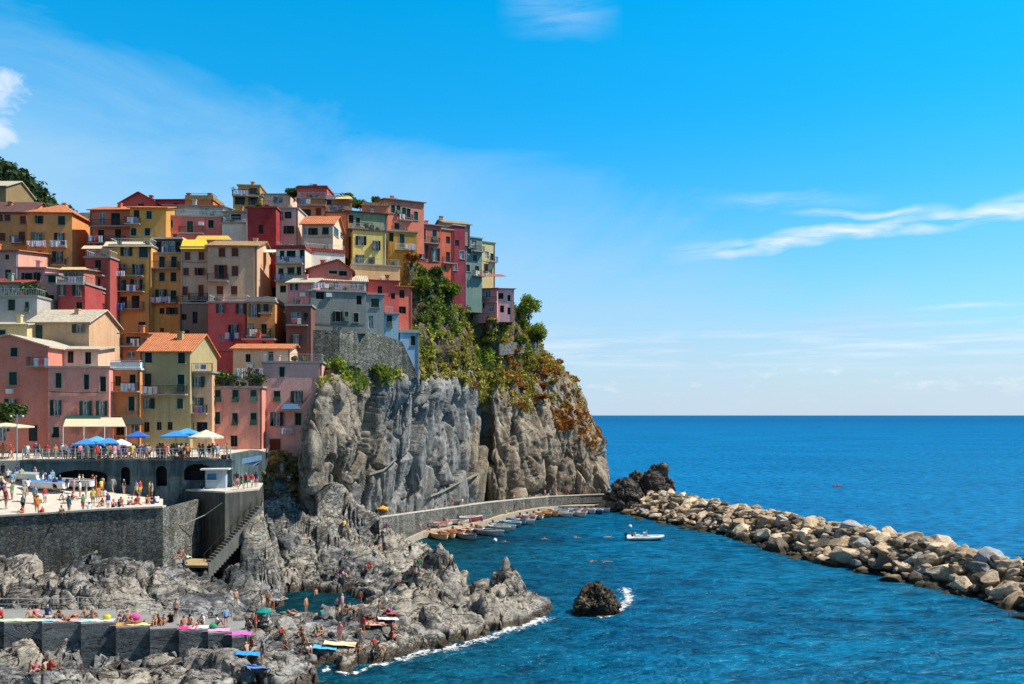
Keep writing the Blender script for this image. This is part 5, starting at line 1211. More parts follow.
PROTO = [make_boat(), make_boat(4.6, 2.1, .76, motor=False), make_boat(5.0, 1.9, .7, cover=True, motor=True)]
used = [False]*3
HC_ = {'white': (.75, .76, .76), 'cream': (.80, .68, .46), 'sky blue': (.25, .50, .62), 'mint': (.50, .66, .58), 'orange': (.62, .28, .10), 'red': (.45, .07, .06), 'navy': (.04, .08, .2), 'pale grey': (.5, .52, .54), 'pink': (.65, .38, .36)}
def boat(kind, x, y, z, rz, hull, rim, inner, label, group, cov=None, sc_=1.):
    r = PROTO[kind] if not used[kind] else copy_tree(PROTO[kind]); used[kind] = True
    r.location = (x, y, z); r.rotation_euler = (0, 0, rz); r.scale = (sc_,)*3; tag(r, label, 'boat', group)
    for c in r.children:
        b = c.name.split('.')[0]; col_ = {'hull': HC_[hull], 'gunwale': HC_.get(rim, (.2, .09, .04)), 'floor': HC_.get(inner, (.6, .5, .35)), 'cover': cov}.get(b)
        if col_: c.material_slots[0].link = 'OBJECT'; c.material_slots[0].material = plain(col_, .45 if b == 'hull' else .6, .4)
    return r
BL = [ # px, y(waterline), kind, hull, rim, inner, rot, label
 (441,538.5,1,'cream','orange','cream',-28,'cream open boat at the near end of the moored row'),
 (449,537,1,'cream','red','cream',-30,'cream boat with red rim second from the near end of the row'),
 (458,535.5,0,'cream','orange','orange',-32,'cream boat with orange floor between two cream ones'),
 (468,538.5,0,'pale grey','navy','pale grey',-20,'small grey dinghy floating slightly outside the row'),
 (466,533.5,0,'red','cream','cream',-30,'red hulled boat with cream rim near the slip'),
 (477,532.5,0,'orange','white','cream',-32,'orange hulled boat with white rim next to the white boats'),
 (486,533.5,0,'white','navy','white',-25,'white boat with navy rim and outboard, first of the white ones'),
 (492,535,1,'white','pale grey','pale grey',-15,'white boat lying outermost, grey inside'),
 (501,531,1,'mint','white','cream',-25,'wide mint green boat with cream floor in the middle of the row'),
 (508,529.5,0,'white','sky blue','white',-22,'white boat with sky blue rim beside the mint boat'),
 (514,526,0,'sky blue','white','sky blue',-30,'sky blue boat with white rim, bluest of the moored row'),
 (519,523.5,1,'sky blue','navy','white',-30,'sky blue boat with navy rim and white inside'),
 (524,520.5,0,'white','red','pink',-35,'white boat with red rim and pink floor'),
 (531,519.5,0,'pink','white','white',-35,'pink hulled boat with white rim'),
 (538,518.5,0,'white','orange','orange',-35,'white boat with orange rim and orange floor'),
 (545,516.5,0,'orange','cream','cream',-38,'orange hulled boat with cream rim towards the far end'),
 (552,515.5,1,'cream','orange','orange',-38,'cream boat with orange floor towards the far end'),
 (562,514.5,1,'white','white','white',-40,'all white motor boat nearest the orange ones'),
 (569,514,0,'white','navy','pale grey',-40,'white boat with navy rim near the far end'),
 (576,513.5,1,'white','pale grey','white',-42,'white boat with grey rim near the far end'),
 (583,513,0,'white','red','white',-42,'white boat with red rim, third from the far end'),
 (590,513,0,'pale grey','white','white',-42,'pale grey boat with white rim, second from the far end'),
 (597,513,0,'navy','white','white',-42,'navy boat with white rim at the far end of the row')]
for px, y, kd, a, b, c, rz, lab in BL:
    Y = HC*F/(y-HZ); boat(kd, (px-512)/F*Y, Y, -.05, R(rz-34+prx.uniform(-8, 8)), a, b, c, lab, 'small boats moored along the quay', None, 1.22)
for px, y, a, b, c, lab in ((440,526,'white','red','white','white boat with red rim drawn up on the hard standing'), (457,523.5,'cream','navy','cream','cream boat with navy rim drawn up on the hard standing'), (471,520.5,'red','white','cream','red boat drawn up on the hard standing beside the ramp')):
    Y = (HC-1.2)*F/(y-HZ); boat(0, (px-512)/F*Y, Y, 1.25, R(15), a, b, c, lab, 'boats drawn up on the hard standing')
def on_plat(px, py):
    for Y in np.arange(80.3, 90.8, .1):
        x_, y_, z_ = W(px, py, Y)
        if z_ <= plat_z(np.array([x_]), np.array([y_]))[0]: return x_, y_, z_
    return x_, y_, float(plat_z(np.array([x_]), np.array([y_]))[0])
for px, y, a, b, c, lab in ((434,534.5,'white','pale grey','white','white boat at the very start of the moored row'),(473,530,'white','orange','white','white boat with orange rim wedged behind the orange hull'),(497,528,'white','navy','cream','white boat with navy rim behind the mint boat'),(527,523.5,'white','white','cream','white boat with cream floor next to the red rimmed one'),(557,512.5,'white','sky blue','white','white boat with sky blue rim close to the quay edge'),(566,516.5,'white','white','pale grey','white boat with grey floor lying outermost at the far end'),(580,516,'white','orange','white','white boat with orange rim lying outermost at the far end'),(603,511.5,'white','pale grey','cream','last white boat beside the rock stacks')):
    Y = HC*F/(y-HZ); boat(0, (px-512)/F*Y, Y, -.05, R(prx.uniform(-75, -45)), a, b, c, lab, 'small boats moored along the quay', None, 1.15)
for px, py, kd, rz, cov, lab in ((44, 491, 2, 175, (.05, .25, .6), 'white boat with bright blue cover parked on the landing'), (72, 489, 1, 178, None, 'grey white boat without cover parked behind the blue covered one'), (24, 482, 2, 160, (.35, .5, .45), 'white boat with grey green cover parked by the left terrace stairs')):
    x_, y_, z_ = on_plat(px, py); boat(kd, x_, y_, z_+.35, R(rz), 'white' if kd == 2 else 'pale grey', 'pale grey', 'pale grey', lab, 'boats parked on the landing', cov, .95)
# inflatable motor boat
Y = HC*F/(540-HZ); rb_ = empty('inflatable_boat', ((645-512)/F*Y, Y, .1), R(-4), 'grey and white inflatable motor boat alone in the harbour', 'boat')
mb = MB(); pts2 = [(-2.9, s_*.95*k_, .28+dz) for s_, k_, dz in ()]
side_ = lambda s: [(-2.9, s*.95, .3), (-1.5, s*1.0, .3), (.5, s*1.0, .32), (1.8, s*.8, .4), (2.6, s*.4, .5), (2.9, 0, .55)]
for s in (-1, 1): mb.tube(side_(s), .27, 10)
mb.build('tube', plain((.62, .64, .66), .5, .4), rb_, True)
mb = MB(); hullp = [(-2.7, -.8), (1.6, -.7), (2.5, 0), (1.6, .7), (-2.7, .8)]; mb.prism(hullp, -.2, .18); mb.build('hull', plain((.08, .09, .11)), rb_)
mb = MB(); mb.box(-.3, .3, -.35, .35, .19, 1.15); mb.box(.3, .34, -.3, .3, .9, 1.45); mb.build('console', WHITE_P, rb_)
mb = MB(); mb.box(-1.5, -.8, -.5, .5, .19, .72); mb.box(-1.58, -1.48, -.5, .5, .72, 1.05); mb.build('seat', WHITE_P, rb_)
mb = MB(); mb.box(.9, 1.9, -.5, .5, .19, .5); mb.build('bow_cushion', plain((.7, .68, .6)), rb_)
mb = MB(); mb.box(-3.25, -2.85, -.2, .2, .55, 1.1); mb.box(-3.15, -3.0, -.06, .06, -.4, .55); mb.build('outboard_motor', plain((.06, .06, .07), .4, .5), rb_)
# paddle boat out at sea
Y = HC*F/(486.5-HZ); kb = empty('kayak', ((838-512)/F*Y, Y, .05), R(10), 'tiny red kayak far out on the open sea', 'kayak')
mb = MB(); S = sections(3.6, .8, .3, 11, .1)
for x_, w, sh, k_ in S:
    for j in range(6): a = 2*math.pi*j/6; mb.v.append((x_, w*math.cos(a), .12+.17*math.sin(a)))
for i in range(10):
    for j in range(6): mb.f.append([i*6+j, i*6+(j+1) % 6, (i+1)*6+(j+1) % 6, (i+1)*6+j])
mb.build('hull', plain((.5, .06, .04)), kb, True)
mb = MB(); mb.tube([(-.1, -1.1, .5), (-.1, 1.1, .75)], .03, 6); mb.build('paddle', plain((.1, .1, .1)), kb)
for px, y, lab in ((495, 541, 'white round mooring buoy near the moored cream boats'), (630, 527, 'white mooring buoy behind the inflatable boat')):
    Y = HC*F/(y-HZ); mb = MB(); mb.ico((0, 0, .1), .35, 1, .02, 2); mb.tube([(0, 0, .4), (0, 0, .55)], .06, 6); o = mb.build('buoy', WHITE_P, None, True); o.location = ((px-512)/F*Y, Y, 0); tag(o, lab, 'buoy')

# ------------------------------------------------------------ parasols, awnings, terrace furniture
def terr(px, Y): x_, y_ = plan(px, Y); return (x_, y_, TZ(x_, y_))
def parasol(loc, w, h_, col, label, square=False, rz=0., rise=.6, grp='parasols on the terrace'):
    r = empty('parasol', loc, rz, label, 'parasol', grp); mb = MB(); n = 4 if square else 8; k = math.sqrt(2) if square else 1
    rim = [(w/2*k*math.cos(2*math.pi*(i+.5)/n), w/2*k*math.sin(2*math.pi*(i+.5)/n), h_-rise) for i in range(n)]
    for i in range(n):
        a, b = rim[i], rim[(i+1) % n]; mb.poly([a, b, (0, 0, h_)]); mb.poly([(a[0], a[1], a[2]-.18), (b[0], b[1], b[2]-.18), b, a])
    mb.build('canopy', plain(col, .8, .1, 'canvas'), r)
    mb = MB(); mb.tube([(0, 0, 0), (0, 0, h_-.02)], .035, 6); mb.build('pole', STEEL, r); mb = MB(); mb.box(-.25, .25, -.25, .25, 0, .08); mb.build('base', STONEG, r)
    return r
BLU = (.05, .25, .62); CRM = (.72, .62, .45)
parasol(terr(86, 93.6), 2.3, 2.3, BLU, 'blue parasol over the terrace tables next to the pale boat hull', True, .3)
parasol(terr(97, 94.6), 2.3, 2.5, (.10, .40, .75), 'lighter blue parasol second in the terrace row', True, .1)
parasol(terr(109, 93.4), 2.3, 2.4, (.06, .28, .66), 'blue parasol third in the terrace row beside the white one', True, .2)
parasol(terr(121, 94), 2.1, 2.2, (.8, .8, .82), 'white parasol fourth in the terrace row', True, 0)
parasol(terr(138, 95.5), 2.1, 3.0, (.04, .14, .5), 'dark blue parasol in front of the orange house', True, .2)
parasol(terr(176, 94.6), 3.0, 3.1, BLU, 'big blue parasol in front of the green grey house', True, .25)
parasol(terr(187, 95.8), 2.6, 3.3, (.08, .35, .72), 'blue parasol half behind the big cream one', True, .1)
parasol(terr(206, 94.4), 3.9, 3.2, CRM, 'largest cream parasol in front of the rose pink house', False, .2, .8)
parasol(terr(6, 94), 4.2, 4.0, CRM, 'cream parasol at the foot of the salmon house beside the lamp post', True, .1, .4)
x_, y_, z_ = W(210, 206, 148); 
def awning(label, x0, x1, yb, yf, Y0, Y1, col, posts=True, name='awning'):
    a = W(x0, yb, Y0); b = W(x1, yb, Y0); c = W(x1+4, yf, Y1); d_ = W(x0-3, yf, Y1); o_ = Vector(((a[0]+b[0])/2, Y0, TZ(0, Y0))); r = empty(name, o_, 0, label, 'awning')
    L_ = [Vector(p)-o_ for p in (a, b, c, d_)]; mb = MB(); up_ = Vector((0, 0, .06)); mb.v = [tuple(p) for p in L_]+[tuple(p+up_) for p in L_]
    mb.f = [[0,1,2,3],[7,6,5,4],[0,4,5,1],[1,5,6,2],[2,6,7,3],[3,7,4,0]]; mb.build('canopy', plain(col, .8, .1), r)
    if posts:
        for t_ in (0, .33, .66, 1):
            p = L_[3].lerp(L_[2], t_); mb = MB(); mb.tube([p, (p.x, p.y, 0)], .05, 6); mb.build('post', WHITE_P, r)
    return r
awning('cream and green awning over the tables of the pink house', 66, 122, 418, 427, 100.2, 96, (.66, .56, .38))
awning('dark green folded awning on the ground floor of the pink house', 66, 98, 416, 420, 100.3, 99.4, (.02, .08, .06), False)
awning('dark awning over the ground floor of the orange house', 110, 140, 417, 425, 101.8, 99.5, (.05, .05, .045), False)
awning('bright yellow tarpaulin stretched over the beige house roof terrace', 183, 206, 240, 249, 129, 125.5, (.75, .52, .05), False, 'tarpaulin')
awning('orange yellow canopy over the rooftop terrace next to the tarpaulin', 198, 228, 236, 240, 133, 130, (.70, .42, .08), False, 'canopy')
awning('cream awning over the top terrace of the golden house', 106, 150, 242, 246.5, 131, 126.5, (.68, .55, .36), False)
awning('cream awning over the salmon terrace beside the golden house', 84, 110, 246, 249, 131, 126.5, (.66, .5, .34), False)
awning('white canvas awning between the beige and white houses', 262, 276, 250, 252.5, 131, 129, (.75, .7, .62), False)
awning('yellow canopy on the brown terrace house at the ridge', 338, 349, 196, 199, 147, 145, (.75, .55, .2), False)
awning('striped blue awning on the lilac house wall', 284, 297, 404, 409.5, 107.8, 106.3, (.06, .14, .25), False)
awning('ochre awning over the glazed crimson loggia', 62, 85, 267.5, 270, 120, 118, (.62, .45, .22), False)
awning('small red roof canopy reaching out at the ridge end', 488, 502, 274.5, 276.5, 171, 169, (.45, .12, .08), False)
# lamp post and its tree, poles on roofs
lp = empty('lamp_post', terr(17, 92), 0, 'thin pale blue lamp post with two arms at the end of the terrace', 'lamp post')
mb = MB(); mb.tube([(0, 0, 0), (0, 0, 5.0)], .06, 8, .04); mb.build('pole', plain((.25, .42, .48)), lp)
for s in (-1, 1):
    mb = MB(); mb.tube([(0, 0, 4.7), (s*.35, 0, 4.95), (s*.6, 0, 4.9)], .025, 5); a_ = mb.build('arm', plain((.25, .42, .48)), lp); mb = MB(); mb.ico((s*.65, 0, 4.82), .13, 2, .02, 1); mb.build('lamp', WHITE_P, a_)
for px, py, Y, h_, lab in ((233,190,150,2.0,'thin television mast on the yellow penthouse'), (210,198,150,2.2,'television aerial on the orange rooftop terrace'), (203,199,151,1.6,'lower television aerial beside the orange terrace chimney'), (311,186,148,1.6,'short aerial on the red topped block'), (395,200,155,1.5,'aerial on the coral tower house')):
    o = MB(); o.tube([(0, 0, 0), (0, 0, h_)], .05, 5)
    for k_ in range(4): o.tube([(-.5+.05*k_, 0, h_-.15-.2*k_), (.5-.05*k_, 0, h_-.15-.2*k_)], .025, 4)
    o = o.build('aerial', IRON); x_, y_, z_ = W(px, py, Y); o.location = (x_, y_, z_-h_*.7); tag(o, lab, 'aerial', 'aerials on the roofs')
# planted terrace wall top of the rose pink and lilac houses, with washing
r_, pl_, cu_, zb_ = P1
f_ = MB(); u0, u1 = pl_.hit(212)[0]-cu_, pl_.hit(262)[0]-cu_; z_t = W(237, 388, 105.5)[2]-zb_
lw_ = MB(); railing(lw_, lambda u, v, z: (u, v, z), u0+.1, u1-.1, .1, z_t+.25, 1.0, vd=4); lw_.build('railing', IRON, r_)
laundry(P1, 'white and pink washing on the roof terrace of the rose pink house', 233, 262, 368, 1.2, (0, 0, 4, 4, 7, 4), 1.5, 12)
TC = leafmat('terrace_plants', (.02, .05, .012), (.05, .10, .02), (.12, .13, .04), 1.2)
def pot_plant(loc, s, label, grp):
    r = empty('pot_plant', loc, 0, label, 'plant', grp); mb = MB(); mb.tube([(0, 0, 0), (0, 0, .35*s)], .16*s, 8, .2*s); mb.build('pot', T_OR, r)
    rs_ = np.random.RandomState(int(loc[0]*10) % 999); C_ = rs_.normal(0, 1, (140, 3))*np.array([.26, .26, .24])*s+np.array([0, 0, .65*s]); U_ = rs_.normal(0, .07*s, (140, 3)); V_ = rs_.normal(0, .09*s, (140, 3)); quads_obj('foliage', C_, U_, V_, TC, r)
Mx = Matrix.Translation(r_.location) @ Matrix.Rotation(r_.rotation_euler.z, 4, 'Z')
for k_, px in enumerate((215, 219, 223, 227, 231, 250, 256, 260)):
    pot_plant(Mx @ Vector((pl_.hit(px)[0]-cu_, .5, z_t+.25)), 1.1+.3*(k_ % 3), 'potted plant on the roof terrace of the rose pink house', 'potted plants on the rose pink roof terrace')
for k_, px in enumerate((26, 30, 34, 38)):
    x_, y_, z_ = W(px, 303, 117); pot_plant((x_, y_, z_), 2.2, 'bushy potted plant on the ledge beside the grey blue house', 'potted plants by the grey blue house')
# ------------------------------------------------------------ vegetation of the headland
LG = leafmat('leaf_green', (.05, .09, .015), (.19, .27, .04), (.36, .40, .07), .5)
LD = leafmat('leaf_dark', (.025, .05, .015), (.09, .14, .035), (.18, .24, .05), .5)
LO = leafmat('leaf_olive', (.11, .11, .025), (.34, .30, .06), (.55, .45, .12), .5)
LR = leafmat('leaf_rust', (.12, .045, .015), (.36, .14, .03), (.55, .27, .06), .5)
rs = np.random.RandomState(9)
nu, nv = GC.shape[:2]
Nn = np.cross(np.gradient(GC, axis=0), np.gradient(GC, axis=1)); Nn /= np.linalg.norm(Nn, axis=2, keepdims=True)+1e-9
if Nn[..., 2].mean() < 0: Nn = -Nn
PX = GC[..., 0]/GC[..., 1]*F+512; PY = HZ-(GC[..., 2]-HC)/GC[..., 1]*F
lim = np.interp(PX, [300, 330, 380, 430, 470, 484, 500, 530, 560, 590, 620], [400, 388, 378, 384, 388, 402, 398, 408, 428, 440, 470])
flat = GC.reshape(-1, 3); nb = fbm(flat*.16, 4, 50).reshape(nu, nv); nc_ = fbm(flat*.17+9, 4, 70).reshape(nu, nv); nd = fbm(flat*.5, 3, 33).reshape(nu, nv)
prob = np.clip((lim-PY)/12+nb*1.8+.1, 0, 1)*np.clip(.30+nd*3.0+nb*1.6, .0, 1)
tgt = GC; wgt = (np.linalg.norm(np.cross(np.gradient(GC, axis=0), np.gradient(GC, axis=1)), axis=2)*prob*(PY > 255)*(PX > 295)).reshape(-1); wgt /= wgt.sum()
N_ = 90000
ix = rs.choice(nu*nv, N_, p=wgt); C_ = flat[ix]+Nn.reshape(-1, 3)[ix]*rs.gamma(1.5, .16, (N_, 1))+rs.normal(0, .15, (N_, 3))
px_, py_ = PX.reshape(-1)[ix], PY.reshape(-1)[ix]
rust = (px_-505)/45+(py_-385)/60+nc_.reshape(-1)[ix]*3.2+rs.normal(0, .25, N_); green = -(py_-345)/45-(px_-450)/120+nb.reshape(-1)[ix]*2.5+rs.normal(0, .25, N_)
cls = np.where(rust > 1.0, 3, np.where(green > .9, 1, np.where(green > .1, 0, 2)))
U_ = rs.normal(0, .15, (N_, 3)); V_ = rs.normal(0, .19, (N_, 3)); V_[:, 2] = np.abs(V_[:, 2])+.05
for k, (m, nm, lab) in enumerate(((LG, 'ground_cover', 'green scrub covering the slope above the cliff'), (LD, 'ground_cover', 'dark green scrub on the upper slope below the ridge houses'), (LO, 'ground_cover', 'dry olive grass and scrub along the cliff top'), (LR, 'ground_cover', 'rusty orange dry scrub on the seaward slope'))):
    q = cls == k
    tag(quads_obj(nm, C_[q], U_[q], V_[q], m), lab, 'scrub', kind='stuff')
def bush(loc, w, h_, mat, label, name='shrub', cat='shrub', grp=None, trunk=.25, seed=0, leaf=.2, n=None, lobes=7):
    r = empty(name, loc, 0, label, cat, grp); rq = np.random.RandomState(seed); n = n or int(260*w*max(1, h_/2))
    cs = rq.normal(0, 1, (lobes, 3)); cs /= np.linalg.norm(cs, axis=1, keepdims=True); cs = cs*np.array([w*.32, w*.32, h_*.26])*rq.uniform(.5, 1.1, (lobes, 1))+np.array([0, 0, h_*(trunk+(1-trunk)*.5)])
    k = rq.randint(0, lobes, n); d_ = rq.normal(0, 1, (n, 3)); d_ /= np.linalg.norm(d_, axis=1, keepdims=True)
    P_ = cs[k]+d_*np.array([w*.24, w*.24, h_*.19])*rq.uniform(.45, 1.12, (n, 1))*rq.uniform(.8, 1.2, (lobes, 1))[k]
    U = rq.normal(0, leaf*.6, (n, 3)); V = rq.normal(0, leaf*.75, (n, 3)); quads_obj('crown' if name != 'shrub' else 'foliage', P_, U, V, mat, r)
    mb = MB(); mb.tube([(0, 0, -.4), (.05, 0, h_*trunk), (.1, .05, h_*.6)], .05*w**.8+.03, 6, .03)
    for q in cs[:4]: mb.tube([(.03, 0, h_*trunk*.8), tuple(q)], .03*w**.6+.02, 5, .015)
    mb.build('trunk' if name != 'shrub' else 'stem', plain((.10, .075, .05), .9), r); return r
TR = [(529,322,186,5.0,6.6,LG,'bright green tree on the skyline beside the pink wing of the villa'), (537,346,187,4.6,5.6,LG,'rounded green tree at the seaward end of the terrace wall'), (519,348,181,3.6,3.2,LD,'dark tree below the lone pink villa'),
      (424,292,147,3.4,2.6,LG,'broad bright tree below the brick red house'), (438,280,150,2.8,2.4,LD,'dark green tree in front of the burnt orange house'), (452,300,158,3.6,3.2,LG,'olive toned tree under the magenta house'), (466,318,168,3.0,2.6,LO,'yellowish tree next to the lone villa'),
      (294,200,150,2.6,2.2,LD,'small tree rising behind the red topped block'), (347,209,150,3.6,2.8,LD,'dark tree on the ridge behind the brown terrace house'), (360,211,152,2.8,2.0,LD,'low tree on the ridge next to the dull orange house'), (376,204,156,1.6,1.3,LD,'tiny roof tree beside the coral tower house'),
      (8,428,95.5,3.6,3.0,TC,'bright green tree crown beside the lamp post on the terrace'), (411,264,146,2.4,2.2,LR,'purple red bush under the green shutter house')]
for i, (px, py, Y, w, h_, m, lab) in enumerate(TR):
    bush(W(px, py, Y), w, h_, m, lab, 'tree', 'tree', None, .04 if i < 3 else .22, i+5, .2, int(620*w), 13)
# numbered only by look: shrubs scattered on the slope
SH = {0: (LG, 'leafy green shrub on the slope between the villa and the cliff'), 1: (LD, 'dark green shrub on the slope between the villa and the cliff'), 2: (LO, 'dry olive shrub on the slope between the villa and the cliff'), 3: (LR, 'rust orange shrub on the seaward slope above the cliff')}
protos = {}
spots = []; rq = random.Random(3); tries = 0
while len(spots) < 96 and tries < 6000:
    tries += 1; i = rq.randrange(60, nu-30); j = rq.randrange(150, nv-20); px, py = PX[i, j], PY[i, j]
    if py > lim[i, j]-2 or py < 285 or px > 590: continue
    if (470 < px < 518 and py < 322) or (px < 412 and py < 372): continue
    if any((px-a)**2+(py-b)**2 < 55 for a, b in spots): continue
    spots.append((px, py)); rv = (px-505)/45+(py-385)/60+nc_[i, j]*3.0; gv = -(py-345)/45-(px-450)/120+nb[i, j]*2
    k = 3 if rv > .95 else (1 if gv > .9 else (0 if gv > -.1 else 2))
    if (k, len(spots) % 3) not in protos:
        o = bush((0, 0, 0), 2.2, 1.7, SH[k][0], SH[k][1], grp='shrubs on the headland slope', trunk=.1, seed=k*10+len(spots), leaf=.17, n=650); protos[(k, len(spots) % 3)] = o
    else: o = copy_tree(protos[(k, len(spots) % 3)])
    s = rq.uniform(.6, 1.35); o.location = tuple(GC[i, j]-np.array([0, 0, .3])); o.scale = (s, s, s*rq.uniform(.7, 1.1)); o.rotation_euler.z = rq.uniform(0, 6.28)
# dry stone terrace wall under the villa
P_ = [cliff_hit(*p) for p in ((500, 349), (515, 347), (530, 346.5), (543, 346))]
stonewall('terrace_wall', 'grey dry stone wall on the slope below the lone villa', [(p[0], p[1]-1.2) for p in P_], [p[2]-1.5 for p in P_], [p[2]+.9 for p in P_], RUBBLE_D, thick=1.)
# foam where the swell breaks
def foam_mat():
    t = NT('sea_foam'); v = t.coord(); n = t.noise(v, 2.1, 8, .75, .5); at = t.t.nodes.new('ShaderNodeAttribute'); at.attribute_name = 'edge'
    f = t.ramp(t.math('ADD', t.math('MULTIPLY', at.outputs['Fac'], .42), t.math('MULTIPLY', n, 1.)), [(.80, 0.), (.96, .92)]); t.link(f, t.p.inputs['Alpha'])
    return t.out((.82, .86, .88), .7, t.bump(n, .6, .1), .2)
FM = foam_mat()
def foam(line, w, label, z=.06):
    """line of (px,y) along the shore on the water; w metres towards open water"""
    P_ = [Vector(Wz(px, HC*F/(y-HZ), 0)) for px, y in line]; n = len(P_); k = 7; mb = MB(); at = []
    for i, p in enumerate(P_):
        d_ = (P_[min(i+1, n-1)]-P_[max(i-1, 0)]).normalized(); nn = Vector((d_.y, -d_.x, 0))
        for j in range(k): mb.v.append(tuple(p+nn*w*(j/(k-1)-.3)+Vector((0, 0, z+.12*math.sin(i*1.3+j)*(1-j/k))))); at.append((1-abs(j/(k-1)-.35)/.65)*(1 if 0 < i < n-1 else .2))
    for i in range(n-1):
        for j in range(k-1): mb.f.append([i*k+j, (i+1)*k+j, (i+1)*k+j+1, i*k+j+1])
    o = mb.build('foam', FM, None, True); a_ = o.data.attributes.new('edge', 'FLOAT', 'POINT'); a_.data.foreach_set('value', at)
    tag(o, label, 'foam', kind='stuff')
wl = []
for px in range(318, 560, 6):
    hit = None
    for Y in np.arange(60, 96, .1):
        if ground_at(px, Y) > .15: hit = Y; break
    if hit: wl.append((px, HZ+HC*F/hit+.5))
wl2 = [(p, sum(y for q, y in wl if abs(q-p) < 10)/len([1 for q, y in wl if abs(q-p) < 10])) for p, _ in wl]
foam([q for q in wl2 if q[0] >= 390], 3.6, 'white surf along the foot of the jagged rock point')
foam([q for q in wl2 if q[0] <= 396], 1.6, 'thin broken foam along the flat bathing rocks')
foam([(600,617),(612,613),(622,607),(628,598),(624,590),(614,586)], 3.0, 'white surf breaking on the small sea rock', .12)
foam([(590,616),(600,617),(612,615),(624,610)], 1.8, 'thin foam line in front of the small sea rock')

# dry grass on the small ochre bank below the pink houses
N2 = 9000; bp = rs.uniform(256, 318, N2); bY = rs.uniform(101.5, 109, N2); X2 = (bp-512)/F*bY
Z2 = np.array([ground_at(a_, b_) for a_, b_ in zip(bp, bY)]); k_ = (Z2 > 10.2)&(fbm(np.stack([X2, bY, Z2], 1)*.6, 3, 5) > -.25)
C2 = np.stack([X2, bY, Z2+rs.uniform(-.1, .2, N2)], 1)[k_]; U2 = rs.normal(0, .10, C2.shape); V2 = rs.normal(0, .12, C2.shape); V2[:, 2] = np.abs(V2[:, 2])+.08
tag(quads_obj('dry_grass', C2, U2, V2, leafmat('straw', (.20, .15, .06), (.42, .31, .13), (.60, .46, .22), .6)), 'ochre dry grass bank between the pink houses and the cliff', 'grass', kind='stuff')
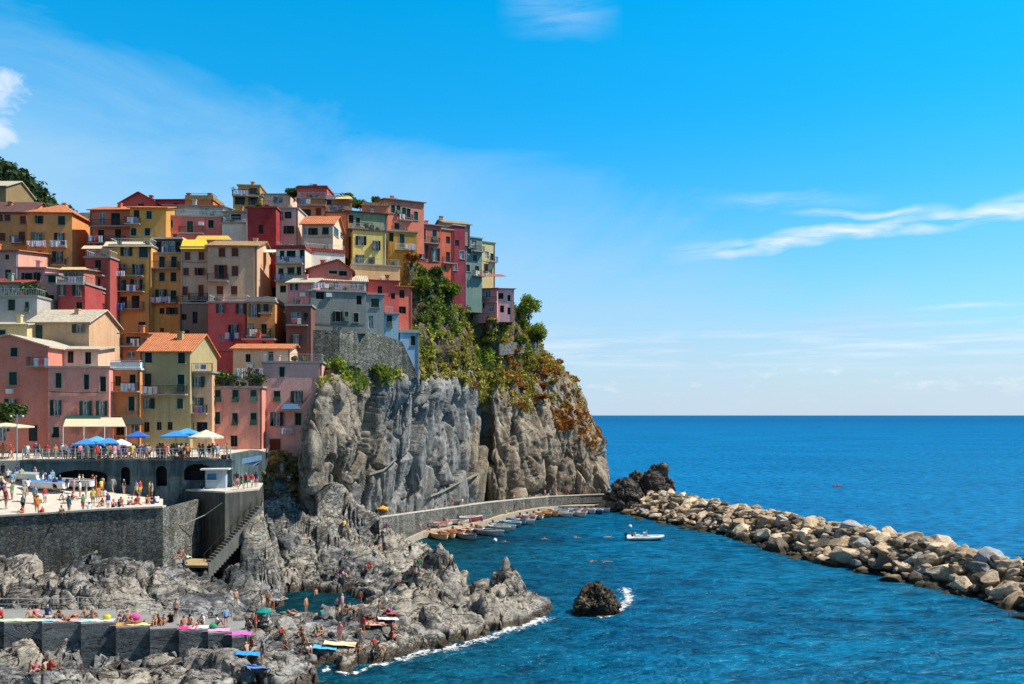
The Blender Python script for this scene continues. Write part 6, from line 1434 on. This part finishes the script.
# ------------------------------------------------------------ people
def skel(pose):
    J = {'pel': (0, 0, .95, .135), 'bel': (0, 0, 1.08, .12), 'che': (0, 0, 1.28, .145), 'nek': (0, 0, 1.47, .055), 'hed': (0, -.015, 1.60, .095), 'top': (0, -.01, 1.68, .075)}
    for s, n in ((-1, 'l'), (1, 'r')):
        J.update({n+'sh': (s*.17, 0, 1.40, .06), n+'el': (s*.23, .02, 1.13, .045), n+'wr': (s*.25, -.03, .89, .032), n+'ha': (s*.25, -.05, .79, .035),
                  n+'hi': (s*.09, 0, .88, .10), n+'kn': (s*.10, -.01, .50, .06), n+'an': (s*.10, .02, .09, .04), n+'to': (s*.11, -.15, .035, .035)})
    def mv(ks, f):
        for k in ks: x, y, z, r = J[k]; J[k] = (*f(x, y, z), r)
    if pose == 'walk':
        J['lkn'] = (-.10, -.20, .53, .06); J['lan'] = (-.10, -.24, .10, .04); J['lto'] = (-.11, -.41, .06, .035)
        J['rkn'] = (.10, .06, .49, .06); J['ran'] = (.10, .34, .14, .04); J['rto'] = (.11, .20, .03, .035)
        J['lel'] = (-.23, .16, 1.15, .045); J['lwr'] = (-.24, .2, .92, .032); J['lha'] = (-.24, .18, .83, .035); J['rel'] = (.23, -.1, 1.15, .045); J['rwr'] = (.22, -.28, 1.0, .032); J['rha'] = (.21, -.36, .96, .035)
    if pose == 'arms':
        J['lel'] = (-.34, -.08, 1.30, .045); J['lwr'] = (-.20, -.25, 1.45, .032); J['lha'] = (-.12, -.27, 1.52, .035); J['rel'] = (.36, 0, 1.2, .045); J['rwr'] = (.22, -.06, 1.0, .032); J['rha'] = (.15, -.08, .97, .035)
    if pose in ('sit', 'sitk'):
        mv(list(J), lambda x, y, z: (x, y, z-.82))
        lean = .18 if pose == 'sit' else -.12
        for k in ('bel', 'che', 'nek', 'hed', 'top', 'lsh', 'rsh', 'lel', 'rel', 'lwr', 'rwr', 'lha', 'rha'):
            x, y, z, r = J[k]; J[k] = (x, y+lean*(z-.1), z, r)
        kz, ky, ay = (.30, -.42, -.78) if pose == 'sit' else (.48, -.38, -.50)
        for s, n in ((-1, 'l'), (1, 'r')):
            J[n+'kn'] = (s*.13, ky, kz, .06); J[n+'an'] = (s*.12, ay, .08, .04); J[n+'to'] = (s*.13, ay-.16, .05, .035)
            if pose == 'sit': J[n+'el'] = (s*.26, .25, .34, .045); J[n+'wr'] = (s*.27, .3, .12, .032); J[n+'ha'] = (s*.28, .27, .05, .035)
            else: J[n+'el'] = (s*.22, -.2, .36, .045); J[n+'wr'] = (s*.10, -.42, .42, .032); J[n+'ha'] = (s*.05, -.48, .42, .035)
    if pose == 'lie':
        mv(list(J), lambda x, y, z: (x, z-.85, .13-y*.6))
        for s, n in ((-1, 'l'), (1, 'r')):
            x, y, z, r = J[n+'to']; J[n+'to'] = (x, y-.02, .16, r)
            J[n+'wr'] = (s*.27, J[n+'wr'][1], .08, .032); J[n+'ha'] = (s*.27, J[n+'ha'][1], .07, .035)
        J['rkn'] = (.12, -.42, .38, .06)
    if pose == 'bend':
        for k in ('bel', 'che', 'nek', 'hed', 'top', 'lsh', 'rsh'):
            x, y, z, r = J[k]; a = R(62); dz = z-.92; J[k] = (x, -dz*math.sin(a), .92+dz*math.cos(a), r)
        for s, n in ((-1, 'l'), (1, 'r')): J[n+'el'] = (s*.2, -.52, .92, .045); J[n+'wr'] = (s*.18, -.6, .68, .032); J[n+'ha'] = (s*.17, -.62, .58, .035)
    if pose == 'swim':
        mv(list(J), lambda x, y, z: (x, z*.9-1.2, .02-y*.5+(.10 if z > 1.5 else 0)))
        J['lel'] = (-.45, .15, -.02, .045); J['lwr'] = (-.65, .3, .0, .032); J['lha'] = (-.7, .38, .02, .035); J['rel'] = (.45, .15, -.02, .045); J['rwr'] = (.6, .35, .03, .032); J['rha'] = (.62, .43, .05, .035)
    return J
BONES = [('pel', 'bel', 'torso'), ('bel', 'che', 'torso'), ('che', 'nek', 'torso'), ('nek', 'hed', 'head'), ('hed', 'top', 'head')]
for n in 'lr': BONES += [('che', n+'sh', 'torso'), (n+'sh', n+'el', 'uarm'), (n+'el', n+'wr', 'farm'), (n+'wr', n+'ha', 'farm'), ('pel', n+'hi', 'hip'), (n+'hi', n+'kn', 'thigh'), (n+'kn', n+'an', 'shin'), (n+'an', n+'to', 'shin')]
def body_mesh(pose):
    J = skel(pose); ks = list(J); me = bpy.data.meshes.new('tmp'); me.from_pydata([J[k][:3] for k in ks], [(ks.index(a), ks.index(b)) for a, b, _ in BONES], []); o = bpy.data.objects.new('tmp', me); COL.objects.link(o)
    md = o.modifiers.new('s', 'SKIN'); sv = me.skin_vertices[0].data if me.skin_vertices else None
    if sv is None:
        bpy.context.view_layer.objects.active = o; bpy.context.view_layer.update(); sv = me.skin_vertices[0].data
    for i, k in enumerate(ks):
        r = J[k][3]; sv[i].radius = (r*(1.25 if k in ('che', 'pel', 'bel') else 1), r*(.85 if k in ('che', 'bel') else 1)); sv[i].use_root = (k == 'pel')
    sb = o.modifiers.new('b', 'SUBSURF'); sb.levels = 1; sb.render_levels = 1
    dg = bpy.context.evaluated_depsgraph_get(); ev = o.evaluated_get(dg); m2 = bpy.data.meshes.new_from_object(ev); bpy.data.objects.remove(o)
    m2.name = 'body'; m2.shade_smooth(); V = np.array([v.co[:] for v in m2.vertices]); FN = [(list(p.vertices), np.array(p.center), np.array(p.normal)) for p in m2.polygons]; VN = np.array([v.normal[:] for v in m2.vertices])
    lab = []
    for vs, c, nn in FN:
        best = None
        for a, b, l in BONES:
            p, q = np.array(J[a][:3]), np.array(J[b][:3]); t_ = np.clip(np.dot(c-p, q-p)/(np.dot(q-p, q-p)+1e-9), 0, 1); rr_ = J[a][3]*(1-t_)+J[b][3]*t_; d_ = np.linalg.norm(c-(p+(q-p)*t_))/rr_
            if best is None or d_ < best[0]: best = (d_, l, t_)
        lab.append(best[1:])
    up = (np.array(J['top'][:3])-np.array(J['nek'][:3])); up /= np.linalg.norm(up); hc = np.array(J['hed'][:3]); bk = {'lie': np.array([0, .2, -1.]), 'swim': np.array([0, .0, 1.])}.get(pose, np.array([0, 1., 0]))
    def cloth(sel, off, name):
        idx = {}; vs2 = []; fs = []
        for (vs, c, nn), l in zip(FN, lab):
            if sel(l, c):
                f_ = []
                for v in vs:
                    if v not in idx: idx[v] = len(vs2); vs2.append(V[v]+VN[v]*off)
                    f_.append(idx[v])
                fs.append(f_)
        if not fs: return None
        m = bpy.data.meshes.new(name); m.from_pydata([tuple(v) for v in vs2], [], fs); m.shade_smooth(); return m
    return {'body': m2, 'shirt': cloth(lambda l, c: l[0] == 'torso' or l[0] == 'uarm' and l[1] < .6, .018, 'shirt'), 'shorts': cloth(lambda l, c: l[0] == 'hip' or l[0] == 'thigh' and l[1] < .62, .022, 'shorts'),
            'trunks': cloth(lambda l, c: l[0] == 'hip' or l[0] == 'thigh' and l[1] < .2, .014, 'trunks'), 'hair': cloth(lambda l, c: l[0] == 'head' and (np.dot(c-hc, up) > .045 or np.dot(c-hc, bk) > .02 and np.dot(c-hc, up) > -.06), .02, 'hair')}
POSES = {p: body_mesh(p) for p in ('stand', 'walk', 'arms', 'sit', 'sitk', 'lie', 'bend', 'swim')}
SKIN = [plain(c, .6, .3, 'skin') for c in ((.52, .28, .18), (.42, .21, .13), (.60, .36, .25), (.30, .14, .08))]
CC = {'white': (.75, .75, .75), 'black': (.02, .02, .025), 'red': (.5, .04, .04), 'navy': (.03, .05, .16), 'sky blue': (.22, .42, .65), 'pink': (.7, .25, .35), 'grey': (.28, .29, .3), 'green': (.06, .28, .14), 'yellow': (.7, .55, .1), 'orange': (.65, .22, .05), 'teal': (.04, .3, .32), 'beige': (.5, .42, .3), 'purple': (.2, .06, .25)}
HAIR = {'dark': (.02, .015, .01), 'brown': (.10, .05, .025), 'fair': (.42, .28, .12), 'grey haired': (.4, .4, .4)}
seen = set(); prng = random.Random(21)
VERB = {'stand': 'standing', 'walk': 'walking', 'arms': 'standing with a raised arm', 'sit': 'sitting leaning back', 'sitk': 'sitting with drawn up knees', 'lie': 'lying', 'bend': 'bending over', 'swim': 'swimming'}
def person(loc, pose, where, rz=None, shirt='?', shorts='?', hair='?', grp=None, scale=None, swimwear=False):
    for _ in range(60):
        sh = prng.choice([None]*6+list(CC)) if shirt == '?' and swimwear else (prng.choice(list(CC)) if shirt == '?' else shirt)
        st_ = prng.choice(list(CC)) if shorts == '?' else shorts; ha = prng.choice(['dark', 'dark', 'brown', 'fair', 'grey haired']) if hair == '?' else hair
        hw_ = ha if ha == 'grey haired' else ha+' haired'
        if sh: lab = f'{hw_} person in {sh} top and {st_} {"trunks" if swimwear else "shorts"} {VERB[pose]} {where}'
        else: lab = f'{hw_} bather in {st_} trunks {VERB[pose]} {where}'
        if pose == 'swim': lab = f'{hw_} swimmer {where}'
        if len(lab.split()) > 16: lab = lab.replace(' and ', ', ').replace('sitting with drawn up knees', 'crouched').replace('standing with a raised arm', 'waving').replace('sitting leaning back', 'reclining')
        if len(lab.split()) > 16: lab = lab.replace('sitting leaning back', 'reclining').replace(' haired person', ' haired bather').replace(' trunks ', ' ')
        if len(lab.split()) <= 16 and lab not in seen: break
    seen.add(lab); S = POSES[pose]; s = scale or prng.uniform(.93, 1.05); rz = prng.uniform(0, 6.28) if rz is None else rz
    b = bpy.data.objects.new('person', S['body']); COL.objects.link(b)
    if not S['body'].materials: S['body'].materials.append(SKIN[0])
    b.location = loc; b.rotation_euler = (0, 0, rz); b.scale = (s, s, s); b.material_slots[0].link = 'OBJECT'; b.material_slots[0].material = prng.choice(SKIN); tag(b, lab, 'person', grp)
    for key, on, c in (('shirt', sh, CC.get(sh)), ('trunks' if swimwear else 'shorts', pose != 'swim', CC.get(st_)), ('hair', True, HAIR[ha])):
        if not on or S[key] is None: continue
        if not S[key].materials: S[key].materials.append(SKIN[0])
        o = bpy.data.objects.new(key, S[key]); COL.objects.link(o); o.parent = b; o.material_slots[0].link = 'OBJECT'; o.material_slots[0].material = plain(c, .85, .1, 'cloth')
    return b
def terrp(px, py):
    for Y in np.arange(91.6, 98, .1):
        x_, y_, z_ = W(px, py, Y)
        if z_ <= TZ(x_, Y)+.02: return (x_, y_, TZ(x_, Y))
    return (*plan(px, 96.5), TZ(0, 96.5))
# landing crowd, after the photograph
LAND = [(6,509,'stand','red','beige'),(2,497,'walk','navy','black'),(8,484,'stand','white','black'),(13,488,'walk','sky blue','white'),(17,476,'stand','navy','grey'),(3,474,'stand','black','navy'),(23,512,'stand','grey','black'),(23,515,'sitk','orange','red'),
 (37,514,'stand','orange','orange'),(43,515,'sitk','red','black'),(45,503,'stand','red','white'),(50,488,'stand','sky blue','navy'),(55,494,'stand','navy','black'),(61,514,'sitk','beige','black'),(69,513,'stand','teal','grey'),(64,500,'sit','white','grey'),
 (83,511,'stand','green','red'),(89,511,'sitk','white','grey'),(93,506,'stand','yellow','grey'),(98,503,'stand','orange','beige'),(101,497,'sitk','beige','orange'),(103,506,'sitk','red','beige'),(108,510,'stand','navy','white'),(113,508,'sitk','pink','navy'),(118,508,'sitk','navy','black'),(121,505,'sitk','orange','navy'),
 (128,505,'sitk','white','red'),(133,505,'sit','beige','orange'),(138,504,'sitk','red','pink'),(147,503,'sitk','orange','red'),(153,504,'sitk','black','navy'),(157,503,'sitk','white','navy'),(86,499,'stand','grey','beige'),(80,497,'stand','white','beige'),(35,477,'walk','pink','white'),(28,495,'walk','white','navy'),(12,500,'stand','green','beige'),(94,490,'stand','beige','white'),(74,494,'stand','pink','grey')]
for px, py, po, a, b in LAND: person(on_plat(px, py), po, 'on the boat landing', None, a, b, grp='people on the boat landing')
for k in range(24):
    px = prng.uniform(-5, 158); py = prng.uniform(478, 506)+(px < 60)*0
    L_ = on_plat(px, py)
    person((L_[0], L_[1], float(plat_z(np.array([L_[0]]), np.array([L_[1]]))[0])), prng.choice(['stand', 'walk', 'sitk', 'stand']), 'on the boat landing', None, grp='people on the boat landing')
for k in range(104):
    px = prng.triangular(18, 232, 175) if k < 80 else prng.uniform(-5, 232); po = prng.choice(['stand', 'stand', 'walk', 'arms', 'stand', 'walk'])
    person((*plan(px, prng.uniform(91.7, 95.3)), TZ(0, 92)+.1), po, 'on the terrace behind the railing', grp='people on the terrace')
for px in (206, 210, 237, 241, 246, 252, 256, 200, 228, 233):
    Y = prng.uniform(90.5, 94.5) if px > 225 else prng.uniform(92.3, 94.5); person((*plan(px, Y), 12.08), prng.choice(['stand', 'walk', 'sitk', 'stand']), 'on the block beside the white kiosk', grp='people on the landing block')
# bathing deck
for px, po, a, b, dY in ((2,'sitk','red','black',.9),(31,'sit',None,'red',1.2),(37,'sitk','pink','navy',1.6),(44,'lie',None,'navy',1.2),(47,'sitk','navy','navy',2.2),(60,'sitk',None,'black',1.4),(66,'lie',None,'orange',.8),(73,'lie',None,'pink',1.6),(92,'sitk',None,'orange',1.4),(86,'sit',None,'grey',1.8),(121,'sitk','grey','black',1.6),(134,'lie',None,'red',.8),(128,'sit',None,'orange',1.6),(154,'sitk',None,'red',1.),(159,'sit',None,'orange',1.4),(164,'sitk',None,'beige',1.2),(171,'sit','black','black',1.9),(176,'stand',None,'navy',2.6),(184,'sitk',None,'white',1.),(190,'sit',None,'pink',1.5),(196,'lie',None,'black',1.2),(203,'sitk','white','white',1.8),(226,'stand','sky blue','navy',1.4),(216,'sitk','white','green',2.)):
    person((*plan(px, 66.3+dY), deck_z(px)), po, 'on the bathing deck', None, a, b, grp='people on the bathing deck', swimwear=True)
def on_rock(px, py):
    h_ = ground_hit(px, py); 
    if h_ is None: return None
    x_, y_ = plan(px, h_[0]); return (x_, y_, ground_at(px, h_[0])-.12)
ROCKP = [(30,672,'sitk',None,'red'),(36,676,'sit','pink','navy'),(46,671,'sitk',None,'orange'),(50,677,'sitk','red','black'),(40,680,'lie',None,'pink'),
 (322,633,'sitk',None,'black'),(316,636,'sit',None,'navy'),(309,652,'sitk','white','black'),(340,641,'stand','pink','pink'),(354,620,'bend',None,'black'),(363,634,'stand','red','grey'),(337,617,'stand','grey','black'),(347,612,'sitk',None,'beige'),(360,606,'stand',None,'red'),(306,613,'stand',None,'orange'),(316,609,'stand',None,'black'),(374,622,'lie',None,'red'),(369,618,'lie',None,'orange'),(380,625,'lie',None,'beige'),
 (247,652,'sitk',None,'black'),(252,645,'sit',None,'red'),(262,664,'stand','black','navy'),(236,608,'stand',None,'orange'),(262,610,'arms',None,'white'),(273,611,'bend',None,'red'),(246,629,'sitk','navy','purple'),(250,627,'sitk',None,'navy'),(256,624,'sit','pink','red'),(262,622,'sitk','green','beige'),(268,622,'sitk','white','purple'),(287,648,'sitk',None,'grey'),
 (365,570,'sitk',None,'red'),(370,568,'sitk','red','orange'),(410,556,'stand','black','green'),(415,574,'stand',None,'navy'),(421,571,'stand',None,'red'),(419,576,'sitk','sky blue','red'),(411,577,'sitk',None,'black'),(282,480,'stand','sky blue','white'),(289,484,'sitk','white','grey'),(180,556,'sit',None,'red'),(187,557,'lie','white','pink'),(12,552,'sitk','orange','red')]
for px, py, po, a, b in ROCKP:
    L_ = on_rock(px, py)
    if L_: person(L_, po, 'on the shore rocks', None, a, b, grp='people on the shore rocks', swimwear=True)
# quay and footpath
def along(line, t_):
    s = t_*(len(line)-1); i = min(int(s), len(line)-2); f_ = s-i; return [line[i][k]*(1-f_)+line[i+1][k]*f_ for k in range(len(line[0]))]
for t_ in (.02, .05, .07, .17, .30, .33, .36, .40, .43, .62, .74, .76, .78, .83, .88, .90, .92):
    x_, y_, z_ = along(up, t_); person((x_, y_+prng.uniform(.8, 2.6), z_), prng.choice(['stand', 'walk']), 'on the footpath below the cliff', grp='people on the cliff foot path')
for t_ in (.08, .12, .15, .18, .22, .26, .30, .34, .42, .47, .52):
    x_, y_ = along(low, t_)[:2]; person((x_, y_+prng.uniform(.7, 1.7), LZ), prng.choice(['stand', 'walk', 'sitk']), 'on the quay by the moored boats', grp='people on the quay')
for px, y, w in ((505, 542, 'close to the white mooring buoy'), (545, 539, 'in the middle of the harbour'), (577, 537.5, 'in the harbour before the far boats'), (610, 537, 'not far from the inflatable boat'), (592, 561, 'behind the small sea rock'), (604, 562, 'behind the small sea rock'), (462, 600, 'nobody')):
    if w != 'nobody': Y = HC*F/(y-HZ); person(((px-512)/F*Y, Y, .0), 'swim', w, prng.uniform(0, 6), None, 'navy', grp='swimmers in the harbour')
bx = rb_.matrix_basis @ Vector((-2.1, 0, .35)); person(bx, 'sitk', 'at the stern of the inflatable boat', R(90), 'red', 'navy'); bx = kb.matrix_basis @ Vector((-.3, 0, .15)); person(bx, 'sit', 'paddling the far kayak', R(90), 'orange', 'navy')
bx = Vector(W(669, 0, 176)); 
# towels, bags, floats
def towel(px, py, w, l, c, label, deck=False, rz=0.):
    L_ = (*plan(px, 66.3+py), deck_z(px)+.01) if deck else on_rock(px, py)
    if not L_: return
    mb = MB(); N = 6
    for i in range(N+1):
        for j in range(3): mb.v.append((-l/2+l*i/N, -w/2+w*j/2, .03+.025*math.sin(i*2.+j)))
    for i in range(N+1):
        for j in range(3): mb.v.append((-l/2+l*i/N, -w/2+w*j/2, .0+.025*math.sin(i*2.+j)))
    for i in range(N):
        for j in range(2): mb.f.append([i*3+j, (i+1)*3+j, (i+1)*3+j+1, i*3+j+1])
    o = mb.build('towel', plain(c, .9, .1, 'towel')); z_ = L_[2]+(.14 if not deck else 0); o.location = (L_[0], L_[1], z_); o.rotation_euler = (0, 0 if deck else .1, rz); tag(o, label, 'towel', 'beach towels')
T = towel
T(14,.5,1.,2.4,(.5,.6,.4),'pale green towel on the deck block by the picture edge',True,.1); T(32,.5,.9,1.9,(.75,.7,.5),'cream towel on the second deck block',True,.1); T(50,.6,.9,1.6,(.3,.55,.75),'light blue towel at the start of the third deck block',True,.1); T(68,.5,.9,1.9,(.7,.35,.3),'salmon striped towel on the third deck block',True,.1)
T(88,.6,.9,1.8,(.35,.65,.7),'turquoise towel on the fourth deck block',True,.1); T(104,.7,.9,1.6,(.75,.75,.75),'white towel beside the yellow bag',True,.1); T(124,.5,.9,1.9,(.7,.3,.08),'orange towel with yellow edge on the stepped block',True,.1); T(140,.6,.9,1.8,(.72,.6,.3),'yellow towel beside the orange one',True,.1)
T(188,.4,1.,1.4,(.75,.05,.25),'hot pink towel hanging near the deck corner',True,.1); T(199,.7,1.,1.5,(.75,.75,.78),'white towel next to the hot pink one',True,.1); T(217,.6,1.,2.,(.75,.35,.55),'pale pink towel on the lowest but one block',True,.1); T(239,.5,1.,2.,(.75,.15,.55),'magenta air mattress on the last deck block',True,.1)
T(248,654,1.1,1.8,(.05,.3,.7),'bright blue towel under a crouched bather',rz=.2); T(258,669,1.1,1.6,(.12,.25,.6),'blue and rose towel at the feet of the standing child',rz=.4); T(325,648,1.1,1.9,(.08,.45,.75),'turquoise blue towel on the flat rock',rz=.1); T(340,644,1.3,2.6,(.75,.6,.4),'large sand coloured towel under the person in pink',rz=.1); T(388,620,1.,1.8,(.75,.7,.7),'white towel by the sunbathers on the rock',rz=.3); T(392,614,.5,1.,(.65,.05,.08),'small red towel on top of the sunbathing spot',rz=.3); T(374,625,1.2,1.9,(.7,.4,.35),'salmon towel under the sunbathers',rz=.3)
def bag(px, dY, c, label, deck=True, s=1.):
    L_ = (*plan(px, 66.3+dY), deck_z(px)) if deck else on_rock(px, dY)
    if not L_: return
    mb = MB(); mb.ico((0, 0, .22*s), .3*s, int(px), .12, 2, (1.1, .7, .75)); mb.tube([(-.15*s, 0, .4*s), (0, 0, .56*s), (.15*s, 0, .4*s)], .02, 5); o = mb.build('beach_bag', plain(c, .8, .2), None, True); o.location = L_; tag(o, label, 'bag', 'beach bags')
bag(107, .9, (.7, .65, .05), 'bright yellow beach bag on the fourth deck block'); bag(213, 1., (.04, .35, .15), 'green beach bag on the sloping deck'); bag(135, 1.7, (.75, .1, .35), 'hot pink inflatable bag beside the orange towel', s=1.4); bag(122, 2.2, (.08, .1, .12), 'dark rucksack on the stepped block'); bag(331, 637, (.03, .03, .04), 'black bag on the flat rock', False); bag(358, 636, (.03, .035, .04), 'dark bag at the feet of the person in red', False)
parasol(on_rock(264, 624) or (0, 0, 0), 1.4, 1.5, (.02, .25, .22), 'small teal beach parasol among bathers behind the deck end', False, 0, .35, 'beach parasols')
x_, y_, z_ = along(up, .05); parasol((x_, y_+1.5, z_), 1.7, 1.9, (.75, .35, .05), 'orange parasol at the start of the cliff foot path', False, 0, .45, 'beach parasols')
for k in range(34):
    px, py = (prng.uniform(236, 400), prng.uniform(606, 655)) if k < 24 else (prng.uniform(330, 425), prng.uniform(520, 590))
    L_ = on_rock(px, py)
    if L_ and L_[2] > .7: person(L_, prng.choice(['sitk', 'sit', 'stand', 'lie', 'sitk', 'walk']), 'on the shore rocks', None, grp='people on the shore rocks', swimwear=True)
